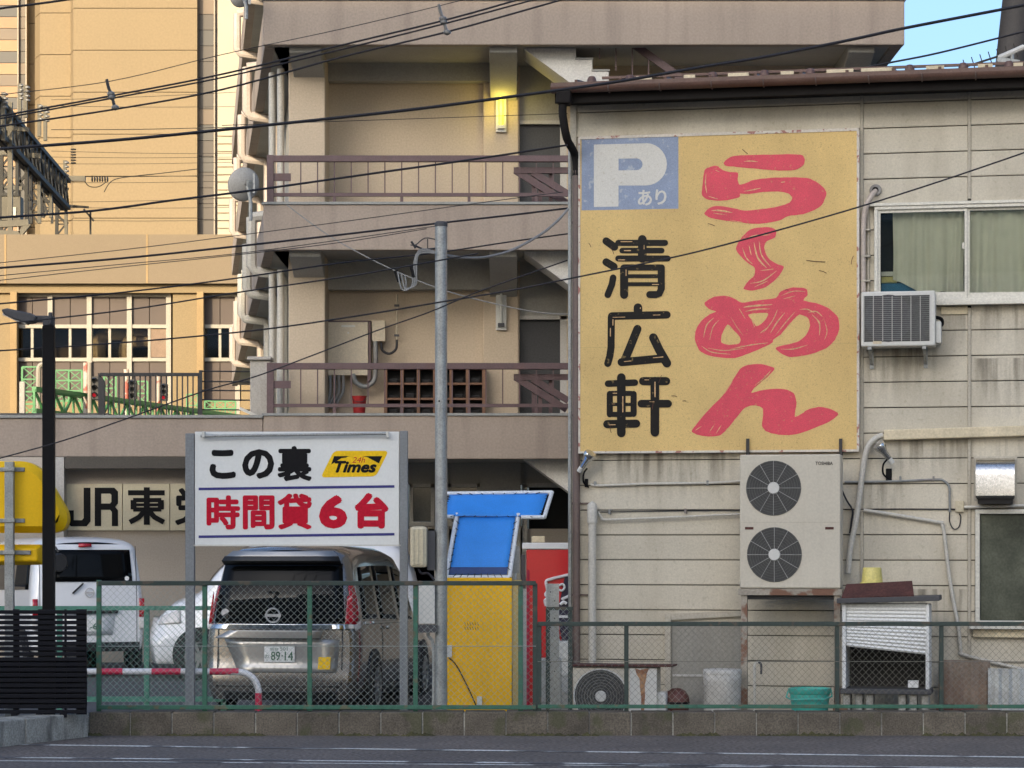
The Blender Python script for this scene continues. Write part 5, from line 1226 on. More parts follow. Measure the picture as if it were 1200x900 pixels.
m = MB(); m.text("Times", 768, 200, 966, 256, wp(.0255), bold=.06, shear=.3); part(m, "letter", "print_black", WS)
m = MB(); m.box(PX(224, Yw), PX(472, Yw), Yw + .045, Yw + .07, PZ(560, Yw), PZ(556, Yw)); part(m, "rear_bar", "sign_post_grey", WS)

# ------------------------------------------------------------------ steel pole with fittings
Yp = 24.9
SP = thing("steel_pole", "plain galvanised steel pole with a dark cap beside the white sign", "pole", (PX(517, Yp), Yp, LOT))
xp = PX(517, Yp)
m = MB(); m.tube([(xp, Yp, LOT), (xp, Yp, PZ(262, Yp))], .058, 20); part(m, "shaft", "galvanised", SP, smooth=True)
m = MB(); m.lathe((xp, Yp, PZ(262, Yp)), [(.062, -.03), (.062, .005), (.05, .018), (0, .02)], 20); part(m, "cap", "shed_dark", SP, smooth=True)
m = MB()
m.tube(catmull([P(512, 281, Yp), P(498, 279, Yp), P(487, 287, Yp), P(481, 287, Yp)], 4), .006, 5); m.tube([P(482, 283, Yp), P(487, 291, Yp)], .012, 6); m.tube([P(501, 280, Yp), P(501, 293, Yp)], .006, 5)
m.tube(catmull([P(512, 291, Yp), P(497, 292, Yp), P(487, 288, Yp)], 4), .01, 6); part(m, "cable_hook", "dark_steel", SP)
m = MB()
for k in range(3):
    m.tube(catmull([P(510, 295 + k, Yp - .07), P(495, 292 + k * 2, Yp - .06), P(487 + k, 300 + k, Yp - .05), P(484 + k * 2, 320, Yp - .05), P(483 + k * 2, 334, Yp - .05), P(476, 340 - k, Yp - .05), P(470 + k * 3, 337 - k * 3, Yp - .05), P(466 + k * 4, 318 + k * 2, Yp - .05)], 5), .008, 5)
part(m, "cable_tail", "cable_grey", SP, smooth=True)
m = MB(); m.tube([P(464, 317, Yp), P(468, 330, Yp)], .022, 8); m.tube([P(482, 312, Yp - .05), P(485, 325, Yp - .05)], .016, 6); part(m, "cable_clamp", "black_paint", SP)
m = MB(); m.lathe(P(514.7, 470, Yp - .056), [(0, -.002), (.009, -.002)], 10, 'Y'); part(m, "bolt_hole", "black_paint", SP)
mb1 = thing("meter_box", "aged cream ribbed meter box strapped to the steel pole", "meter box", P(494, 667, Yp))
m = MB(); m.box(PX(481, Yp), PX(501, Yp), Yp - .14, Yp + .06, PZ(665, Yp), PZ(617, Yp)); part(m, "cover", "meter_cream", mb1, bevel=.03)
for px in (485, 490.5, 496): m = MB(); m.box(PX(px - 1, Yp), PX(px + 1, Yp), Yp - .15, Yp - .13, PZ(662, Yp), PZ(620, Yp)); part(m, "rib", "meter_cream", mb1, bevel=.004)
m = MB(); m.box(PX(501, Yp), PX(510, Yp), Yp - .06, Yp + .03, PZ(668, Yp), PZ(622, Yp)); part(m, "bracket", "shed_dark", mb1)
m = MB(); m.tube(catmull([P(490, 666, Yp - .05), P(494, 672, Yp - .05), P(502, 672, Yp - .05), P(509, 680, Yp - .05)], 4), .012, 6); part(m, "cable", "cable", mb1)
mb2 = thing("switch_box", "grey switch box low on the steel pole behind the green fence", "switch box", P(500, 732, Yp))
m = MB(); m.box(PX(491, Yp), PX(510, Yp), Yp - .08, Yp + .05, PZ(731, Yp), PZ(681, Yp)); part(m, "box", "unit_white", mb2, bevel=.008)
m = MB(); m.tube(catmull([P(500, 731, Yp), P(502, 745, Yp), P(508, 760, Yp), P(508, 832, Yp)], 5), .016, 8); part(m, "conduit", "galvanised", mb2, smooth=True)
m = MB(); m.box(PX(489, Yp), PX(512, Yp), Yp - .09, Yp + .05, PZ(741, Yp), PZ(732, Yp)); part(m, "tray", "shed_dark", mb2)

# ------------------------------------------------------------------ yellow pay machine with blue awning
Ym = 26.1
PM = thing("pay_machine", "yellow parking pay machine housing seen from behind", "pay machine", (PX(562, Ym), Ym, LOT))
m = MB(); m.box(PX(518, Ym), PX(600, Ym), Ym, Ym + .55, LOT, PZ(677, Ym)); part(m, "housing", "machine_yellow", PM, bevel=.01)
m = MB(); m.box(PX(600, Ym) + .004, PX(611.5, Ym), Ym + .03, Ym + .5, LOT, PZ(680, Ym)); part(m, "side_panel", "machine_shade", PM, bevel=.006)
m = MB()
for i in range(6):
    for j in range(2):
        m.bar(P(544.5 + i * 3, 729.5 + j * 5, Ym - .002), P(545.7 + i * 3, 733 + j * 5, Ym - .002), .008, .004)
part(m, "vent_slot", "dark_steel", PM, kind='stuff')
m = MB(); m.tube(catmull([P(526, 771, Ym - .02), P(535, 780, Ym - .02), P(548, 805, Ym - .02), P(558, 827, Ym - .02)], 5), .006, 5); part(m, "cable", "cable", PM)
m = MB(); m.box(PX(524, Ym), PX(529.5, Ym), Ym - .03, Ym - .001, PZ(770, Ym), PZ(756, Ym)); part(m, "socket", "unit_white", PM, bevel=.004)
m = MB(); m.box(PX(559, Ym), PX(565, Ym), Ym - .04, Ym - .001, PZ(826, Ym), PZ(816, Ym)); part(m, "socket", "unit_white", PM, bevel=.004)
AW = thing("awning", "bright blue laced canvas awning on a white pipe frame over the yellow machine", "awning", (PX(570, Ym), Ym + .3, PZ(677, Ym)))
yb0, yb1, yb2 = Ym + .05, Ym + .42, Ym + .75    # bottom edge, knee, top edge
def AP(px, py, Y): return P(px, py, Y)
def panel(c, n=10, bulge=.03):
    a, b, d, e = c; rows = []
    for i in range(n + 1):
        t = i / n; l = a.lerp(d, t); r = b.lerp(e, t); row = []
        for k in range(n + 1):
            s = k / n; q = l.lerp(r, s); q = q + Vector((0, -bulge * math.sin(math.pi * t) * 1.0 - .008 * math.sin(s * 9), .01 * math.sin(s * 7) * math.sin(math.pi * t))); row.append(q)
        rows.append(row)
    m = MB(); m.grid(rows); return m
lo = [AP(526.5, 673, yb0), AP(594, 673, yb0), AP(538.5, 605.5, yb1), AP(604, 605.5, yb1)]
up = [AP(519, 604.5, yb1 - .02), AP(633, 605.0, yb1 - .02), AP(527, 579.5, yb2), AP(642, 578.0, yb2)]
for c, nm in ((lo, "canvas"), (up, "canvas")):
    o = part(panel(c), nm, "awning_blue", AW, smooth='all'); md = o.modifiers.new("solid", 'SOLIDIFY'); md.thickness = .006
m = MB(); q = [lo[0].lerp(lo[2], .005) + Vector((0, -.012, 0)), lo[1].lerp(lo[3], .005) + Vector((0, -.012, 0)), lo[0].lerp(lo[2], .12) + Vector((0, -.024, .002)), lo[1].lerp(lo[3], .12) + Vector((0, -.024, .002))]
part(panel(q, 6, .0), "hem", "awning_navy", AW)
def loop(c, g):
    mid = (c[0] + c[1] + c[2] + c[3]) / 4; return [p + (p - mid).normalized() * g for p in (c[0], c[1], c[3], c[2])]
for c in (lo, up):
    L = loop(c, .045)
    edges = ((L[0], L[1]), (L[1], L[2]), (L[3], L[0])) if c is lo else ((L[0], L[0].lerp(L[1], .14)), (L[0].lerp(L[1], .78), L[1]), (L[1], L[2]), (L[2], L[3]), (L[3], L[0]))
    for (a, b) in edges:
        m = MB(); m.tube([a, a.lerp(b, .5) + Vector((0, -.018 if abs(a.z - b.z) > .1 else 0, 0)), b], .022, 10); part(m, "frame_pipe", "white_pipe", AW, smooth=True)
    m = MB(); nl = 9
    inner = [c[0], c[1], c[3], c[2]]
    for k in range(4):
        if c is lo and k == 2: continue
        a, b, ia, ib = L[k], L[(k + 1) % 4], inner[k], inner[(k + 1) % 4]
        for i in range(1, nl):
            s = i / nl; m.tube([a.lerp(b, s) + Vector((0, -.026, 0)), ia.lerp(ib, s).lerp(a.lerp(b, s), -.35) + Vector((0, -.03, 0))], .004, 4)
    part(m, "lacing", "cable", AW, kind='stuff')
for px in (537, 603):
    m = MB(); m.tube([P(px, 600, yb1 + .1), Vector((PX(px, yb1), yb1 + .1, LOT))], .02, 8); part(m, "frame_post", "white_pipe", AW, smooth=True)
m = MB(); m.box(PX(599, Ym), PX(609, Ym), Ym + .2, Ym + .4, PZ(672, Ym), PZ(640, Ym)); part(m, "side_flap", "sheet_grey", AW)

# red vending machine
Yv = 29.5
VM = thing("vending_machine", "red drinks vending machine with white outline mark by the house corner", "vending machine", (PX(650, Yv), Yv, LOT))
m = MB(); m.box(PX(617, Yv), PX(712, Yv), Yv, Yv + .7, LOT, PZ(644, Yv)); part(m, "cabinet", "vending_red", VM, bevel=.012)
m = MB(); m.box(PX(612, Yv), PX(715, Yv), Yv - .02, Yv + .75, PZ(643.5, Yv), PZ(636, Yv)); part(m, "top_cover", "car_white", VM, bevel=.01)
m = MB(); m.poly([[(662, 675), (713, 672), (713, 760), (660, 760), (653, 720)]], lambda a, b: P(a, b, Yv - .004)); part(m, "dark_field", "vending_navy", VM)
m = MB()
vq = lambda L: [P(460 + x / 3.333, 560 + y / 3.333, Yv - .02) for x, y in L]
m.tube(catmull(vq([(600, 500), (595, 480), (605, 470), (598, 455), (605, 440), (600, 405), (620, 395), (660, 385), (690, 380), (700, 400), (700, 440), (690, 460), (660, 475)]), 6), .017, 6)
m.tube(catmull(vq([(650, 420), (665, 415), (672, 428), (662, 440), (650, 437)]), 6), .014, 6)
m.tube(catmull(vq([(655, 495), (668, 485), (680, 492)]), 4), .02, 6)
m.tube(catmull(vq([(640, 590), (650, 640), (670, 660), (690, 655)]), 5), .016, 6)
part(m, "outline_mark", "car_white", VM, smooth=True)
m = MB(); m.box(PX(651, Yv), PX(676, Yv), Yv - .01, Yv, PZ(724, Yv), PZ(721, Yv)); part(m, "label_strip", "car_white", VM)
m = MB(); m.box(PX(611, Yv), PX(616, Yv), Yv + .1, Yv + .6, LOT, PZ(650, Yv)); part(m, "side_trim", "shed_dark", VM)
tb = thing("paper_box", "small cream carton lying on top of the red vending machine", "carton", P(631, 641, Yv))
m = MB(); a = P(631, 636, Yv); m.box(a.x - .075, a.x + .075, Yv + .02, Yv + .18, a.z + .002, a.z + .075); part(m, "box", "cream_board", tb, bevel=.01)
ns_ = thing("notice_plate", "narrow red notice plate on the ground floor wall above the red machine", "notice", P(618, 638, 37.68))
m = MB(); m.box(PX(615, 37.68), PX(622, 37.68), 37.66, 37.69, PZ(637, 37.68), PZ(621, 37.68)); part(m, "plate", "print_red", ns_)
wp2 = thing("standing_board", "pale panel strip standing between yellow machine and red machine", "panel", (PX(614, 27.2), 27.2, LOT))
m = MB(); m.box(PX(611.5, 27.2), PX(617, 27.2), 27.2, 27.25, LOT, PZ(690, 27.2)); part(m, "board", "unit_white", wp2)
m = MB(); m.tube([(PX(619, 27.2), 27.2, LOT), (PX(619, 27.2), 27.2, PZ(668, 27.2))], .013, 8); part(m, "red_tube", "barrier_red", wp2)

# ------------------------------------------------------------------ yellow lightbox sign seen from behind (left edge) and its post
Yy = 24.35
YSN = thing("lightbox_sign", "yellow moulded sign box seen from behind with grey clamps at the left edge", "sign", (PX(11, Yy), Yy, LOT))
yz = lambda p: PZ(p, Yy); yx = lambda p: PX(p, Yy)
prof = [(-95, 540), (30, 540), (47, 550), (77, 601), (76, 617), (66, 624.5), (-95, 624.5)]
def puff(L, y0, y1, ins):
    """box with sloped (moulded) edges towards the viewer"""
    c = Vector((sum(p[0] for p in L) / len(L), sum(p[1] for p in L) / len(L))); m = MB(); n = len(L)
    outer = [P(a, b, Yy) for a, b in L]
    xs = [p[0] for p in L]; ys_ = [p[1] for p in L]; cx_, cy_ = (min(xs) + max(xs)) / 2, (min(ys_) + max(ys_)) / 2
    hx_, hy_ = (max(xs) - min(xs)) / 2, (max(ys_) - min(ys_)) / 2
    inner = [(cx_ + (p[0] - cx_) * (1 - ins / hx_), cy_ + (p[1] - cy_) * (1 - ins / hy_)) for p in L]
    inn = [P(a, b, Yy) for a, b in inner]
    vs = [Vector((q.x, y1, q.z)) for q in outer] + [Vector((q.x, y0 + .07, q.z)) for q in outer] + [Vector((q.x, y0, q.z)) for q in inn]
    fs = [list(range(n))[::-1], [2 * n + i for i in range(n)]]
    for k in (0, 1):
        for i in range(n):
            j = (i + 1) % n; fs.append([k * n + i, k * n + j, (k + 1) * n + j, (k + 1) * n + i])
    m.add(vs, fs); return m
part(puff(rpoly(prof, 9, 4), Yy + .05, Yy + .28, 8), "upper_box", "box_yellow", YSN, bevel=.012, smooth=True)
part(puff(rpoly([(-95, 638), (46, 638), (47.5, 662), (-95, 663)], 3, 2), Yy + .06, Yy + .24, 5), "lower_box", "box_yellow", YSN, bevel=.01, smooth=True)
m = MB(); m.box(yx(6), yx(16.5), Yy - .035, Yy + .035, LOT, yz(541)); part(m, "post", "galvanised", YSN, bevel=.006)
for py in (550, 610, 647.5):
    m = MB(); m.box(yx(-20), yx(28 if py < 640 else 35), Yy + .037, Yy + .06, yz(py + 2.4), yz(py - 2.4)); part(m, "clamp", "sheet_grey", YSN, bevel=.003)
    m = MB(); m.box(yx(4.5), yx(18), Yy - .05, Yy + .037, yz(py + 2.2), yz(py - 2.2)); part(m, "clamp_strap", "galvanised", YSN, bevel=.004)
fY = Yy + .285
m = MB(); m.text("2,000", -10, 580, 56, 604, lambda a, b: Vector((2 * PX(18, fY) - PX(a, fY), fY, PZ(b, Yy))), bold=.03); part(m, "letter", "print_black", YSN)

# black street lamp
Yl = 24.2
SL = thing("street_lamp", "black square lamp post with a grey arm lamp head at the left", "street lamp", (PX(57, Yl), Yl, LOT))
m = MB(); m.box(PX(50.5, Yl), PX(64, Yl), Yl - .052, Yl + .052, LOT, PZ(382, Yl)); part(m, "post", "black_paint", SL, bevel=.006)
m = MB(); m.box(PX(51, Yl), PX(63.5, Yl), Yl - .048, Yl + .048, PZ(382, Yl) + .002, PZ(371, Yl)); part(m, "collar", "shed_dark", SL, bevel=.004)
m = MB(); m.bar(P(60, 374, Yl), P(30, 374, Yl), .07, .06); m.tube([P(59, 366, Yl - .05), P(59, 380, Yl - .05)], .02, 8); part(m, "arm", "shed_dark", SL, bevel=.006)
m = MB()
hd = [(1, 362.5), (8, 361), (36, 367), (43, 371), (40, 377), (30, 378.5), (16, 374), (4, 368)]
m.poly([hd], lambda a, b: P(a, b, Yl - .09), depth=(0, .18, 0)); part(m, "lamp_head", "shed_dark", SL, bevel=.015)
m = MB(); m.poly([[(3, 366.5), (17, 373), (31, 377.6), (30, 379.6), (16, 375.2), (3, 369)]], lambda a, b: P(a, b, Yl - .075), depth=(0, .15, 0)); part(m, "lamp_lens", "dish_grey", SL)

for (pa, pb, pt, Y, lb, mt) in ((634, 658, 772, 26.0, "pale plastic crate behind the fence return, under the red machine", "galvanised"), (650, 670, 752, 26.6, "white plastic crate behind the pale one, under the red machine", "unit_white")):
    t = thing("storage_crate", lb, "crate", (PX((pa + pb) / 2, Y), Y, LOT)); x0, x1, z1 = PX(pa, Y), PX(pb, Y), PZ(pt, Y)
    m = MB(); m.box(x0, x1, Y, Y + .3, LOT, z1); part(m, "crate_body", mt, t, bevel=.012)
    for k in range(4): m = MB(); z = LOT + (z1 - LOT) * (.2 + .2 * k); m.box(x0 - .008, x1 + .008, Y - .012, Y + .31, z, z + .02); part(m, "rib", mt, t)
# ------------------------------------------------------------------ cars
def lerpt(tab, x):
    if x <= tab[0][0]: return tab[0][1]
    for (a, va), (b, vb) in zip(tab, tab[1:]):
        if x <= b:
            t = (x - a) / (b - a); t = t * t * (3 - 2 * t) if False else t; return va + (vb - va) * t
    return tab[-1][1]
class Car:
    """x to the right seen from behind, y forward from the rear, z up"""
    def __init__(s, root, frame, L, W, Htop, zb, roof, sec, rear, front, rc=.10):
        s.root, s.fr, s.L, s.W, s.H, s.zb, s.roof, s.sec, s.rear, s.front, s.rc = root, frame, L, W, Htop, zb, roof, sec, rear, front, rc
    def zr(s, y): return lerpt(s.roof, y)
    def hw(s, t, y):
        w = lerpt(s.sec, t) * s.W / 2; d = min(y, s.L - y); r = s.rc
        if d < r * 2: w -= (1 - math.sqrt(max(0, 1 - (1 - d / (2 * r)) ** 2))) * r
        return w
    def side(s, y, z, sgn=1, off=0.0):
        t = (z - s.zb) / (s.zr(y) - s.zb); yy = s.yadj(y, z)
        return Vector((sgn * (s.hw(min(max(t, 0), 1), y) + off), yy, z))
    def yadj(s, y, z):
        k = max(0, 1 - y / 1.0); kf = max(0, 1 - (s.L - y) / .9)
        return y + lerpt(s.rear, z) * k - lerpt(s.front, z) * kf
    def rearp(s, x, z, off=0.0):
        t = (z - s.zb) / (s.zr(0) - s.zb); w = s.hw(min(max(t, 0), 1), 0)
        return Vector((x, s.yadj(0, z) - .05 * (1 - min(abs(x) / w, 1) ** 2) - off, z))
    def body(s, mname, name="body"):
        ys = [0, .03, .07, .12, .18, .25] + [.35 + i * (s.L - .7) / 22 for i in range(23)] + [s.L - .25, s.L - .18, s.L - .12, s.L - .07, s.L - .03, s.L]
        ts = [0, .03, .07, .12, .18, .24, .3, .36, .42, .48, .54, .6, .66, .72, .78, .84, .88, .92, .95, .97, .985, .995, 1.0]
        m = MB(s.fr); rows = []
        for y in ys:
            row = []
            z1 = s.zr(y)
            for t in ts: row.append(Vector((s.hw(t, y), s.yadj(y, s.zb + t * (z1 - s.zb)), s.zb + t * (z1 - s.zb))))
            w = s.hw(1, y)
            top = [Vector((w * c, s.yadj(y, z1), z1 + .03 * (1 - c * c))) for c in (.66, .33, 0, -.33, -.66)]
            left = [Vector((-p.x, p.y, p.z)) for p in row][::-1]
            rows.append(row + top + left)
        m.grid(rows, close=True)
        for y, fn in ((0, s.rearp), (s.L, None)):
            cap = []
            for t in ts:
                z = s.zb + t * (s.zr(y) - s.zb); w = s.hw(t, y)
                if fn: cap.append([s.rearp(w * c, z) for c in (-1, -.9, -.75, -.5, -.25, 0, .25, .5, .75, .9, 1)])
                else: cap.append([Vector((w * c, s.yadj(y, z) + .10 * (1 - c * c), z)) for c in (-1, -.9, -.75, -.5, -.25, 0, .25, .5, .75, .9, 1)])
            z1 = s.zr(y); w = s.hw(1, y)
            m.grid(cap)
        return part(m, name, mname, s.root, smooth='all')
    def rquad(s, L, off, name, mname, parent=None, n=6, sm=True, **k):
        """(x,z) quad a,b,c,d on the rear surface"""
        a, b, c, d = [Vector(q) for q in L]; m = MB(s.fr); rows = []
        for i in range(n + 1):
            l = a.lerp(d, i / n); r = b.lerp(c, i / n); rows.append([s.rearp(l.lerp(r, j / n).x, l.lerp(r, j / n).y, off) for j in range(n + 1)])
        m.grid(rows); o = part(m, name, mname, parent or s.root, smooth='all' if sm else False, **k)
        md = o.modifiers.new("solid", 'SOLIDIFY'); md.thickness = max(off * .8, .003); md.offset = 0
        return o
    def squad(s, L, sgn, off, name, mname, parent=None, n=6):
        a, b, c, d = [Vector(q) for q in L]; m = MB(s.fr); rows = []
        for i in range(n + 1):
            l = a.lerp(d, i / n); r = b.lerp(c, i / n); rows.append([s.side(l.lerp(r, j / n).x, l.lerp(r, j / n).y, sgn, off) for j in range(n + 1)])
        m.grid(rows); o = part(m, name, mname, parent or s.root, smooth='all')
        md = o.modifiers.new("solid", 'SOLIDIFY'); md.thickness = max(off * .8, .003); md.offset = 0
        return o
    def wheel(s, y, sgn, r, zc=None):
        zc = zc if zc is not None else r; x = sgn * (s.W / 2 + .014)
        m = MB(s.fr); m.lathe((x - sgn * .02, y, zc + .03), [(0, 0), (r + .06, 0), (r + .06, sgn * .024), (0, sgn * .024)], 28, 'X'); part(m, "wheel_arch", "car_black", s.root)
        m = MB(s.fr); m.lathe((x, y, zc), [(r * .62, -.1 * sgn), (r * .98, -.1 * sgn), (r, -.06 * sgn), (r, .0), (r * .97, .02 * sgn), (r * .68, .028 * sgn), (r * .66, .015 * sgn)], 28, 'X', cap=False); w = part(m, "wheel", "tyre", s.root, smooth=True)
        m = MB(s.fr); m.lathe((x, y, zc), [(0, .012 * sgn), (r * .2, .012 * sgn), (r * .22, -.01 * sgn)], 18, 'X')
        m.lathe((x, y, zc), [(r * .60, .02 * sgn), (r * .68, .026 * sgn), (r * .68, .0)], 28, 'X', cap=False)
        for k in range(10):
            t = 2 * math.pi * k / 10; m.bar((x + .01 * sgn, y + r * .15 * math.cos(t), zc + r * .15 * math.sin(t)), (x + .012 * sgn, y + r * .64 * math.cos(t), zc + r * .64 * math.sin(t)), .035, .02, up=(1, 0, 0))
        part(m, "rim", "wheel_alloy", w, smooth=True)
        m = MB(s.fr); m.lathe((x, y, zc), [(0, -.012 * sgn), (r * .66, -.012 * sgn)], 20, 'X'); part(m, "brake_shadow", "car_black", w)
    def badge(s, x, z, r, off=.032):
        m = MB(s.fr); c = s.rearp(x, z, off); m.tube([c + Vector((r * math.cos(2 * math.pi * k / 24), 0, r * math.sin(2 * math.pi * k / 24))) for k in range(24)], r * .13, 6, closed=True); b = part(m, "badge", "badge_silver", s.root, smooth=True)
        m = MB(s.fr); m.box(c.x - r * 1.18, c.x + r * 1.18, c.y - .008, c.y + .002, z - r * .2, z + r * .2); part(m, "badge_bar", "badge_silver", b)
def frame_at(base, a):
    return Matrix.Translation(Vector(base)) @ Matrix.Rotation(-a, 4, 'Z')

# silver-bronze minivan: rear towards the viewer
cb_ = Vector((PX(329, 27.9), 27.9, LOT)); ca = R(8.5)
S = thing("minivan", "bronze-grey minivan parked with its rear to the green fence", "car", tuple(cb_), -ca)
CF = frame_at(cb_, ca)
sec = [(0, .93), (.06, .975), (.18, 1.0), (.38, 1.0), (.46, .99), (.5, .965), (.7, .90), (.88, .835), (.94, .80), (.975, .74), (1, .62)]
roof = [(0, 1.775), (.12, 1.81), (.5, 1.835), (1.2, 1.84), (2.4, 1.82), (2.9, 1.76), (3.3, 1.6), (3.9, 1.12), (4.2, 1.04), (4.6, .9), (4.7, .8)]
rear = [(.2, .02), (.3, -.02), (.5, -.03), (.58, .02), (1.0, .04), (1.3, .09), (1.6, .19), (1.78, .27)]
front = [(.2, .05), (.5, 0), (.8, .06), (1.2, .2)]
c = Car(S, CF, 4.7, 1.695, 1.865, .2, roof, sec, rear, front)
c.body("car_bronze")
c.rquad([(-.735, 1.02), (.70, 1.02), (.635, 1.66), (-.66, 1.66)], .012, "rear_window", "car_glass", n=10)
c.rquad([(-.66, 1.665), (.64, 1.665), (.61, 1.715), (-.63, 1.715)], .13, "spoiler", "car_black", n=6)
c.rquad([(-.63, 1.717), (.61, 1.717), (.54, 1.775), (-.56, 1.775)], .10, "spoiler_sheen", "car_silver", n=6)  # lighter strip paints the sky's reflection along the roof edge
c.rquad([(-.78, .955), (.745, .955), (.735, 1.012), (-.75, 1.012)], .022, "chrome_strip", "chrome", n=8)
c.rquad([(-.72, .86), (.44, .86), (.47, .945), (-.55, .945)], .05, "garnish", "car_silver", n=8)
m = MB(CF); m.text("SERENA", -.30, .885, .30, .915, lambda a, b: c.rearp(a, .885 + .915 - b, .056) , bold=.01); part(m, "lettering", "chrome", S)
tg = c.rquad([(-.46, .50), (.62, .50), (.645, .85), (-.62, .85)], .012, "plate_recess", "car_silver", n=6)
c.rquad([(-.70, .34), (.655, .34), (.66, .352), (-.71, .352)], .005, "tailgate_gap", "car_black", n=6)
for x in (-.70, .665): c.rquad([(x, .35), (x + .012, .35), (x + .012, .95), (x, .95)], .005, "tailgate_gap", "car_black", n=3)
pl = c.rquad([(-.165, .605), (.165, .605), (.165, .775), (-.165, .775)], .03, "number_plate", "plate_white", n=1, sm=False)
pf = lambda a, b: c.rearp(a, .69 * 2 - b, .046)
for (t, x0, z0, x1, z1, bo) in (("仙台", -.10, .615, -.01, .65, .0), ("501", .01, .615, .09, .65, .0), ("わ", -.155, .69, -.115, .735, .0), ("89", -.09, .66, .01, .755, .01), ("-", .025, .70, .045, .712, .01), ("14", .06, .66, .15, .755, .01)):
    m = MB(CF); m.text(t, x0, z0, x1, z1, pf, bold=bo); part(m, "lettering", "plate_green", pl)
c.badge(-.08, 1.105, .075)
c.rquad([(.42, .53), (.55, .53), (.55, .66), (.42, .66)], .016, "yellow_sticker", "logo_yellow", n=1, sm=False)
m = MB(CF); m.text("fami", .435, .58, .535, .61, lambda a, b: c.rearp(a, 1.19 - b, .024), bold=.01, shear=.2); part(m, "lettering", "print_black", S)
for sg in (1, -1):
    tl = c.rquad([(sg * (.70 if sg > 0 else .765), 1.01), (sg * .80, 1.01), (sg * .765, 1.36), (sg * (.715 if sg > 0 else .755), 1.30)], .02, "tail_light", "lamp_red", n=5)
    c.rquad([(sg * .70, .965), (sg * .80, .965), (sg * .80, 1.008), (sg * .70, 1.008)], .02, "reversing_lamp", "lamp_clear", parent=tl, n=4)
    c.squad([(.03, .98), (.30, 1.12), (.12, 1.43), (.03, 1.42)], sg, .012, "tail_light", "lamp_red", n=5)
    c.squad([(.03, .94), (.16, .98), (.2, 1.05), (.03, 1.0)], sg, .014, "reversing_lamp", "lamp_clear", parent=tl, n=4)
    c.squad([(.42, 1.06), (1.28, 1.04), (1.25, 1.63), (.52, 1.62)], sg, .010, "side_window", "car_glass", n=6)
    c.squad([(1.36, 1.04), (2.4, 1.0), (2.3, 1.62), (1.33, 1.63)], sg, .010, "side_window", "car_glass", n=6)
    c.squad([(2.48, 1.0), (3.4, .98), (2.95, 1.55), (2.4, 1.61)], sg, .010, "side_window", "car_glass", n=6)
    c.squad([(.42, 1.00), (3.4, .95), (3.4, .97), (.42, 1.03)], sg, .014, "belt_trim", "chrome", n=6)
    for yy in (1.32, 2.44): c.squad([(yy, .35), (yy + .012, .35), (yy + .012, 1.0), (yy, 1.0)], sg, .004, "door_gap", "car_black", n=4)
    c.squad([(.6, .19), (4.1, .19), (4.1, .28), (.6, .28)], sg, .015, "sill_trim", "car_black", n=6)
    c.squad([(1.45, .92), (1.62, .92), (1.62, .955), (1.45, .955)], sg, .03, "door_handle", "chrome", n=2)
    c.wheel(.87, sg, .315); c.wheel(3.75, sg, .315)
c.rquad([(-.6, .20), (.6, .20), (.62, .30), (-.62, .30)], .012, "bumper_valance", "car_black", n=6)
m = MB(CF); a = c.rearp(-.62, 1.13, .018); m.lathe(a, [(0, -.002), (.045, -.002), (.045, .004)], 16, 'Y'); part(m, "round_sticker", "lamp_clear", S)
m = MB(CF); m.box(-.03, .03, .6, .8, 1.865, 1.9); part(m, "antenna_fin", "car_black", S, bevel=.01)

# white minivan behind it, nose to the left
wb_ = Vector((PX(492, 34), 33.9, GB)); wa = R(-92)
Wv = thing("minivan", "white minivan half hidden behind the bronze minivan", "car", tuple(wb_), -wa)
WF = frame_at(wb_, wa)
roof2 = [(0, 1.66), (.12, 1.72), (.5, 1.76), (1.2, 1.77), (1.9, 1.75), (2.25, 1.66), (2.65, 1.34), (2.85, 1.10), (3.25, .96), (3.4, .78)]
c = Car(Wv, WF, 3.4, 1.60, 1.83, .2, roof2, sec, rear, front)
c.body("car_white")
for sg in (1, -1):
    c.squad([(.42, 1.06), (1.1, 1.04), (1.05, 1.58), (.52, 1.57)], sg, .010, "side_window", "car_glass")
    c.squad([(1.16, 1.04), (1.80, 1.0), (1.75, 1.55), (1.13, 1.56)], sg, .010, "side_window", "car_glass")
    c.squad([(1.86, 1.0), (2.62, .98), (2.30, 1.45), (1.82, 1.55)], sg, .010, "side_window", "car_glass")
    c.squad([(3.05, .72), (3.36, .70), (3.34, .80), (3.1, .90)], sg, .012, "headlight", "lamp_clear")
    c.squad([(2.4, .95), (2.53, .95), (2.53, 1.10), (2.4, 1.1)], sg, .10, "mirror", "car_black", n=2)
    for yy in (1.13, 1.83): c.squad([(yy, .35), (yy + .012, .35), (yy + .012, 1.0), (yy, 1.0)], sg, .004, "door_gap", "car_black", n=4)
    c.wheel(.7, sg, .29); c.wheel(2.78, sg, .29)
m = MB(WF); rows = []
for i in range(7):
    y = 2.2 + i * .095; z = c.zr(y); w = c.hw(1, y) * 1.08; rows.append([Vector((w * q, c.yadj(y, z) + .008, z + .03 * (1 - q * q) + .01)) for q in (-1, -.5, 0, .5, 1)])
m.grid(rows); part(m, "windscreen", "car_glass", Wv, smooth='all')

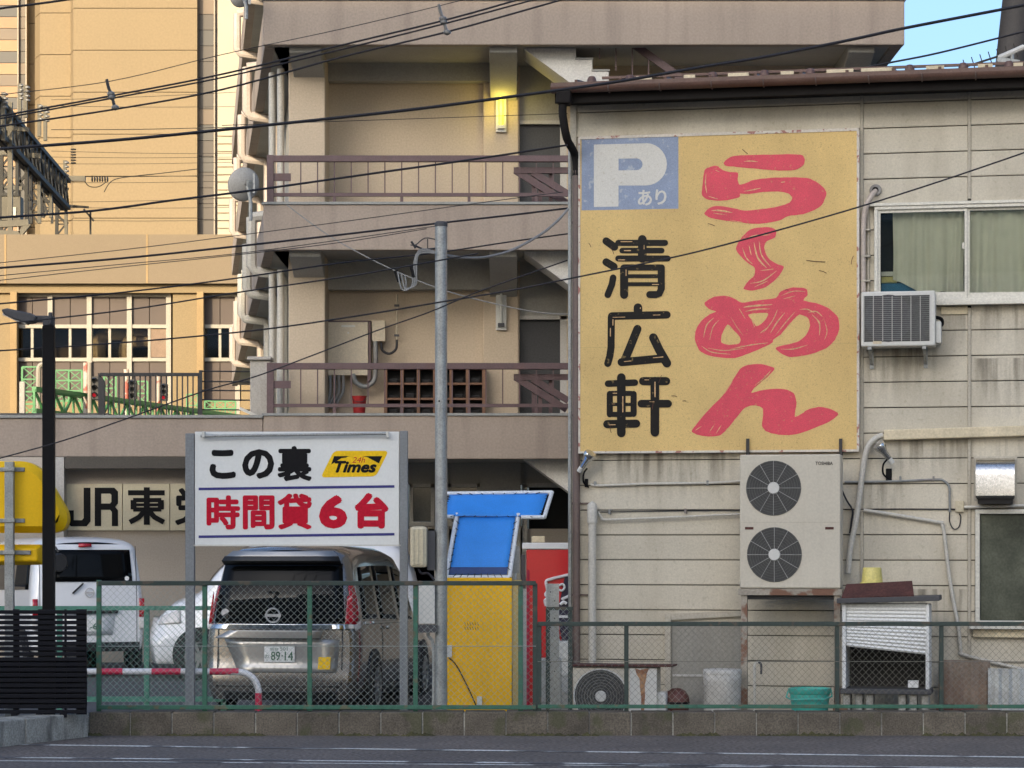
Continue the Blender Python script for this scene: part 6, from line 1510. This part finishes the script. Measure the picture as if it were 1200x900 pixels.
# white van at the left, rear quarter to the viewer
vb = Vector((PX(104, 33.5), 33.5, GB)); va = R(-22)
V = thing("van", "white box van with its rear door to the lot behind the black slat fence", "van", tuple(vb), -va)
VF = frame_at(vb, va)
secv = [(0, .95), (.05, .985), (.15, 1.0), (.45, 1.0), (.5, .99), (.7, .95), (.88, .90), (.95, .87), (.98, .81), (1, .70)]
roofv = [(0, 1.72), (.12, 1.76), (.4, 1.79), (2.4, 1.79), (2.8, 1.78), (3.15, 1.3), (3.3, 1.05), (3.39, .8)]
rearv = [(.2, 0), (.5, 0), (.95, .01), (1.3, .04), (1.8, .11)]
c = Car(V, VF, 3.39, 1.475, 1.80, .34, roofv, secv, rearv, [(.2, .0), (1.2, .1)], rc=.07)
c.body("car_white")
c.rquad([(-.55, 1.24), (.575, 1.24), (.55, 1.65), (-.53, 1.65)], .010, "rear_window", "car_glass", n=6)
c.rquad([(-.13, 1.685), (.04, 1.685), (.035, 1.73), (-.125, 1.73)], .03, "brake_light", "lamp_red", n=2)
c.rquad([(-.66, .34), (.66, .34), (.66, .46), (-.66, .46)], .02, "bumper", "car_black", n=6)
c.rquad([(-.62, .405), (.62, .405), (.62, .41), (-.62, .41)], .006, "tailgate_gap", "car_black", n=4)
for x in (-.63, .63): c.rquad([(x - .004, .41), (x + .004, .41), (x + .004, 1.7), (x - .004, 1.7)], .004, "tailgate_gap", "car_black", n=3)
for sg in (1, -1):
    tl = c.rquad([(sg * .66, .78), (sg * .728, .78), (sg * .728, 1.02), (sg * .66, 1.02)], .014, "tail_light", "lamp_red", n=3)
    c.rquad([(sg * .66, .62), (sg * .728, .62), (sg * .728, .775), (sg * .66, .775)], .012, "reversing_lamp", "lamp_clear", parent=tl, n=3)
    c.squad([(.25, 1.14), (1.3, 1.12), (1.3, 1.68), (.3, 1.68)], sg, .010, "side_window", "car_glass")
    c.squad([(1.38, 1.12), (2.5, 1.1), (2.35, 1.66), (1.38, 1.68)], sg, .010, "side_window", "car_glass")
    for yy in (1.33,): c.squad([(yy, .35), (yy + .012, .35), (yy + .012, 1.75), (yy, 1.75)], sg, .004, "door_gap", "car_black", n=4)
    c.wheel(.55, sg, .28); c.wheel(2.9, sg, .28)
c.badge(.0, 1.10, .055)
m = MB(VF); m.bar(c.rearp(-.22, 1.09, .02), c.rearp(-.08, 1.22, .03), .02, .02); part(m, "wiper", "car_black", V)
rq = c.rquad([(-.3, .55), (.3, .55), (.34, .82), (-.34, .82)], .004, "plate_recess", "car_white", n=3)
pl = c.rquad([(-.165, .60), (.165, .60), (.165, .765), (-.165, .765)], .02, "number_plate", "plate_white", n=1, sm=False)
m = MB(VF); m.text("-67", .0, .66, .15, .74, lambda a, b: c.rearp(a, 1.365 - b, .034), bold=.01); part(m, "lettering", "plate_green", pl)
c.rquad([(-.36, .83), (.36, .83), (.38, .87), (-.38, .87)], .03, "plate_lamp_bar", "car_black", n=3)
m = MB(VF); a = c.rearp(.5, 1.28, .016); m.lathe(a, [(0, -.002), (.03, -.002), (.03, .003)], 14, 'Y'); part(m, "round_sticker", "plate_white", V)
m = MB(VF); m.tube(catmull([c.rearp(-.50, 1.69, .02), c.rearp(-.46, 1.70, .14), c.rearp(-.42, 1.62, .2)], 4), .012, 6); m.lathe(c.rearp(-.42, 1.49, .2), [(0, -.03), (.10, -.03), (.12, 0), (.11, .02), (0, .03)], 18, 'Y'); part(m, "rear_mirror", "car_black", V, smooth=True)
for x in (-.28, -.12, .22):
    m = MB(VF); m.box(x - .09, x + .09, .45, .5, 1.2, 1.55)

# ------------------------------------------------------------------ corridor fittings
def wl_(label, py, lit):
    Yq = YB - .13; x0, x1 = PX(581, Yq), PX(593.5, Yq); z0, z1 = PZ(py + 53, Yq), PZ(py, Yq)
    t = thing("wall_light", label, "light", (PX(587, Yq), Yq, z0))
    m = MB(); m.box(x0, x1, Yq - .03, Yq + .03, z0, z1); part(m, "fixture", "unit_white", t, bevel=.006)
    m = MB(); m.tube([((x0 + x1) / 2, Yq - .065, z0 + .09), ((x0 + x1) / 2, Yq - .065, z1 - .09)], .035 if lit else .018, 10); part(m, "tube", "tube_lit" if lit else "unit_white", t, smooth=True)
    for z in (z0 + .07, z1 - .09): m = MB(); m.box(x0 + .03, x1 - .03, Yq - .085, Yq - .03, z - .025, z + .025); part(m, "tube_holder", "shed_dark" if not lit else "unit_white", t)
    if lit:
        l = bpy.data.lights.new("wall_light_glow", 'POINT'); l.energy = 2.5; l.color = (1.0, .80, .16); l.shadow_soft_size = .12
        o = bpy.data.objects.new("wall_light_glow", l); COL.objects.link(o); o.parent = t; o.location = (0, -.2, .33)
wl_("lit yellow fluorescent wall light on the upper corridor column", 102, True)
wl_("unlit white fluorescent wall light on the lower corridor column", 334, False)
cbn = thing("meter_cabinet", "large beige meter cabinet on the lower corridor wall", "cabinet", P(409, 425, 36.6))
m = MB(); m.box(PX(384.5, 36.5), PX(431.5, 36.5), 36.48, 36.69, PZ(440, 36.5), PZ(377.5, 36.5)); part(m, "cabinet_box", "cabinet_beige", cbn, bevel=.008)
for (a, b) in ((381.5, 384), (432, 434.5)): m = MB(); m.box(PX(a, 36.5), PX(b, 36.5), 36.47, 36.69, PZ(446, 36.5), PZ(376, 36.5)); part(m, "side_rail", "brown_steel", cbn)
m = MB(); m.box(PX(381.5, 36.5), PX(434.5, 36.5), 36.47, 36.69, PZ(377.3, 36.5), PZ(375.8, 36.5)); part(m, "top_rail", "brown_steel", cbn)
m = MB(); m.lathe(P(408, 390, 36.475), [(0, -.002), (.014, -.002), (.014, .006)], 10, 'Y'); m.box(PX(400, 36.47), PX(416, 36.47), 36.474, 36.479, PZ(383.5, 36.5), PZ(381, 36.5)); part(m, "lock_plate", "unit_white", cbn)
for k in range(4):
    m = MB(); x = 387 + k * 5; m.tube(catmull([P(x, 440, 36.5), P(x, 458, 36.5), P(x - 2 - k, 468, 36.5), P(x - 9, 478, 36.5)], 4), .022, 8); part(m, "conduit", "sheet_grey", cbn, smooth=True)
sw = thing("switch_box", "small beige switch box with looping cables beside the meter cabinet", "switch box", P(442, 400, 36.6))
m = MB(); m.box(PX(435.5, 36.5), PX(451.5, 36.5), 36.5, 36.69, PZ(400, 36.5), PZ(375.5, 36.5)); part(m, "box", "cabinet_beige", sw, bevel=.006)
m = MB(); m.tube(catmull([P(440, 400, 36.5), P(440, 430, 36.5), P(438, 446, 36.5), P(428, 453, 36.5), P(417, 448, 36.5), P(414, 438, 36.5)], 5), .035, 10); part(m, "conduit", "sheet_grey", sw, smooth=True)
m = MB(); m.tube(catmull([P(447, 401, 36.5), P(448, 410, 36.5), P(456, 414.5, 36.5), P(464, 409, 36.5), P(465, 398, 36.5)], 5), .018, 8); part(m, "cable", "cable", sw, smooth=True)
m = MB(); m.tube([P(465, 398, 36.6), P(465, 345, 36.6)], .014, 6); part(m, "wall_conduit", "cabinet_beige", sw)
for py in (358, 393): m = MB(); m.bar(P(462, py, 36.58), P(468, py, 36.58), .02, .03); part(m, "clip", "shed_dark", sw)
rb = thing("bucket", "red bucket standing on the lower corridor behind the railing", "bucket", P(421, 485, 36.2))
m = MB(); b0 = P(421, 484, 36.2); m.lathe(b0, [(.08, 0), (.10, .22), (.105, .235), (.09, .235), (.075, .02), (0, .02)], 18); part(m, "body", "red_bucket", rb, smooth=True)
m = MB(); m.tube(catmull([b0 + Vector((-.1, 0, .23)), b0 + Vector((-.06, -.09, .16)), b0 + Vector((.06, -.09, .16)), b0 + Vector((.1, 0, .23))], 4), .005, 5); part(m, "handle", "shed_dark", rb)

# satellite dishes
def dish(label, px, py, r, Y):
    t = thing("satellite_dish", label, "satellite dish", P(px, py + r * 1.3, Y)); c0 = P(px, py, Y); rr = r * Y / F
    d = Vector((-.45, .85, .25)).normalized(); pts = []; rad = []
    for k in range(9):
        q = k / 8; pts.append(c0 + d * (.35 * rr * q * q)); rad.append(max(rr * q, .004))
    m = MB(); m.tube(pts, rad, 28, cap=False); o = part(m, "reflector", "dish_grey", t, smooth='all'); md = o.modifiers.new("solid", 'SOLIDIFY'); md.thickness = .012
    m = MB(); m.bar(c0 - d * .04 + Vector((.02, 0, -.05)), c0 - d * .08 + Vector((.02, 0, .07)), .05, .08); m.bar(c0 - d * .05 + Vector((.09, 0, .16)), c0 - d * .05 + Vector((.09, 0, -.1)), .03); part(m, "mount", "galvanised", t)
    m = MB(); m.tube([c0 - d * .07, c0 + Vector((.07, -.05, -rr * 1.0)), c0 + Vector((.07, -.05, -rr * 2.1))], .025, 8); part(m, "mast", "galvanised", t, smooth=True)
dish("grey satellite dish on the side of the upper corridor", 288, 217, 20, 34.7)
dish("dark satellite dish cut off at the top edge beside the building corner", 283, -4, 13, 34.7)

# ------------------------------------------------------------------ deck railing, signals, green lattice, gantry
Yd = 35.6
DR = thing("deck_railing", "dark steel railing with thin bars on the deck below the annex windows", "railing", (PX(178, Yd), Yd, 3.51))
zt = PZ(437, Yd)
m = MB(); m.box(PX(117, Yd), PX(236, Yd), Yd - .03, Yd + .03, zt - .045, zt); part(m, "top_rail", "dark_steel", DR)
m = MB(); vs = [(115, 488), (122.5, 488), (122.5, 447), (118, 441), (115, 437)]; m.poly([vs], lambda a, b: P(a, b, Yd), depth=(0, .08, 0)); part(m, "post", "dark_steel", DR)
m = MB(); m.box(PX(233.5, Yd), PX(237, Yd), Yd - .04, Yd + .04, 3.51, PZ(434, Yd)); part(m, "post", "dark_steel", DR)
for i in range(18):
    x = PX(127 + i * 6.2, Yd); m = MB(); m.box(x - .009, x + .009, Yd - .009, Yd + .009, 3.515, zt - .045); part(m, "baluster", "dark_steel", DR)
for py in (435, 447, 457.5, 468.5, 480):
    m = MB(); m.tube([P(236, py, Yd), P(296, py + .5, Yd)], .01, 5); part(m, "guard_wire", "dark_steel", DR)
sg_ = thing("gutter_spout", "pale tilted gutter spout at the deck corner", "gutter", P(292, 487, 35.3)); m = MB(); m.bar(P(281, 478.5, 35.3), P(304, 489, 35.3), .06, .04); part(m, "spout", "alu_frame", sg_)
EMB = MB(); EMB.box(-60, -7.3, 47, 76, LOT, 4.15); struct(EMB, "railway_embankment", "lot_ground")
GT = thing("green_truss", "green steel lattice beam running away over the railway behind the deck", "truss", P(150, 487, 55))
a = P(40, 456, 50); b = P(292, 489, 61.5); b.z = a.z; lo_ = Vector((0, 0, -.42))
for off in (Vector((0, 0, 0)), lo_):
    m = MB(); m.bar(a + off, b + off, .09, .10); part(m, "chord", "truss_green", GT)
m = MB(); m.bar(a + Vector((.25, .3, .0)), b + Vector((.25, .3, 0)), .07, .07); part(m, "chord", "truss_green", GT)
n = 26
for i in range(n):
    p, q = a.lerp(b, i / n), a.lerp(b, (i + 1) / n)
    m = MB(); m.bar(p + (lo_ if i % 2 else Vector()), q + (Vector() if i % 2 else lo_), .045); part(m, "diagonal", "truss_green", GT)
    m = MB(); m.bar(p, p + lo_, .045); part(m, "strut", "truss_green", GT)
for (pa, pb, pt, pbm, Y, lb) in ((26, 44, 430, 488, 56, "green lattice mast panel left of the black lamp post"), (65, 96, 434, 470, 60, "wide green lattice panel beside the lamp post behind the deck"), (122, 136, 440, 470, 63, "green lattice panel between the two left signals"), (160, 173, 447, 475, 66, "green lattice panel between the two right signals"), (219, 232, 462, 488, 70, "small yellow-green lattice panel at the deck railing end"), (240, 276, 470, 488, 70, "low yellow-green lattice fence by the apartment side")):
    t = thing("lattice_tower", lb, "lattice", P((pa + pb) / 2, pbm + 6, Y), group="green lattice panels by the railway")
    k = max(1, round((pb - pa) / 14)); w = (pb - pa) / k
    for i in range(k + 1):
        m = MB(); m.bar(P(pa + i * w, pt, Y), P(pa + i * w, pbm + 8, Y), .04); part(m, "upright", "truss_green", t)
    nr = max(2, round((pbm - pt) / 14)); h = (pbm - pt) / nr
    for j in range(nr + 1):
        m = MB(); m.bar(P(pa, pt + j * h, Y), P(pb, pt + j * h, Y), .034); part(m, "rung", "truss_green", t)
        if j < nr:
            for i in range(k):
                x0, x1, y0, y1 = pa + i * w, pa + (i + 1) * w, pt + j * h, pt + (j + 1) * h
                m = MB(); m.bar(P(x0, y0, Y), P(x1, y1, Y), .02); part(m, "brace", "truss_green", t)
                m = MB(); m.bar(P(x1, y0, Y + .05), P(x0, y1, Y + .05), .02); part(m, "brace", "truss_green", t)
for i, (px, py, pole, lb) in enumerate(((111, 454, 101, "black railway signal with red light nearest the lamp post"), (155, 456, 148, "black railway signal in the middle of the three"), (192, 459, 185, "black railway signal with red light at the right of the three"))):
    Y = 52 + i * 4; t = thing("railway_signal", lb, "signal", P(pole, 487, Y), group="three railway signals behind the deck")
    m = MB(); m.tube([P(pole, 425 + i * 8, Y), P(pole, 492, Y)], .06, 10); part(m, "pole", "post_stripe", t, smooth=True)
    s = 1 - i * .12
    m = MB(); m.poly([rpoly([(px - 4 * s, py - 13 * s), (px + 5 * s, py - 13 * s), (px + 5 * s, py + 14 * s), (px - 4 * s, py + 14 * s)], 2, 2)], lambda a, b: P(a, b, Y - .1), depth=(0, .18, 0)); hd = part(m, "head", "signal_black", t)
    for k in range(3):
        yy = py + (-8 + k * 8.5) * s; cc = P(px - .5, yy, Y - .1); m = MB()
        pts = [cc + Vector((.065 * math.cos(q), 0, .065 * math.sin(q))) for q in [math.pi * j / 8 for j in range(9)]]
        rows = [[p for p in pts], [p + Vector((.0, -.16, -.03)) for p in pts]]; m.grid(rows); part(m, "visor", "signal_black", hd)
        m = MB(); m.lathe(cc + Vector((0, -.01, 0)), [(0, 0), (.036, 0), (.04, .01)], 12, 'Y'); part(m, "lens", "signal_red" if (k == 2 and i != 1) else "shed_dark", hd)
    m = MB(); m.bar(P(pole, py + 4, Y), P(px, py + 4, Y), .04); part(m, "bracket", "signal_black", t)
wpo = thing("white_post", "white pipe post rising in front of the annex windows between lattice panels", "post", P(105, 487, 51)); m = MB(); m.tube([P(105, 425, 51), P(105, 490, 51)], .04, 8); part(m, "shaft", "frame_white", wpo, smooth=True)
bo = thing("curved_post", "pale pipe post curved at its top beside the black lamp post", "post", P(46, 487, 51)); m = MB(); m.tube(catmull([P(45, 490, 51), P(45, 440, 51), P(46, 430, 51), P(50, 427, 51), P(56, 427, 51)], 4), .05, 8); part(m, "shaft", "frame_white", bo, smooth=True)
cpo = thing("concrete_post", "short beige concrete post on the railway edge at the left", "post", P(25, 487, 50)); m = MB(); m.box(PX(22.5, 50), PX(29, 50), 50, 50.1, 4.1, PZ(447, 50)); part(m, "shaft", "concrete_pier", cpo, bevel=.02)

# catenary gantry (stands beyond the annex)
GK = 1.75
def G(px, py, Y): return P(px, py, Y * GK)
def GX(px, Y): return PX(px, Y * GK)
GA = thing("catenary_gantry", "dark steel lattice gantry carrying railway wires in front of the cream tower", "gantry", G(40, 300, 55))
a0 = G(-14, 112, 48.5); b0 = G(74, 200, 60); b0.z = a0.z
wv = Vector((0, 0, -.62 * GK)); sv = Vector((.15, -.12, 0)) * GK
for off in (Vector(), wv, sv, wv + sv):
    m = MB(); m.bar(a0 + off, b0 + off, .09 * GK); part(m, "chord", "gantry_steel", GA)
n = 18
for i in range(n):
    p, q = a0.lerp(b0, i / n), a0.lerp(b0, (i + 1) / n)
    for off in (Vector(), sv):
        m = MB(); m.bar(p + off, p + off + wv, .045 * GK); part(m, "strut", "gantry_steel", GA)
        m = MB(); m.bar(p + off, q + off + wv, .04 * GK); part(m, "diagonal", "gantry_steel", GA)
    m = MB(); m.bar(p, q + sv, .04 * GK); part(m, "diagonal", "gantry_steel", GA)
def mast(label, px, pt, pb, Y, w, nn):
    t = thing("lattice_mast", label, "mast", G(px, pb, Y), group="lattice masts below the gantry"); hw_ = w / 2
    for s in (-1, 1):
        m = MB(); m.bar(G(px + s * hw_, pt, Y), G(px + s * hw_ * 1.15, pb, Y), .07 * GK); part(m, "leg", "gantry_pale" if s > 0 else "gantry_steel", t)  # right leg paler, its sunny highlight put into the colour
    for k in range(nn):
        y0 = pt + (pb - pt) * k / nn; y1 = pt + (pb - pt) * (k + 1) / nn; s = 1 if k % 2 else -1
        m = MB(); m.bar(G(px - s * hw_, y0, Y), G(px + s * hw_, y1, Y), .035 * GK); part(m, "brace", "gantry_steel", t)
        m = MB(); m.bar(G(px - hw_, y0, Y + .02), G(px + hw_, y0, Y + .02), .03 * GK); part(m, "rung", "gantry_steel", t)
mast("pale lattice mast under the far end of the gantry", 72, 213, 300, 60, 10, 7)
mast("lattice mast below the gantry at the left edge", 7, 182, 300, 52, 10, 9)
mast("slim lattice mast below the middle of the gantry", 41, 182, 262, 55, 9, 6)
mast("tapering lattice drop arm under the gantry", 55, 196, 255, 57, 8, 5)
for (px, pt, pb, Y) in ((4, 108, 165, 49), (23, 98, 140, 51), (30, 100, 138, 51), (46, 122, 160, 54), (53, 124, 165, 54), (76, 188, 215, 59)):
    m = MB(); m.bar(G(px, pt, Y), G(px, pb, Y), .07 * GK); o = part(m, "upright", "gantry_pale", GA)
    for k in range(4): m = MB(); m.lathe(G(px + 2, pt + 2 + k * 5, Y), [(.0, -.07), (.10, -.04), (.10, .0), (.03, .04)], 10); part(m, "insulator", "insulator", o)
for (a_, b_, Y, w) in (((12, 120), (12, 300), 50, .09), ((20, 150), (20, 262), 52, .06), ((31, 160), (31, 258), 53, .07), ((36, 165), (36, 246), 54, .05), ((49, 180), (49, 250), 56, .06), ((61, 195), (61, 262), 58, .05), ((0, 150), (34, 152), 50, .08), ((0, 162), (20, 175), 50, .06), ((14, 225), (30, 205), 53, .05), ((20, 205), (36, 235), 53, .05), ((2, 212), (16, 196), 52, .05), ((30, 238), (58, 236), 56, .05), ((62, 225), (78, 240), 60, .05), ((62, 250), (80, 262), 60, .05), ((0, 228), (22, 228), 51, .06), ((0, 180), (48, 183), 53, .1), ((0, 219), (26, 221), 53, .08), ((0, 263), (34, 261), 50, .12), ((0, 273), (24, 274), 50, .1), ((24, 274), (34, 262), 50, .1), ((44, 222), (56, 236), 56, .06), ((66, 212), (80, 222), 59, .06), ((42, 205), (55, 250), 56, .05), ((0, 198), (18, 220), 53, .05), ((0, 240), (12, 252), 53, .05), ((78, 209.5), (100, 209.5), 60, .12), ((78, 241), (104, 243), 60, .05), ((98, 245), (110, 259), 60, .04), ((106, 248), (106, 279), 60, .04)):
    m = MB(); m.bar(G(a_[0], a_[1], Y), G(b_[0], b_[1], Y), w * GK); part(m, "cross_arm", "gantry_pale" if w > .075 else "gantry_steel", GA)
for (px, py, hz, k) in ((86, 175, 0, 6), (108, 210, 1, 7)):
    t = thing("insulator_string", ("hanging string of dark insulator discs by the gantry end" if not hz else "horizontal string of insulator discs on the catenary wire"), "insulator", G(px, py + 10, 60))
    for i in range(k):
        m = MB(); cc = G(px + (i * 3 if hz else 0), py + (0 if hz else i * 3.2), 60); m.lathe(cc, [(.0, -.03), (.11, -.02), (.11, .02), (0, .03)], 10, 'X' if hz else 'Z'); part(m, "disc", "gantry_steel", t)
eb = thing("equipment_cabinet", "pale equipment cabinets on the gantry platform at the left edge", "cabinet", G(15, 258, 51)); m = MB(); m.box(GX(2, 51), GX(24, 51), 51 * GK, 51 * GK + .6, PZ(258, 51 * GK), PZ(230, 51 * GK)); part(m, "box", "gantry_pale", eb, bevel=.02)
m = MB(); m.box(GX(9, 51), GX(19, 51), 51 * GK - .05, 51 * GK - .002, PZ(255, 51 * GK), PZ(243, 51 * GK)); part(m, "door", "cabinet_beige", eb)

# ------------------------------------------------------------------ overhead cables
def cable(label, pts, Y, r, mt="cable", Y1=None, n=6):
    Y1 = Y if Y1 is None else Y1; w = [P(x, y, Y + (Y1 - Y) * (x - pts[0][0]) / max(1e-6, pts[-1][0] - pts[0][0])) for x, y in pts]
    m = MB(); m.tube(catmull(w, n), r * .84, 6); return solo(m, "overhead_cable", mt, label, "cable", base=w[0], group="overhead cables", smooth=True)
cable("thick black overhead cable rising from the left edge to the top right corner", [(-40, 178), (0, 174.5), (150, 163), (300, 148), (460, 131), (560, 118.5), (715, 97), (820, 79), (900, 66), (1000, 46), (1060, 33), (1190, 8), (1230, 0)], 21, .016)
cable("upper cable of the pair with hanging spacers at top left", [(-40, 143), (0, 136), (132, 112), (260, 87), (400, 53), (520, 24), (606, 0), (640, -10)], 20, .009)
cable("lower cable of the pair with hanging spacers at top left", [(-40, 146), (0, 139), (132, 115), (260, 91), (400, 58), (520, 28), (628, -1), (660, -10)], 20, .008)
cable("single cable just under the spaced pair at top left", [(-40, 155), (0, 148), (135, 128), (260, 105), (400, 67), (525, 37), (664, -2), (690, -10)], 20, .009)
cable("wavy bundled black cable ending at the upper house corner", [(-40, 259), (0, 255), (110, 247), (200, 235), (270, 226.5), (340, 217), (460, 200), (560, 186), (665, 170)], 23, .014, Y1=26.4)
cable("thick cable passing the top of the steel pole to the house", [(-40, 318), (0, 314), (140, 303), (270, 289.5), (400, 275), (510, 262), (600, 252), (665, 244)], 23, .013, Y1=26.4)
cable("thin wire above the cable that touches the pole top", [(-40, 312), (0, 308), (150, 292), (270, 277), (400, 260), (560, 238), (660, 225)], 30, .006)
cable("upper of two thin wires crossing the annex parapet", [(-40, 327), (0, 323), (150, 309), (270, 298), (400, 281), (510, 265)], 30, .006)
cable("lower of two thin wires crossing the annex parapet", [(-40, 333), (0, 328.5), (150, 312), (270, 299.5), (400, 284), (500, 268)], 30, .006)
cable("cable crossing the tops of the annex windows to the lower corridor", [(-40, 360), (0, 356), (140, 343), (270, 327), (400, 308), (505, 297), (600, 283), (665, 274)], 23, .010, Y1=26.4)
cable("cable crossing the brown annex panels towards the corridor column", [(-40, 385), (0, 380), (150, 363), (270, 344), (400, 325), (460, 315), (560, 297)], 24, .009)
cable("long black cable crossing the yellow signboard to the right edge", [(-40, 413), (0, 411), (150, 401), (300, 387), (420, 370), (510, 355), (600, 340), (665, 327), (800, 299), (900, 273), (1005, 243), (1100, 213), (1200, 179), (1240, 165)], 24.5, .010)
cable("low slack cable rising from behind the yellow sign box to the pole", [(-20, 543), (0, 537), (75, 516), (150, 490), (240, 458), (300, 441), (370, 415), (440, 388), (505, 365), (560, 342), (665, 305)], 23.6, .008)
cable("short double cable cutting the top left corner", [(-30, 16), (0, 10), (40, 5), (90, -2)], 22, .012)
cable("thin wire high across the tower to the top parapet", [(-40, 117), (0, 111), (130, 95), (260, 64), (400, 34), (510, 8), (560, -5)], 26, .005)
cable("cable rising over the house roof to the right edge pole", [(955, 92), (1035, 75), (1100, 62), (1200, 37), (1240, 27)], 27, .013)
cable("pale service wire sagging past the steel pole to the lower corridor door", [(336, 240), (365, 262), (400, 285), (460, 316), (520, 340), (580, 356), (630, 366), (668, 368.5)], 33, .009, "cable_grey")
cable("twisted pale service bundle looping from the pole to the house corner", [(522, 299), (545, 302), (570, 301), (600, 293), (630, 277), (650, 262), (666, 245)], 25, .016, "cable_grey", Y1=26.3)
cable("thin wire across the upper corridor wall to the railing end", [(260, 147), (400, 142), (520, 138), (665, 133)], 30, .005)
for i, (ya, yb_, lb) in enumerate(((117, 108, "topmost thin catenary wire over the tower face"), (124, 125, "second thin catenary wire over the tower face"), (152, 149, "dark thin catenary wire just above the thick cable"), (177, 180, "thin catenary wire just below the thick cable"), (184, 184, "thin catenary wire level with the insulator string"), (192, 190, "thin catenary wire under the thick cable at the tower"), (207, 205, "thin catenary wire near the horizontal insulators"), (214, 212, "lower thin catenary wire by the insulators"), (237, 232, "thin catenary wire near the foot of the tower"), (243, 243, "thin catenary wire low on the tower face"), (258, 258, "lowest thin catenary wire over the tower face"))):
    cable(lb, [(60, ya), (165, (ya + yb_) / 2 + 1), (276, yb_)], 105, .02 if i == 2 else .012, "gantry_steel")
for i, (ya, yb_) in enumerate((((125, 210), (232, 196)), ((104, 212), (150, 205)))): pass
dc = thing("curved_wire", "thin curved wire drooping from the horizontal insulator string", "wire", G(100, 235, 60)); m = MB(); m.tube(catmull([G(122, 225, 60), G(130, 213, 60), G(145, 208, 60), G(190, 203, 60), G(232, 198, 60)], 5), .02, 5); part(m, "wire", "gantry_steel", dc)
m = MB(); m.tube(catmull([G(98, 210, 60), G(104, 218, 60), G(115, 219, 60), G(125, 213, 60)], 5), .02, 5); part(m, "wire", "gantry_steel", dc)
for (px, py, d, mt, lb) in ((131, 110, 5, "dark_steel", "dark spacer hanging on the cables in front of the tower"), (520, 22, 4, "insulator", "white spacer hanging on the cables in front of the top parapet")):
    t = thing("cable_spacer", lb, "spacer", P(px, py + 18, 20))
    m = MB(); m.tube(catmull([P(px - 6, py - 17, 20), P(px - 4, py - 8, 20), P(px - 1, py, 20), P(px + 2, py + 10, 20), P(px + 4, py + 18, 20)], 4), .012, 8); part(m, "rod", mt, t, smooth=True)
    for (dx, dy) in ((-1, 0), (0, 4), (4, 16)):
        m = MB(); m.lathe(P(px + dx, py + dy, 20), [(0, -.025), (.026, -.012), (.03, 0), (.026, .012), (0, .025)], 10); part(m, "clamp", "insulator", t, smooth=True)

# ------------------------------------------------------------------ top right: antenna and dark pole
AN = thing("tv_antenna", "fishbone television antenna above the house roof at top right", "antenna", P(1185, 92, 27.5))
m = MB(); m.bar(P(1129, 79, 27.5), P(1195, 58, 27.5), .02); part(m, "boom", "gantry_steel", AN)
for k in range(7):
    t = k / 6; px, py = 1131 + (1190 - 1131) * t, 78 - 19 * t; m = MB(); m.bar(P(px - 2.5, py - 8, 27.5), P(px + 2.5, py + 8, 27.5), .009); part(m, "element", "gantry_steel", AN)
m = MB(); m.tube([P(1186, 63, 27.5), P(1186, 96, 27.5)], .02, 8); part(m, "mast", "galvanised", AN)
m = MB(); m.tube(catmull([P(1170, 68, 27.5), P(1182, 63, 27.5), P(1200, 55, 27.5)], 3), .03, 8); part(m, "feed_box", "unit_white", AN)
m = MB(); m.bar(P(1168, 70, 27.5), P(1194, 74, 27.5), .08, .05); part(m, "bracket", "galvanised", AN)
DPo = thing("concrete_pole", "dark leaning concrete pole cut off at the top right corner", "pole", Vector((PX(1150, 33.5), 33.5, LOT)))
m = MB(); m.tube([P(1115, 900, 33.5) * 1.0, P(1182, 100, 33.5), P(1194, -10, 33.5), P(1200, -70, 33.5)], [.2, .2, .2, .19], 16); part(m, "shaft", "pole_dark", DPo, smooth=True)
